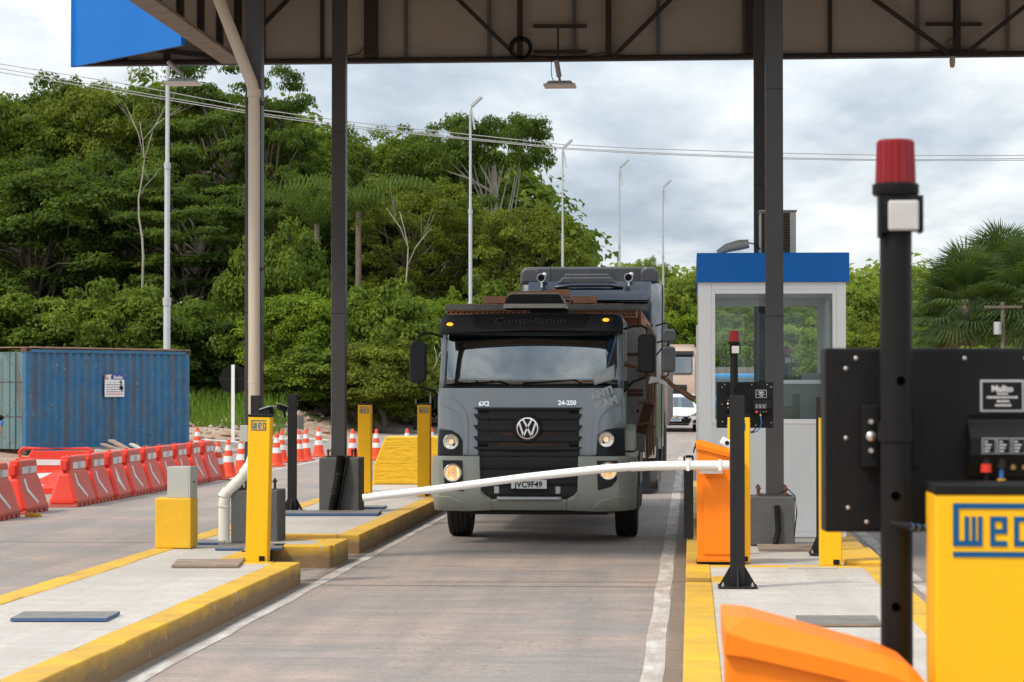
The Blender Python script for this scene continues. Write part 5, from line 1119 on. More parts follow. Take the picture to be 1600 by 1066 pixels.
for x in (-.74, .74):
    for y in (.75, 3.3):
        e_ = empty('wheel', (x, y, .31)); e_.parent = CA; mb = MB(); mb.lathe([(.2,-.1),(.29,-.1),(.31,-.07),(.31,.07),(.29,.1),(.2,.1)], axis='x', n=24, caps=False); mb.build('tyre', M['rubber'], e_, smooth=40); mb = MB(); mb.lathe([(0,-.09),(.2,-.09),(.2,.09),(0,.09)], axis='x', n=20, caps=False); mb.build('rim', M['galv'], e_)
for s in (-1, 1): mb = MB(); mb.rbox((s*.93, 1.25, .98), (.16,.1,.12)); mb.build('mirror', M['cwhite'], CA, bevel=.03)
# blue vehicle seen through the booth window, far on the right carriageway
Yb = 86.0; q = at(1146, 620, Yb); TB = empty('pickup_truck', (q.x, Yb, 0)); tag(TB, 'blue truck with slatted cargo sides seen through the booth window', 'truck')
mb = MB(); mb.prism([(0,.5),(0,1.3),(.3,1.4),(.5,2.2),(1.9,2.25),(1.9,.5)], -.95, .95, 'x'); mb.build('cab_body', paint('light_blue_cab', (.02,.20,.42), .35), TB, bevel=.08)
patch('windscreen', [(-.8,1.45),(.8,1.45),(.74,2.08),(-.74,2.08)], lambda x, z: .3+(z-1.4)*.25, .02, GW, TB, .01)
mb = MB(); mb.box(-.6,.6,-.03,-.001,.7,1.1); mb.build('grille', M['black'], TB); mb = MB(); mb.box(-.95,.95,-.1,.0,.45,.65); mb.build('bumper', M['tblack'], TB)
mb = MB(); mb.box(-1.1,1.1,2.0,6.5,.9,1.1)
for z in (1.2,1.55,1.9,2.25): mb.box(-1.1,-1.05,2.0,6.5,z,z+.22); mb.box(1.05,1.1,2.0,6.5,z,z+.22); mb.box(-1.05,1.05,2.0,2.05,z,z+.22)
mb.build('cargo_rack', M['wood'], TB)
for x in (-.85,.85):
    for y in (1.0, 5.0): wheel(TB, x, y, .42, .24)
# ================================================================ water-filled barriers
def barrier(x, y, rz, label, side='red_shaded', marks=0, gr='red plastic barriers lined up beside the left lane'):
    r = empty('plastic_barrier', (x, y, 0), rz); tag(r, label, 'barrier', gr)
    prof = [(.055,.222,.585),(.10,.222,.585),(.135,.205,.575),(.47,.108,.515),(.50,.098,.49),(.53,.088,.47),(.545,.080,.46),(.69,.080,.455),(.745,.070,.445),(.765,.052,.425)]
    vs = []; fs = []; mi = []
    for z, hx, hy in prof:
        c = min(.05, hx*.35)
        vs += [(-hx+c,-hy,z),(hx-c,-hy,z),(hx,-hy+c,z),(hx,hy-c,z),(hx-c,hy,z),(-hx+c,hy,z),(-hx,hy-c,z),(-hx,-hy+c,z)]
    for j in range(len(prof)-1):
        for i in range(8): i2 = (i+1) % 8; fs.append((j*8+i, j*8+i2, j*8+8+i2, j*8+8+i)); mi.append(1 if i in (2,6) else 0)  # long sides take the red that has shade in its colour
    fs.append(tuple(range(8))); mi.append(0); fs.append(tuple((len(prof)-1)*8+k for k in range(8))); mi.append(0)
    mb = MB(); mb.add(vs, fs); mb.m = mi
    for k in range(5):
        a = -.575+k*.245; mb.mi = 1; mb.prism([(a,0),(a+.15,0),(a+.185,.056),(a-.02 if k else a,.056)], -.215, .215, 'x')
    mb.mi = 0; mb.box(-.045, .045, -.52, -.462, .55, .70); mb.box(-.03, .03, .445, .50, .55, .70)
    mb.build('body', [M['red'], M[side]], r, smooth=25, bevel=.008)
    mb = MB(); mb.lathe([(.03,.765),(.03,.785),(.0,.79)], (0,-.25,0), n=14); mb.build('filler_cap', M['red'], r)
    for s in (-1, 1):
        mb = MB(); mb.box(s*.0815-.0012, s*.0815+.0012, -.30, .40, .565, .665); mb.mi = 1
        if s > 0 or marks:
            for q in range(3): mb.box(s*.083-.0012, s*.083+.0012, -.02, .13, .578+q*.03, .592+q*.03)
        mb.mi = 2; mb.box(s*.083-.0008, s*.083+.0008, -.14, -.08, .58, .65) if marks == 2 else None
        mb.build('label_band', [M['reflw'], paint('grey_print', (.22,.20,.24), .6), M['bluep']], r)
        def hx(z): return lerp([.135,.47,.50,.53],[.207,.110,.100,.090], z)*s+s*.003
        pts = {0: [(-.30,.50),(-.22,.50),(-.21,.36),(.12,.16),(.06,.13),(-.30,.33)], 1: [(-.28,.50),(-.22,.50),(-.14,.33),(.10,.14),(.05,.12),(-.34,.30)], 2: [(-.30,.50),(-.22,.50),(-.22,.36),(.13,.17),(.08,.13),(-.32,.32)]}[marks]
        pl = []; n_ = len(pts); 
        vs = [(hx(z), y_, z) for y_, z in pts]; mb = MB(); fs = [(0,1,2,5),(2,3,4,5)]
        mb.add(vs, fs); mb.build('chevron', M['reflw'], r, solid=.002)
    return r
ords = ['first', 'second', 'third', 'fourth', 'fifth', 'sixth', 'seventh', 'eighth', 'ninth']
pa = gnd(120, 793, 0); pb = gnd(349, 750, 0)
y0_, y1_ = pa.y, pb.y; nB = 9; pit = (y1_-y0_)/nB
for i in range(nB):
    t = (i+.5)/nB; x = pa.x+(pb.x-pa.x)*t-.22; y = y0_+pit*(i+.5)
    lb = 'red plastic barrier, %s from the camera in the unbroken row of nine' % ords[i] if i else 'red plastic barrier whose whole bright end shows, heading the unbroken row of nine'
    barrier(x, y, R(1+(i*37 % 5-2)*.8), lb, marks=1 if i == 2 else 0)
q = gnd(76, 798, 0); barrier(q.x-.22, q.y-.58, R(-1), 'red plastic barrier with a yellow road stud at its foot, apart from the row', marks=0)
q = gnd(33, 808, 0); barrier(q.x-.22, q.y-.55, R(1), 'red plastic barrier cut off by the left edge of the photo', marks=0)
q = gnd(100, 773, 0)
# the one standing across, with an open handle frame
r = empty('plastic_barrier', (gnd(37, 770, 0).x+.62, 39.3, 0), 0); tag(r, 'bright red barrier with an open handle frame, standing crosswise behind the row', 'barrier', 'red plastic barriers lined up beside the left lane')
mb = MB(); prof = [(.0,.22,.64),(.10,.22,.64),(.13,.205,.63),(.36,.11,.60),(.38,.05,.60),(.62,.045,.59)]
vs = []; fs = []
for z, hy, hx_ in prof: vs += [(-hx_,-hy,z),(hx_,-hy,z),(hx_,hy,z),(-hx_,hy,z)]
for j in range(len(prof)-1):
    for i in range(4): fs.append((j*4+i, j*4+(i+1) % 4, j*4+4+(i+1) % 4, j*4+4+i))
fs += [(3,2,1,0), tuple((len(prof)-1)*4+k for k in range(4))]; mb.add(vs, fs)
mb.prism([(-.42,.62),(.62,.62),(.62,.72),(-.36,.72)], -.04, .04, 'y'); mb.tube([(-.60,.0,.60),(-.62,0,.70),(-.56,0,.76),(.56,0,.76),(.64,0,.72),(.62,0,.62)], .028, 10); mb.tube([(-.44,0,.62),(-.36,0,.74)], .03, 8); mb.build('body', M['red'], r, bevel=.006)
mb = MB(); mb.box(-.55, .56, -.054, -.051, .48, .575); mb.mi = 1; mb.box(.10, .32, -.057, -.0545, .488, .568); mb.mi = 2; mb.box(.15,.20,-.059,-.0575,.50,.55); mb.box(.225,.29,-.059,-.0575,.505,.52); mb.build('label_band', [M['reflw'], M['logoblue'], M['red']], r)
for z0_, z1_, xa in ((.34,.46,0),(.14,.28,1)):
    mb = MB(); f_ = lambda z: -lerp([.13,.36,.38,.62],[.205,.11,.05,.045], z)-.004
    pts = [(-.30,.34),(-.02,.355),(-.30,.22)] if not xa else [(-.30,.20),(-.12,.145),(-.30,.14)]
    mb.add([(a, f_(b), b) for a, b in pts], [(0,1,2)]); mb.build('arrow_mark', M['reflw'], r, solid=.002)
for px, lab in ((46, 'left one'), (58, 'right one')):
    q = gnd(px, 808, 0); mb = MB(); mb.prism([(-.055,0),(.055,0),(.04,.055),(-.04,.055)], -.05, .05, 'y'); mb.mi = 1; mb.box(-.03,.03,-.053,-.0505,.015,.04)
    o_ = mb.build('road_stud', [paint('dirty_yellow_plastic', (.50,.30,.02), .5, dirt=.5), M['orange']], bevel=.01, loc=(q.x, q.y, 0)); tag(o_, 'dirty yellow road stud under the lone red barrier, %s' % lab, 'road stud', 'yellow road studs')
# ================================================================ traffic cones
def cone(x, y, z, label, h=.75, tilt=0):
    r = empty('traffic_cone', (x, y, z), R((x*77) % 90)); tag(r, label, 'traffic cone', 'orange traffic cones along the works')
    mb = MB(); mb.prism(rr(-.20,.20,-.20,.20,.05), 0, .03, 'z'); mb.build('base', M['cone'], r, bevel=.008)
    def rad(zz__): return .150+( .032-.150)*(zz__-.03)/(h-.03)
    mb = MB(); mb.lathe([(.17,.03),(.155,.05),(rad(.12),.12),(rad(h-.02),h-.02),(.022,h),(.0,h)], n=22); mb.build('body', M['cone'], r, smooth=45)
    for a, b in ((.30,.42),(.53,.64)): mb = MB(); mb.lathe([(rad(a)+.003,a),(rad(b)+.003,b)], n=22, caps=False); mb.build('reflective_band', M['reflw'], r, smooth=True)
for px, s, lb in ((341, 81, 'orange traffic cone at the far end of the barrier row, mostly hidden'), (357, 78.9, 'orange traffic cone first in front of the rubble right of the barrier row'), (377, 76.8, 'orange traffic cone just left of the nearest left yellow post'),
                  (432, 69.7, 'orange traffic cone just right of the beige downpipe'), (440, 66.5, 'orange traffic cone half hidden behind its neighbour beside the downpipe'), (467, 65.6, 'orange traffic cone behind the slim black post'), (478, 64.6, 'orange traffic cone right of the slim black post'),
                  (498, 61.6, 'orange traffic cone left of the lone dark column'), (551, 64.5, 'orange traffic cone between the lone column and a yellow post'), (588, 64.3, 'dirty orange traffic cone at the sloping yellow crash block'), (636, 63.5, 'orange traffic cone peeking over the yellow crash block'), (308, 63.0, 'orange traffic cone peeking over the barriers beside the container'), (674, 62, 'orange traffic cone at the left edge of the grey truck')):
    q = gnd(px, 600+1.85*s, 0); cone(q.x, q.y, hgt(q.x, q.y)+.002, lb)
# ================================================================ shipping container
A = at(40, 713, 56.6); B = at(295, 692, 61.9); ang = math.atan2(B.y-A.y, B.x-A.x); Lc = 6.06; zc0 = .14
CT = empty('shipping_container', (A.x, A.y, zc0), ang); tag(CT, 'weathered blue shipping container with a torn white sticker and rust streaks', 'container')
def mk_cont(name, base, tint):
    m = MT(name); v = m.co(); vs_ = m.co(scale=(3,3,.22)); a = m.noise(vs_, 2.0, 8, .65); b = m.noise(v, 2.5, 6, .6); c_ = m.noise(v, 6, 6, .7, .6)
    col = m.mix(m.ramp(b, [(.35, 0.0), (.65, .55)]), base, tint); col = m.mix(m.ramp(a, [(.50, 0.0), (.64, .8)]), col, (.12,.085,.065))
    col = m.mix(m.ramp(c_, [(.60, 0.0), (.64, .7)]), col, (.055,.05,.05)); col = m.mix(m.ramp(m.noise(v, 9, 3), [(.70, 0.0), (.72, .6)]), col, (.45,.52,.56)); m.set(color=col, rough=.6, spec=.4); return m.m
MC = mk_cont('weathered_blue_container_paint', (.015,.135,.29), (.09,.18,.25)); MC2 = mk_cont('faded_teal_container_door', (.10,.20,.23), (.17,.23,.21))
mb = MB(); n = 21; pit = (Lc-.32)/n; zb_, zt_ = .16, 2.48; pr = []
for i in range(n):
    x = .16+i*pit; pr += [(x,0.0),(x+pit*.28,0.0),(x+pit*.5,.045),(x+pit*.78,.045)]
pr.append((Lc-.16, 0.0))
vs = []; fs = []
for x, y in pr: vs += [(x, y+.015, zb_), (x, y+.015, zt_)]
for i in range(len(pr)-1): fs.append((2*i, 2*i+2, 2*i+3, 2*i+1))
mb.add(vs, fs); mb.build('side_wall', MC, CT)
mb = MB(); mb.add([(x, 2.44-y-.015, z) for x, y in pr for z in (zb_, zt_)], fs); mb.build('side_wall', MC, CT)
mb = MB(); 
for x in (0, Lc-.16): mb.box(x, x+.16, 0, .12, .0, 2.59); mb.box(x, x+.16, 2.32, 2.44, .0, 2.59)
mb.build('corner_post', MC, CT, bevel=.01, split=True)
for x in (-.01, Lc-.17):
    for z in (-.01, 2.49):
        mb = MB(); mb.box(x, x+.18, -.01, .17, z, z+.12); mb.mi = 1; mb.box(x+.05, x+.13, -.013, -.0105, z+.03, z+.09); mb.build('corner_casting', [paint('rust_brown_casting', (.10,.06,.05), .8), M['black']], CT)
mb = MB(); mb.box(.161, Lc-.161, .0, .06, 0, .16); mb.box(.161, Lc-.161, 0, .06, 2.48, 2.56); mb.build('side_rail', MC, CT)
mb = MB(); mb.box(.161, Lc-.161, .061, 2.38, 0, .12); mb.build('floor_frame', M['rust'], CT)
mb = MB(); mb.box(-.02, Lc+.0, -.012, 2.45, 2.592, 2.612); rs_ = random.Random(8)
for i in range(10): mb.rbox((.5+i*.52, .03, 2.605), (.6, .09, .035), (rs_.uniform(-.03,.03), rs_.uniform(-.02,.02), 0))
mb.build('roof', paint('rusty_pinkish_roof', (.38,.24,.17), .9, dirt=.5, dirtc=(.2,.1,.06)), CT)
mb = MB(); mb.box(.01, .05, .121, 1.21, .12, 2.49); mb.box(.01, .05, 1.225, 2.31, .12, 2.49); mb.mi = 1
for y in (.55,): mb.box(.0, .009, y-.01, y+.01, .12, 2.49)
for z in (.9, 1.75): mb.box(.0, .009, .13, 1.2, z, z+.015); mb.box(.0, .009, 1.24, 2.3, z, z+.015)
mb.build('door_leaf', [MC2, M['rust']], CT)
for y in (.35, .95, 1.5, 2.1): mb = MB(); mb.tube([(-.02, y, .13), (-.02, y, 2.48)], .018, 8); mb.build('lock_rod', MC2, CT)
xs_ = Lc*(172-40)/(295-40)*1.0; sw = .72
mb = MB(); mb.box(xs_-sw/2, xs_+sw/2, -.02, -.012, 1.38, 1.95); mb.mi = 1; mb.box(xs_-sw/2, xs_-sw/2+.12, -.024, -.0205, 1.82, 1.95); mb.mi = 2; mb.box(xs_-sw/2+.22, xs_+sw/2, -.024, -.0205, 1.82, 1.95); mb.mi = 3
rs_ = random.Random(2)
for j, z in enumerate((1.74, 1.68, 1.62, 1.56, 1.50, 1.44)):
    x = xs_-.30; 
    while x < xs_+.30:
        w = rs_.uniform(.03,.09); mb.mi = 1 if j == 5 else 3; 
        if j > 0 or rs_.random() < .4: mb.box(x, min(x+w, xs_+.31), -.024, -.0205, z, z+.022)
        x += w+.02
mb.mi = 4; mb.prism([(xs_+.20,1.82),(xs_+.27,1.76),(xs_+.25,1.68),(xs_+.32,1.62),(xs_+.28,1.52),(xs_+.17,1.60),(xs_+.22,1.68)], -.027, -.0245, 'y')
mb.build('sticker', [M['paper'], M['red'], paint('purple_blue_print', (.07,.06,.35), .5), paint('grey_print', (.22,.20,.24)), M['black']], CT)
text('MT', .15, M['paper'], 'sticker_text', CT, (xs_-.22, -.026, 1.885), ext=.001, bold=.004); text('Boeler', .125, M['paper'], 'sticker_text', CT, (xs_+.13, -.026, 1.875), ext=.001, bold=.003)
# planks and scrap in front of the container
def wpt(px, py, Y): p = at(px, py, Y); return p
mbs = [(((140,706),(205,702)),.06,'grey'),(((160,694),(200,707)),.12,'wood'),(((173,688),(205,705)),.16,'wood'),(((205,694),(222,703)),.10,'grey'),(((186,700),(232,706)),.08,'wood'),(((150,703),(185,708)),.07,'galv')]
for i, (((a, b), (c_, d)), w, m_) in enumerate(mbs):
    P0 = wpt(a, b, 53.0+i*.15); P1 = wpt(c_, d, 52.6+i*.1); mb = MB(); mb.bar(P0, P1, w, .04)
    tag(mb.build('scrap_plank', M[m_]), ['thin grey strip lying left of the plank pile before the container', 'brown plank lying low in the pile before the container', 'widest plank tilted on top of the pile before the container', 'short grey scrap at the right of the plank pile', 'brown board at the foot of the plank pile', 'pale metal strip under the plank pile'][i], 'plank', 'scrap planks before the container')
# rubble and stones on the dirt strip
def rocks(name, n, area, smin, smax, mat, seed, label):
    rg = random.Random(seed); mb = MB()
    for i in range(n):
        x = rg.uniform(area[0], area[1]); y = rg.uniform(area[2], area[3]); s = smin+(smax-smin)*rg.random()**3
        z = hgt(x, y)-.02; c_ = Vector((x, y, z+s*.3)); vs = []
        for k in range(6):
            d_ = [(1,0,0),(-1,0,0),(0,1,0),(0,-1,0),(0,0,1),(0,0,-1)][k]; vs.append(c_+Vector(d_)*s*rg.uniform(.5,1.1)+Vector((rg.uniform(-.3,.3)*s, rg.uniform(-.3,.3)*s, 0)))
        mb.add(vs, [(0,2,4),(2,1,4),(1,3,4),(3,0,4),(2,0,5),(1,2,5),(3,1,5),(0,3,5)])
    return tag(mb.build(name, mat), label, name.replace('_',' '), kind='stuff')
rocks('rubble', 1500, (-26, -12.4, 60, 94), .03, .22, M['dirt'], 4, 'broken reddish rubble spread over the dirt verge')
rocks('pale_stones', 320, (-22, -12.3, 62, 90), .03, .16, paint('pale_stone', (.42,.39,.35), .9, dirt=.4), 5, 'pale stones scattered over the dirt verge')
rocks('pebbles', 300, (-12.0, -9.6, 46, 62), .015, .06, M['dirt'], 6, 'small pebbles along the edge of the left lane')
mb = MB()
for (a, b, y, w_, h_) in ((440,676,71,.9,.16),(480,668,73,1.3,.14),(352,686,66,1.2,.12)):
    q = at(a, b, y); mb.rbox((q.x, y, hgt(q.x, y)+.08), (w_, .5, h_), (.05,.08,.3))
tag(mb.build('concrete_slabs', paint('pale_concrete_debris', (.50,.49,.46), .9, dirt=.3)), 'pale broken concrete slabs lying on the dirt verge', 'concrete debris', kind='stuff')
# earth mound in front of the trees
# ================================================================ round sign seen from behind
q = at(364, 690, 67); zg = hgt(q.x, 67); r = empty('road_sign', (q.x, 67, zg)); tag(r, 'round road sign seen from its black back on a white post, right of the container', 'road sign')
mb = MB(); mb.box(-.045, .045, -.04, .04, 0, at(364, 570, 67).z-zg); mb.build('post', M['boom'], r)
mb = MB(); zc_ = at(362, 593, 67).z-zg; mb.lathe([(.43,.05),(.43,.065)], (-.0,0,zc_), 'y', 8); mb.build('disc', M['black'], r); mb = MB(); mb.box(-.4,.4,.042,.0495,zc_-.02,zc_+.02); mb.build('rail', M['bpaint'], r)
# ================================================================ tall light poles
def lpole(px, pyt, Y, rad, label, flip=1, arm=.5):
    q = at(px, pyt, Y); zg = hgt(q.x, Y); h = q.z-zg; r = empty('light_pole', (q.x, Y, zg)); tag(r, label, 'light pole', 'tall galvanised light poles by the road')
    mb = MB(); mb.lathe([(rad*1.25,0),(rad*1.25,h*.35),(rad,h*.36),(rad,h*.68),(rad*.75,h*.69),(rad*.7,h)], n=14); mb.build('pole', M['galv'], r, smooth=40)
    mb = MB(); mb.lathe([(rad*1.5,h*.345),(rad*1.5,h*.365)], n=14); mb.lathe([(rad*1.2,h*.68),(rad*1.2,h*.695)], n=14); mb.build('collar', M['galv'], r, split=True)
    mb = MB(); mb.tube([(0,0,h-.02),(.05*flip,0,h+.15),(.18*flip,0,h+.22)], rad*.6, 8); mb.rbox((.22*flip,0,h+.30), (.5,.3,.09), (0,-.75*flip,0)); mb.rbox((.10*flip,.0,h-.35), (.06,.1,.7), (0,-.15*flip,0)); mb.build('lamp_head', M['galv'], r)
lpole(262, 60, 62, .075, 'tall light pole behind the blue container'); lpole(735, 172, 84, .065, 'tall light pole before the forest, left of the dark tractor truck'); lpole(879, 236, 100, .055, 'light pole above the air horn side of the dark tractor truck')
lpole(968, 266, 109, .05, 'light pole behind the dark tractor truck roof, second from the right'); lpole(1036, 296, 119, .05, 'rightmost light pole, beside the dark tractor truck', arm=.4)
mb = MB(); q = at(521, 300, 70); mb.lathe([(.06,0),(.05,12.5)], (q.x, 70, hgt(q.x,70)), n=10); tag(mb.build('light_pole', M['galv'], smooth=40), 'pale light pole almost hidden along the edge of the lone dark column', 'light pole', 'tall galvanised light poles by the road')
# wires
def wire(pts, Y, lab, r_=.011):
    P = []
    for i in range(len(pts)-1):
        for k in range(6):
            t = k/6; a, b = pts[i], pts[i+1]; P.append(at(a[0]+(b[0]-a[0])*t, a[1]+(b[1]-a[1])*t, Y))
    P.append(at(*pts[-1], Y)); mb = MB(); mb.tube(P, r_, 5); tag(mb.build('power_line', paint('weathered_wire', (.36,.36,.36), .5, metal=.3)), lab, 'power line', 'overhead power lines')
w0 = [(-60,93),(0,100),(200,132),(410,172),(560,192),(700,207),(880,226),(1000,232),(1200,239),(1400,243),(1660,243)]
w1 = [(-60,99),(0,107),(200,142),(410,178),(560,198),(700,213),(880,231),(1000,238),(1200,246),(1400,250),(1660,247)]
w2 = [(-60,105),(0,113),(200,146),(410,181),(560,201),(700,215),(880,233),(1000,240),(1200,248),(1400,251.5),(1660,250)]
wire(w0, 58, 'uppermost of the three overhead power lines'); wire(w1, 58.3, 'middle of the three overhead power lines'); wire(w2, 58.6, 'lowest of the three overhead power lines')
q = at(1567, 500, 96); zg = hgt(q.x, 96); r = empty('utility_pole', (q.x, 96, zg)); tag(r, 'grey wooden utility pole with a crossarm in front of the palms', 'utility pole')
h = at(1567, 472, 96).z-zg; mb = MB(); mb.lathe([(.10,0),(.085,h)], n=10); mb.build('pole', M['bark'], r, smooth=40); mb = MB(); mb.box(-.75,.75,-.12,-.05,h-.25,h-.15); mb.build('crossarm', M['bark'], r)
mb = MB()
for x in (-.65,-.2,.65): mb.lathe([(.03,h-.15),(.045,h-.08),(.02,h)], (x,-.08,0), n=8)
mb.build('insulator', M['black'], r); mb = MB(); mb.lathe([(.16,h-1.3),(.16,h-.8)], (-.22,-.1,0), n=12); mb.build('transformer', M['galv'], r)
# ================================================================ people
def skin_obj(name, V, E, Rr, mat, parent=None, root=0, sub=2):
    me = bpy.data.meshes.new(name); me.from_pydata([tuple(v) for v in V], E, []); me.materials.append(mat)
    o_ = bpy.data.objects.new(name, me); COL.objects.link(o_)
    md = o_.modifiers.new('skin', 'SKIN'); sv = me.skin_vertices[0].data if me.skin_vertices else None
    if sv is None:
        bm = bmesh.new(); bm.from_mesh(me); bm.verts.layers.skin.verify(); bm.to_mesh(me); bm.free(); sv = me.skin_vertices[0].data
    for i, r_ in enumerate(Rr): rr_ = r_ if isinstance(r_, tuple) else (r_, r_); sv[i].radius = rr_; sv[i].use_root = (i == root)
    md.use_smooth_shade = True; s_ = o_.modifiers.new('subdiv', 'SUBSURF'); s_.levels = sub; s_.render_levels = sub
    if parent: o_.parent = parent
    return o_
class Sk:
    def __init__(s): s.V = []; s.E = []; s.R = []
    def add(s, p, r, par=None):
        s.V.append(Vector(p)); s.R.append(r); i = len(s.V)-1
        if par is not None: s.E.append((par, i))
        return i
    def chain(s, par, pts):
        for p, r in pts: par = s.add(p, r, par)
        return par
    def hand(s, wr, d, side, down):   # wrist index, pointing direction, side vector (towards thumb), palm normal
        W_ = s.V[wr]; d = Vector(d).normalized(); side = Vector(side).normalized(); down = Vector(down).normalized()
        pm = s.add(W_+d*.045, (.030,.018), wr); p2_ = s.add(W_+d*.085, (.034,.014), pm)
        for k, (off, ln) in enumerate(((.030,.070),(.010,.080),(-.010,.074),(-.028,.058))):
            b = W_+d*.088+side*off; a = s.add(b, .0095, p2_); c_ = s.add(b+d*ln*.45+down*ln*.25, .0085, a); s.add(b+d*ln*.62+down*ln*.75, .0075, c_)
        t1 = s.add(W_+d*.04+side*.032, .011, pm); t2 = s.add(W_+d*.07+side*.052+down*.012, .0095, t1); s.add(W_+d*.10+side*.050+down*.035, .008, t2)
def person(name, J, label, loc, shirt, trousers, parentless=True, hair='hair', hands=None, helmet=None, rz=0):
    root = empty('person', loc, rz); tag(root, label, 'person')
    k = Sk(); pe = k.add(J['pelvis'], (.145,.11)); ch = k.chain(pe, [(J['waist'], (.125,.10)), (J['chest'], (.155,.115))]); up_ = k.add(J['upper'], (.12,.09), ch)
    nk = k.add(J['neck'], .055, up_); hb = k.add(J['head'], (.072,.085), nk); hd = Vector(J['head']); ht = k.add(hd+Vector((0,0,.09)), (.075,.092), hb); k.add(hd+Vector((0,0,.155)), (.05,.06), ht)
    for s_ in ('L', 'R'):
        sh = k.add(J['sh'+s_], .058, up_); el_ = k.chain(sh, [((Vector(J['sh'+s_])+Vector(J['el'+s_]))/2, .048), (J['el'+s_], .038)]); wr = k.chain(el_, [((Vector(J['el'+s_])*.6+Vector(J['wr'+s_])*.4), .038), (J['wr'+s_], .025)])
        d = Vector(J['wr'+s_])-Vector(J['el'+s_]); hp = (hands or {}).get(s_, ((0,0,1),(0,0,-1))); k.hand(wr, J.get('hd'+s_, d), hp[0], hp[1])
        hi = k.add(J['hi'+s_], .085, pe); kn = k.chain(hi, [((Vector(J['hi'+s_])+Vector(J['kn'+s_]))/2, .075), (J['kn'+s_], .052)]); an = k.chain(kn, [((Vector(J['kn'+s_])*.65+Vector(J['an'+s_])*.35), .054), (J['an'+s_], .036)]); k.chain(an, [(J['ft'+s_], .032)])
    skin_obj('body', k.V, k.E, k.R, M['skin'], root)
    f = 1.14; t = Sk(); a = t.add(J['pelvis'], (.152,.120)); b = t.chain(a, [(J['waist'], (.138,.115)), (J['chest'], (.168,.13))]); c_ = t.add(J['upper'], (.128,.10), b)
    for s_ in ('L', 'R'):
        sh = t.add(J['sh'+s_], .068, c_); P = Vector(J['sh'+s_]); Q = Vector(J['el'+s_]); ls = J.get('sleeve', .75); m1 = t.add(P.lerp(Q, min(ls,1)*.6), .058, sh); m2 = t.add(P.lerp(Q, min(ls,1)), .052, m1)
        if ls > 1: t.add(Q.lerp(Vector(J['wr'+s_]), .9), .036, m2)
    skin_obj('shirt', t.V, t.E, t.R, shirt, root)
    t = Sk(); a = t.add(Vector(J['pelvis'])+Vector((0,0,.02)), (.155,.123))
    for s_ in ('L', 'R'): hi = t.add(J['hi'+s_], .096, a); kn = t.chain(hi, [((Vector(J['hi'+s_])+Vector(J['kn'+s_]))/2, .086), (J['kn'+s_], .066)]); t.chain(kn, [((Vector(J['kn'+s_])*.5+Vector(J['an'+s_])*.5), .06), (Vector(J['kn'+s_]).lerp(Vector(J['an'+s_]), .92), .05)])
    skin_obj('trousers', t.V, t.E, t.R, trousers, root)
    fd = Vector(J.get('face', (0,-1,0))).normalized(); sd_ = Vector((-fd.y, fd.x, 0)); H = hd+Vector((0,0,.055))
    if helmet:
        mb = MB(); mb.sphere(H+Vector((0,0,.045)), .15, (1,1.1,1.05), 20, 14); mb.build('helmet', helmet, root, smooth=True)
    else:
        mb = MB(); mb.sphere(H-fd*.022+Vector((0,0,.055)), .098, (1,1.02,.95), 18, 12); mb.build(hair, M[hair], root, smooth=True)
    mb = MB()
    for s_ in (-1, 1): mb.sphere(H+fd*.085+sd_*.032*s_+Vector((0,0,.01)), .011)
    mb.build('eyes', M['hair'], root, smooth=True)
    mb = MB(); mb.sphere(H+fd*.095+Vector((0,0,-.018)), .014, (1,1,1.5)); mb.build('nose', M['skin'], root, smooth=True); mb = MB(); mb.rbox(H+fd*.088+Vector((0,0,-.055)), (.045 if abs(fd.y) > .5 else .008, .008 if abs(fd.y) > .5 else .045, .008)); mb.build('mouth', paint('lips', (.22,.08,.06)), root)
    mb = MB()
    for s_ in (-1, 1): mb.sphere(H+sd_*.082*s_, .022, (.6,.9,1.3) if abs(fd.y) > .5 else (.9,.6,1.3)); 
    mb.build('ears', M['skin'], root, smooth=True)
    return root
# booth attendant: stands at the side window facing the lane (-x), arm reaching out
ax, ay = .21, 28.25
person('person', dict(pelvis=(0,0,.95), waist=(-.01,0,1.08), chest=(-.015,0,1.25), upper=(-.01,0,1.34), neck=(-.02,0,1.43), head=(-.04,0,1.51), face=(-1,0,0), sleeve=.80,
    shL=(-.01,-.17,1.36), elL=(-.215,-.10,1.455), wrL=(-.455,-.02,1.615), shR=(-.01,.17,1.36), elR=(.03,.20,1.10), wrR=(-.10,.14,.95),
    hiL=(0,-.09,.88), knL=(-.01,-.10,.50), anL=(0,-.10,.09), ftL=(-.13,-.11,.05), hiR=(0,.09,.88), knR=(-.01,.10,.50), anR=(0,.10,.09), ftR=(-.13,.11,.05)),
    'attendant in a neon green sleeve reaching a paper out of the booth window', (ax, ay, .235), paint('neon_green_shirt', (.25,.75,.03), .7, dirt=.05), paint('dark_trousers', (.02,.025,.035), .8), hands={'L': ((0,0,1),(0,-1,0)), 'R': ((0,-1,0),(0,0,-1))})
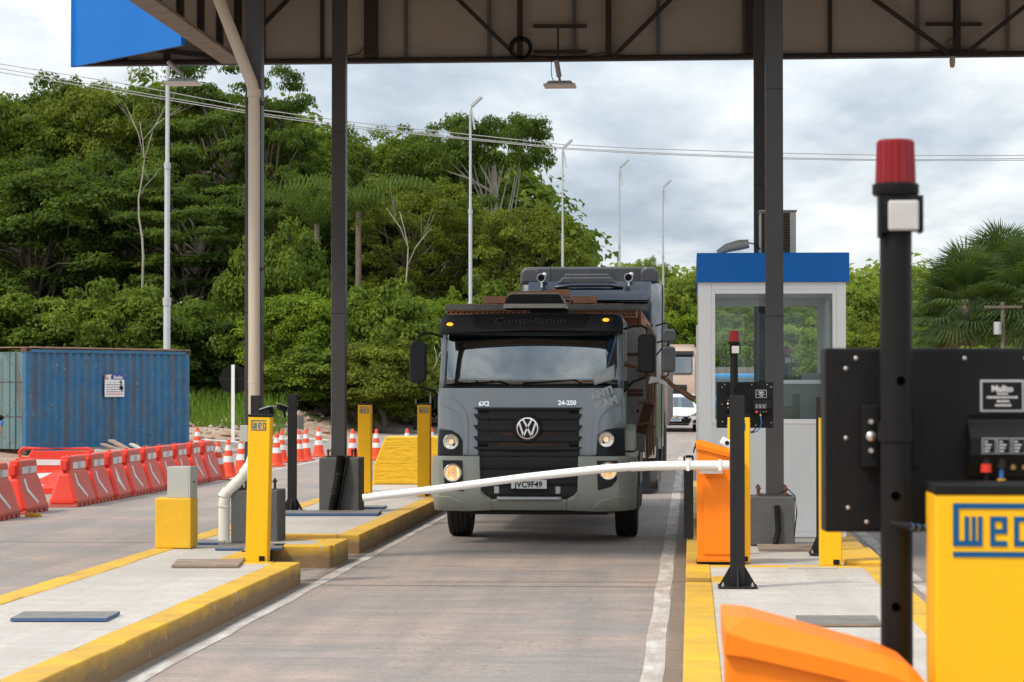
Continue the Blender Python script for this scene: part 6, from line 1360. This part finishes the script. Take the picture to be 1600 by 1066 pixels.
# driver: seated, left arm out of the side window
person('person', dict(pelvis=(0,0,0), waist=(0,.02,.12), chest=(0,.02,.30), upper=(0,.01,.42), neck=(0,0,.49), head=(0,-.03,.565), face=(0,-1,0), sleeve=.7,
    shL=(.18,.0,.42), elL=(.44,-.10,.44), wrL=(.69,-.16,.385), shR=(-.18,0,.42), elR=(-.22,-.18,.20), wrR=(-.08,-.42,.28),
    hiL=(.09,-.03,-.02), knL=(.12,-.42,.03), anL=(.12,-.58,-.36), ftL=(.12,-.72,-.40), hiR=(-.09,-.03,-.02), knR=(-.12,-.42,.03), anR=(-.12,-.58,-.36), ftR=(-.12,-.72,-.40)),
    'truck driver in a dark shirt at the wheel, arm out of the side window', (TX+.60, TY+1.15, 1.66), paint('dark_shirt', (.03,.03,.04), .8), paint('dark_trousers', (.02,.025,.035), .8), hands={'L': ((0,0,1),(0,-1,0)), 'R': ((0,0,1),(0,0,-1))})
pv = [at(1013,600,28.13), at(1016,588,28.13), at(1030,590,28.12), at(1043,598,28.12), at(1040,602,28.12), at(1026,597,28.13)]
mb = MB(); mb.add(pv, [(0,1,5),(1,2,5),(2,3,4,5)]); tag(mb.build('paper_slip', M['paper'], solid=.001), 'folded white paper slip passed between the driver and the booth', 'paper')
# motorcycle and rider at the left edge
q = at(12, 687, 42.0); mx_, my_ = q.x-.50, q.y
mo = empty('motorcycle', (mx_, my_, 0), R(14)); tag(mo, 'motorcycle coming in behind the barriers, cut off by the left edge', 'motorcycle')
for y in (-.35, .95):
    e_ = empty('wheel', (0, y, .30)); e_.parent = mo; mb = MB(); mb.lathe([(.24,-.04),(.29,-.035),(.305,0),(.29,.035),(.24,.04)], axis='x', n=28, caps=False); mb.build('tyre', M['rubber'], e_, smooth=50); mb = MB(); mb.lathe([(0,-.03),(.05,-.03),(.06,-.01),(.225,-.01),(.24,-.03),(.24,.03),(.225,.01),(.06,.01),(.05,.03),(0,.03)], axis='x', n=24, caps=False); mb.build('rim', M['galv'], e_)
mb = MB(); mb.tube([(-.08,-.35,.30),(-.08,-.15,.95)], .022, 8); mb.tube([(.08,-.35,.30),(.08,-.15,.95)], .022, 8); mb.build('fork', M['chrome'], mo)
mb = MB(); mb.tube([(-.36,-.02,1.02),(-.2,-.12,1.03),(0,-.15,.98),(.2,-.12,1.03),(.36,-.02,1.02)], .014, 8); mb.build('handlebar', M['black'], mo)
for s in (-1, 1): mb = MB(); mb.tube([(s*.25,-.08,1.03),(s*.30,-.12,1.2)], .006, 6); mb.sphere((s*.335,-.12,1.24), .085, (1,.35,.62)); mb.build('mirror', M['black'], mo, smooth=True)
mb = MB(); mb.sphere((0,-.24,.90), .10, (1,.6,1)); mb.build('headlight', HL.m, mo, smooth=True)
mb = MB(); mb.sphere((0,.18,.82), .17, (.8,1.5,.7)); mb.build('fuel_tank', M['red'], mo, smooth=True); mb = MB(); mb.box(-.13,.13,.36,1.05,.74,.82); mb.build('seat', M['black'], mo, bevel=.03)
mb = MB(); mb.box(-.14,.14,.1,.5,.25,.62); mb.bar((0,.5,.45),(0,.95,.30),.06); mb.build('engine', M['galv'], mo, bevel=.03); mb = MB(); mb.prism([(-.35+.36*math.cos(R(t)), .3+.36*math.sin(R(t))) for t in range(20, 161, 20)]+[(-.35+.34*math.cos(R(t)), .3+.34*math.sin(R(t))) for t in range(160, 19, -20)], -.07, .07, 'x'); mb.build('front_fender', M['boom'], mo)
person('person', dict(pelvis=(0,.55,.90), waist=(0,.50,1.05), chest=(0,.42,1.24), upper=(0,.38,1.35), neck=(0,.33,1.44), head=(0,.28,1.52), sleeve=1.2,
    shL=(.18,.36,1.36), elL=(.36,.20,1.16), wrL=(.345,-.0,1.06), shR=(-.18,.36,1.36), elR=(-.36,.20,1.16), wrR=(-.345,-.0,1.06),
    hiL=(.10,.50,.88), knL=(.24,.16,.74), anL=(.20,.35,.36), ftL=(.20,.22,.30), hiR=(-.10,.50,.88), knR=(-.24,.16,.74), anR=(-.20,.35,.36), ftR=(-.20,.22,.30)),
    'motorcycle rider in a blue jacket, only a gloved-free hand and sleeve in view' if 0 else 'motorcycle rider in a blue jacket gripping the handlebar at the left edge', (mx_, my_, 0), paint('blue_jacket', (.03,.10,.28), .8), paint('jeans', (.04,.06,.12), .8), helmet=M['black'], hands={'L': ((-1,0,0),(0,0,-1)), 'R': ((1,0,0),(0,0,-1))}, rz=R(14))
# ================================================================ vegetation
def quads_mesh(name, V, mat):
    """V: (n,4,3) array of separate quads"""
    n = len(V); me = bpy.data.meshes.new(name); me.vertices.add(n*4); me.loops.add(n*4); me.polygons.add(n)
    me.vertices.foreach_set('co', V.astype(np.float32).ravel()); me.loops.foreach_set('vertex_index', np.arange(n*4, dtype=np.int32))
    me.polygons.foreach_set('loop_start', np.arange(0, n*4, 4, dtype=np.int32)); me.materials.append(mat); me.update(calc_edges=True); return me
def leaves(rng, C, Nrm, size, aspect=.55):
    """leaf quads at centres C with normals Nrm (n,3), size (n,)"""
    n = len(C); a = rng.normal(size=(n,3)); a -= (a*Nrm).sum(1)[:,None]*Nrm; a /= np.linalg.norm(a, axis=1)[:,None]+1e-9; b = np.cross(Nrm, a)
    s = size[:,None]; fold = Nrm*s*.18
    return np.stack([C-a*s, C-b*s*aspect-fold*-1, C+a*s*1.0-Nrm*s*.25, C+b*s*aspect+fold], axis=1)
def clump_leaves(rng, cen, rad, n, leaf, flat=.65, up=.35):
    d = rng.normal(size=(n,3)); d /= np.linalg.norm(d, axis=1)[:,None]; d[:,2] = np.where(d[:,2] < -.35, -d[:,2], d[:,2])
    r = rad*(.25+.9*rng.random(n)**.6)*(1+.25*np.sin(d[:,0]*5+cen[0]*3)*np.sin(d[:,1]*5+cen[1]))
    C = np.array(cen)+d*r[:,None]*np.array([1,1,flat]); N = d+rng.normal(size=(n,3))*.45+np.array([0,0,up]); N /= np.linalg.norm(N, axis=1)[:,None]
    return leaves(rng, C, N, leaf*(.6+.8*rng.random(n)))
def tree_meshes(seed, H, Rc, base, ncl, nleaf, leaf, kind='dense', crad=.26):
    rng = np.random.default_rng(seed); rnd = random.Random(seed); cz = (H+base)/2; hz = (H-base)/2; cl = []
    while len(cl) < ncl:
        d = rng.normal(size=3); d /= np.linalg.norm(d)
        if d[2] > .9: continue
        d[2] = d[2]*(1-.12*abs(d[2])); rr_ = rnd.uniform(.25, 1)**.5
        lob = 1+.22*math.sin(3*math.atan2(d[1], d[0])+seed)+.15*math.sin(5*d[2]+seed*2)
        p = np.array([d[0]*Rc*rr_*lob, d[1]*Rc*rr_*lob, cz+d[2]*hz*rr_])
        if kind == 'umbrella' and d[2] < -.1: continue
        if kind == 'layered': p[2] = round((p[2]-base)/1.5)*1.5+base+rnd.uniform(-.38,.38)
        if kind == 'bush' and p[2] < .2: p[2] = abs(p[2])+.2
        cl.append((p, Rc*crad*rnd.uniform(.6, 1.25)))
    flat = .38 if kind == 'layered' else (.5 if kind == 'umbrella' else .7)
    V = np.concatenate([clump_leaves(rng, p, r, int(nleaf*(r/(Rc*crad))**2), leaf, flat) for p, r in cl])
    mb = MB(); th = .018*H+.04; top = base+(H-base)*.55
    pts = [Vector((0,0,-.8))]; n = 7; lx, ly = rnd.uniform(-.9,.9), rnd.uniform(-.6,.6)
    for i in range(1, n+1): t = i/n; pts.append(Vector((lx*t*t+.12*math.sin(i*1.9+seed), ly*t*t+.12*math.cos(i*1.3), top*t)))
    mb.tube(pts, [th*(1.25-.75*i/n) for i in range(n+1)], 9)
    for p, r in cl[::(7 if kind == 'umbrella' else 4)]:
        t = rnd.uniform(.35, .95); j = int(t*n); s = pts[j]; e_ = Vector(p); m = s.lerp(e_, .5)+Vector((rnd.uniform(-.4,.4), rnd.uniform(-.4,.4), rnd.uniform(.1,.6)))
        mb.tube([s, m, e_], [th*.32, th*.20, th*.07], 5, False)
    return V, mb
VARS = {}
def variant(key, *a, **k):
    V, mb = tree_meshes(*a, **k); me = quads_mesh('crown', V, G_MID); o_ = mb.build('trunk', M['bark'], smooth=True); tm = o_.data; bpy.data.objects.remove(o_); VARS[key] = (me, tm, a[1], a[2])
variant('dense1', 11, 15, 4.6, 2.5, 190, 250, .12, crad=.18)
variant('dense2', 23, 15, 4.9, 2.0, 220, 230, .11, crad=.165)
variant('fine', 31, 15, 4.4, 3.0, 250, 200, .085, crad=.15)
variant('layered', 47, 16, 4.3, 4.0, 150, 230, .11, kind='layered', crad=.20)
variant('umbrella', 53, 14, 5.0, 8.5, 120, 190, .10, kind='umbrella', crad=.16)
variant('bush1', 61, 6, 3.2, .3, 140, 260, .10, kind='bush', crad=.21)
variant('bush2', 67, 5, 3.4, .2, 150, 250, .095, kind='bush', crad=.19)
def tree(var, px, top, wpx, Y, leafm, label, cat='tree', name='forest_tree', bark='bark', grp='trees of the forest edge', rz=None):
    me, tm, H, Rc = VARS[var]; q = at(px, top, Y); zg = hgt(q.x, Y); h = q.z-zg; sz = h/H; sxy = (wpx*Y/F/2)/Rc
    r = empty(name, (q.x, Y, zg), rz if rz is not None else random.Random(px*7+top).uniform(0, 6.28)); r.scale = (sxy, sxy, sz); tag(r, label, cat, grp)
    for nm, m_, mt in (('crown', me, leafm), ('trunk', tm, M[bark])):
        o_ = bpy.data.objects.new(nm, m_); COL.objects.link(o_); o_.parent = r; o_.material_slots[0].link = 'OBJECT'; o_.material_slots[0].material = mt
    return r
# far row, then the main row, then low trees and bushes in front  (px, crown top, crown width in px of the photo, distance)
tree('dense1', 20, 109, 270, 118, G_MID, 'mid-green tree whose crown meets the left edge below the power lines')
tree('dense2', 100, 82, 260, 122, G_DARK, 'dark bushy tree top left of the yellow-green crown')
tree('fine', 215, 66, 300, 120, G_YEL, 'broad yellow-green tree crown under the blue canopy corner')
tree('layered', 350, 52, 250, 114, G_DARK, 'dark layered tree behind the beige downpipe')
tree('layered', 425, 80, 150, 112, G_DARK, 'tall dark tree with tiered branches right of the downpipe, against the cloud')
tree('dense2', 505, 160, 190, 116, G_MID, 'mid-green tree top just left of the lone dark column')
tree('fine', 590, 156, 240, 117, G_MID, 'fine-leaved tree right of the lone dark column')
tree('dense1', 690, 152, 170, 118, G_DARK, 'dark tree top left of the second light pole')
tree('umbrella', 775, 164, 190, 113, G_DARK, 'flat-topped tree with bare forked limbs against the sky', bark='barkp')
tree('fine', 640, 240, 250, 106, G_YEL, 'olive-green tree with a leaning pale trunk below it, mid forest')
tree('dense2', 820, 290, 190, 104, G_YEL, 'yellowish spreading tree right of the second light pole')
tree('layered', 880, 355, 130, 106, G_MID, 'small sparse tree at the right tip of the forest')
tree('dense1', 60, 220, 300, 106, G_DARK, 'dark green tree above the left end of the blue container')
tree('dense2', 190, 200, 260, 108, G_DARK, 'dark green tree around the bare pale trunk')
tree('layered', 300, 240, 260, 104, G_DARK, 'shaded tree right of the first light pole')
tree('fine', 455, 240, 220, 107, G_DARK, 'shaded tree between the downpipe and the lone column')
tree('dense1', 560, 290, 230, 108, G_DARK, 'shaded tree behind the lone dark column')
tree('dense1', 730, 290, 200, 110, G_DARK, 'shaded tree behind the second light pole')
tree('dense2', -70, 190, 260, 110, G_MID, 'tree standing just outside the left edge')
tree('bush1', 60, 440, 260, 94, G_MID, 'low leafy tree over the left end of the container', name='low_tree')
tree('bush2', 215, 430, 250, 92, G_MID, 'low rounded tree over the right half of the container', name='low_tree')
tree('bush1', 335, 480, 170, 93, G_DARK, 'dark low tree right of the first light pole', name='low_tree')
tree('bush2', 440, 335, 190, 95, G_MID, 'tall leafy shrub tree right of the downpipe', name='low_tree')
tree('bush1', 470, 440, 170, 91, G_BRT, 'bright yellow-green bush left of the lone dark column', 'bush', 'bush')
tree('bush2', 580, 425, 230, 92, G_MID, 'broad bush right of the lone dark column', 'bush', 'bush')
tree('bush1', 600, 520, 190, 88, G_YEL, 'olive bush above the yellow post by the rubble', 'bush', 'bush')
tree('bush1', 690, 440, 170, 97, G_BRT, 'bright leafy low tree behind the left mirror of the grey truck', name='low_tree')
tree('bush2', 790, 420, 190, 99, G_MID, 'low tree behind the roof of the grey truck', name='low_tree')
tree('bush2', 505, 530, 230, 89, G_MID, 'dense bush at the foot of the lone dark column', 'bush', 'bush')
# pale bare slender tree and leaning trunks
def bare(px0, pyb, px1, pyt, Y, label, branches, r0=.055):
    a = at(px0, pyb, Y); b = at(px1, pyt, Y); zg = min(a.z, hgt(a.x, Y)); r = empty('slender_tree', (a.x, Y, 0)); tag(r, label, 'tree', 'pale slender trunks'); rg = random.Random(px0)
    pts = []
    for i in range(9): t = i/8; p = a.lerp(b, t)-Vector((a.x, Y, 0)); p.x += .12*math.sin(i*1.3); p.y = 0; pts.append(p)
    pts[0].z = hgt(a.x, Y)-.3
    mb = MB(); mb.tube(pts, [r0*(1-.85*i/8) for i in range(9)], 8)
    for t, dx, dz in branches:
        s = pts[0].lerp(pts[-1], t) if False else pts[min(int(t*8), 8)]; mb.tube([s, s+Vector((dx*.35, .1, dz*.5)), s+Vector((dx, .2, dz))], [r0*.42, r0*.30, r0*.12], 6)
        e_ = s+Vector((dx, .2, dz))
        for q_ in range(3): mb.tube([s+Vector((dx*.6,.15,dz*.68)), e_+Vector((rg.uniform(-.7,.7), 0, rg.uniform(.1,1.0)))], [r0*.14, r0*.05], 5)
    mb.build('trunk', M['barkp'], r, smooth=True); return r
bare(219, 430, 222, 190, 96, 'pale bare slender tree above the blue container', [(.75,-.8,2.2),(.75,.9,2.4),(.5,.7,1.0),(.95,1.6,1.4)])
bare(648, 560, 628, 330, 93, 'leaning pale trunk between the lone column and the second light pole', [(.7,.9,1.5),(.85,-.9,1.6)])
bare(665, 640, 682, 540, 88, 'thin pale trunk leaning behind the left mirror of the truck', [(.8,.3,.6)], .04)
# background woodland mass behind the single trees
rng = np.random.default_rng(77); parts = []
def topline(px): return lerp([-200,0,100,250,450,560,700,830,880,940,1000,1100],[180,190,150,140,170,230,230,260,350,405,420,430], px)
for i in range(900):
    px = rng.uniform(-180, 900); Y = rng.uniform(120, 127); q0 = at(px, 600, Y); top = at(px, topline(px)+18, Y).z; zg = hgt(q0.x, Y); z = zg+(top-zg)*rng.random()**.8
    parts.append(clump_leaves(rng, (q0.x, Y, z), rng.uniform(1.0, 1.9), 110, .26, .7))
me = quads_mesh('woodland', np.concatenate(parts), G_MID); o_ = bpy.data.objects.new('woodland', me); COL.objects.link(o_); tag(o_, 'dark woodland mass filling the gaps behind the forest edge', 'woodland', kind='stuff')
parts = []
for i in range(420):
    px = rng.uniform(-150, 930); Y = rng.uniform(95, 104); q0 = at(px, 600, Y); zg = hgt(q0.x, Y); z = zg+rng.uniform(0, 3.2)
    parts.append(clump_leaves(rng, (q0.x, Y, z), rng.uniform(.7, 1.3), 130, .14, .7))
me = quads_mesh('undergrowth', np.concatenate(parts), G_DARK); o_ = bpy.data.objects.new('undergrowth', me); COL.objects.link(o_); tag(o_, 'tangled undergrowth along the foot of the forest', 'undergrowth', kind='stuff')
# far trees beyond the road, centre and right
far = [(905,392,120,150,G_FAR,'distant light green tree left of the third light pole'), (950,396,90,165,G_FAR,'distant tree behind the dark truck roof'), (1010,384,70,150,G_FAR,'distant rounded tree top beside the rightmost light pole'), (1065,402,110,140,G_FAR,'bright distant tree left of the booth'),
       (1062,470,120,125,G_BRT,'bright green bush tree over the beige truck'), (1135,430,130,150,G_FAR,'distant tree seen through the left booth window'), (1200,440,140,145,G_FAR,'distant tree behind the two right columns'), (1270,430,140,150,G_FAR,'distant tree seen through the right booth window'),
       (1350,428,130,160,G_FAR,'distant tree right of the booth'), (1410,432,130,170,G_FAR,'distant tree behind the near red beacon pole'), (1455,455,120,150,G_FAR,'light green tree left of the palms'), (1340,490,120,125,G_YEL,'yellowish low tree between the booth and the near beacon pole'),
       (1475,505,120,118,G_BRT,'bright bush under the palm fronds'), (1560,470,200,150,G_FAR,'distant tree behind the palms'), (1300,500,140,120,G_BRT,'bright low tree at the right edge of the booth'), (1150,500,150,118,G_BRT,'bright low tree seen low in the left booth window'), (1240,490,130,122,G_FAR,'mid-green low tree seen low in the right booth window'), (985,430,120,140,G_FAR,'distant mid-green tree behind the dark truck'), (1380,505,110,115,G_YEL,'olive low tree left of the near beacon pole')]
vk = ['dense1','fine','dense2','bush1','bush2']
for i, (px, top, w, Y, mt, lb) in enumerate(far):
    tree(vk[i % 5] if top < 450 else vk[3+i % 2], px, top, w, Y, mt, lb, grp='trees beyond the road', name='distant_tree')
parts = []
for i in range(420):
    px = rng.uniform(860, 1750); Y = rng.uniform(172, 190); q0 = at(px, 600, Y); top = at(px, 436+6*math.sin(px*.03), Y).z; zg = hgt(q0.x, Y); z = zg+(top-zg)*rng.random()
    parts.append(clump_leaves(rng, (q0.x, Y, z), rng.uniform(1.2, 2.2), 90, .30, .7))
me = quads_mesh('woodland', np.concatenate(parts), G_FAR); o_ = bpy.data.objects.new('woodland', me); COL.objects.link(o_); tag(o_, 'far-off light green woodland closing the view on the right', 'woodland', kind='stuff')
# grass
rng = np.random.default_rng(5); n = 30000; X = rng.uniform(-46, -12.8, n); Y = rng.uniform(74, 97, n)
lim = -13.4-.12*(Y-74)-1.0*np.sin(Y*.9)*.6; keep = (X < lim); X, Y = X[keep], Y[keep]; n = len(X); Z = np.array([hgt(a, b) for a, b in zip(X, Y)])-.03
h = rng.uniform(.25, .85, n); a = rng.uniform(0, 6.28, n); w = .022; ln = rng.normal(size=(n,2))*.16
V = np.stack([np.stack([X-w*np.cos(a), Y-w*np.sin(a), Z], 1), np.stack([X+w*np.cos(a), Y+w*np.sin(a), Z], 1), np.stack([X+ln[:,0]+.006, Y+ln[:,1], Z+h], 1), np.stack([X+ln[:,0]-.006, Y+ln[:,1], Z+h*.97], 1)], 1)
me = quads_mesh('grass', V, G_GRASS); o_ = bpy.data.objects.new('grass', me); COL.objects.link(o_); tag(o_, 'tall bright grass between the container and the forest', 'grass', kind='stuff')
mb = MB(); v = []; f = []; gx = fr(-60, -13.6, 40); gy = fr(74, 125, 30)
for y in gy:
    for x in gx: v.append((x, y, hgt(x, y)+.012))
for j in range(len(gy)-1):
    for i in range(len(gx)-1): a_ = j*len(gx)+i; f.append((a_, a_+1, a_+len(gx)+1, a_+len(gx)))
mb.add(v, f); tag(mb.build('verge', M['soil'], smooth=True), kind='structure')
for x0, x1, y0, y1, nm in ((-13.4, 60, 128, 240, 'verge'), (13.8, 80, 60, 127.9, 'verge')):
    mb = MB(); v = []; f = []; gx = fr(x0, x1, 30); gy = fr(y0, y1, 24)
    for y in gy:
        for x in gx: v.append((x, y, hgt(x, y)+.012+(.0 if not (-12 < x < 13) else -.05)))
    for j in range(len(gy)-1):
        for i in range(len(gx)-1): a_ = j*len(gx)+i; f.append((a_, a_+1, a_+len(gx)+1, a_+len(gx)))
    mb.add(v, f); tag(mb.build(nm, paint('green_verge', (.07,.12,.02), .9, dirt=.5, dirtc=(.14,.16,.04), sc=.5), smooth=True), kind='structure')
# palms
def fan(rng, org, dirv_, pet, rad, nb, droop):
    d = Vector(dirv_).normalized(); side = d.cross(Vector((0,0,1))); side = side.normalized() if side.length > .05 else Vector((1,0,0)); up_ = side.cross(d).normalized(); hub = Vector(org)+d*pet+Vector((0,0,-droop*pet*.25)); Q = []
    w = .03; s_ = side*w; Q.append([Vector(org)-s_, Vector(org)+s_, hub+s_*.6, hub-s_*.6])
    for k in range(nb):
        a = R(-125+250*k/(nb-1)); bd = d*math.cos(a)+side*math.sin(a); ln = rad*(1-.18*abs(a)/2.2)*rng.uniform(.85,1.1); bw = up_.cross(bd).normalized()*.034
        m = hub+bd*ln*.62+up_*.06; e_ = hub+bd*ln+Vector((0,0,-ln*.13*(1+droop)))
        Q.append([hub, hub+bw*.3, m+bw, m-bw]); Q.append([m-bw, m+bw, e_+bw*.15, e_-bw*.15])
    return Q
def palm(px, py, Y, rad, label, seed, nf=42):
    q = at(px, py, Y); zg = hgt(q.x, Y); r = empty('fan_palm', (q.x, Y, zg)); tag(r, label, 'palm tree', 'palms at the right edge'); h = q.z-zg; rg = random.Random(seed); Q = []; D = []
    for i in range(nf):
        az_ = i*2.39996+rg.uniform(-.3,.3); t = i/nf; el_ = R(82-115*t+rg.uniform(-8,8)); d = (math.cos(az_)*math.cos(el_), math.sin(az_)*math.cos(el_), math.sin(el_)); Q += fan(rg, (0,0,h-.1-.5*t), d, rad*.50, rad*.60, 34, .05+t*.5)
    for i in range(9):
        az_ = i*2.39996; d = (math.cos(az_)*.5, math.sin(az_)*.5, -1); D += fan(rg, (0,0,h-.5), d, rad*.35, rad*.42, 14, .2)
    for nm, QQ, mt in (('crown', Q, G_PALM), ('dead_fronds', D, G_DEAD)):
        o_ = bpy.data.objects.new(nm, quads_mesh(nm, np.array([[tuple(p) for p in qq] for qq in QQ]), mt)); COL.objects.link(o_); o_.parent = r
    mb = MB(); mb.tube([(0,0,-.4),(.1,0,h*.5),(0,0,h)], [.22,.19,.17], 10); mb.build('trunk', M['bark'], r, smooth=True)
palm(1508, 468, 100, 2.7, 'fan palm with a full crown, leftmost at the right edge', 1, 46); palm(1562, 436, 106, 2.8, 'tallest fan palm, behind the utility pole', 2); palm(1622, 455, 98, 2.8, 'fan palm cut off by the right edge', 3); palm(1465, 495, 108, 1.7, 'lower fan palm tucked left of the full-crowned one', 4, 34)
# feather palm low at the right edge
q = at(1595, 545, 88); zg = hgt(q.x, 88); r = empty('feather_palm', (q.x, 88, zg)); tag(r, 'low feather-leaved palm behind the black cabinet at the right edge', 'palm tree', 'palms at the right edge'); Q = []; rg = random.Random(9)
for i in range(12):
    az_ = i*.55; prev = Vector((0,0,1.6)); d = Vector((math.cos(az_)*.55, math.sin(az_)*.55, 1)).normalized()
    for k in range(14):
        p = prev+d*.2; d = (d+Vector((0,0,-.09))).normalized(); sd_ = d.cross(Vector((0,0,1))).normalized(); Q.append([prev-sd_*.012, prev+sd_*.012, p+sd_*.012, p-sd_*.012])
        for s in (-1, 1): e_ = p+sd_*s*.55+d*.25+Vector((0,0,-.22)); Q.append([p, p+d*.05, e_+d*.02, e_])
        prev = p
o_ = bpy.data.objects.new('crown', quads_mesh('crown', np.array([[tuple(p) for p in qq] for qq in Q]), G_BRT)); COL.objects.link(o_); o_.parent = r
mb = MB(); mb.tube([(0,0,-.3),(0,0,1.7)], [.16,.10], 9); mb.build('trunk', M['bark'], r, smooth=True)
# palm fronds inside the forest
for px, py, lb in ((560, 330, 'dark feather palm inside the forest right of the lone column'), (495, 350, 'dark feather palm inside the forest left of the lone column')):
    q = at(px, py, 102); zg = hgt(q.x, 102); r = empty('feather_palm', (q.x, 102, zg)); tag(r, lb, 'palm tree', 'palms inside the forest'); Q = []; h = q.z-zg
    for i in range(16):
        az_ = i*.42; prev = Vector((0,0,h)); d = Vector((math.cos(az_)*.6, math.sin(az_)*.6, 1)).normalized()
        for k in range(18):
            p = prev+d*.22; d = (d+Vector((0,0,-.10))).normalized(); sd_ = d.cross(Vector((0,0,1))).normalized()
            for s in (-1, 1): e_ = p+sd_*s*.30+d*.1+Vector((0,0,-.45)); Q.append([p, p+d*.06, e_+d*.03, e_])
            prev = p
    o_ = bpy.data.objects.new('crown', quads_mesh('crown', np.array([[tuple(p) for p in qq] for qq in Q]), G_DARK)); COL.objects.link(o_); o_.parent = r
    mb = MB(); mb.tube([(0,0,-.3),(0,0,h)], [.16,.12], 9); mb.build('trunk', M['bark'], r, smooth=True)
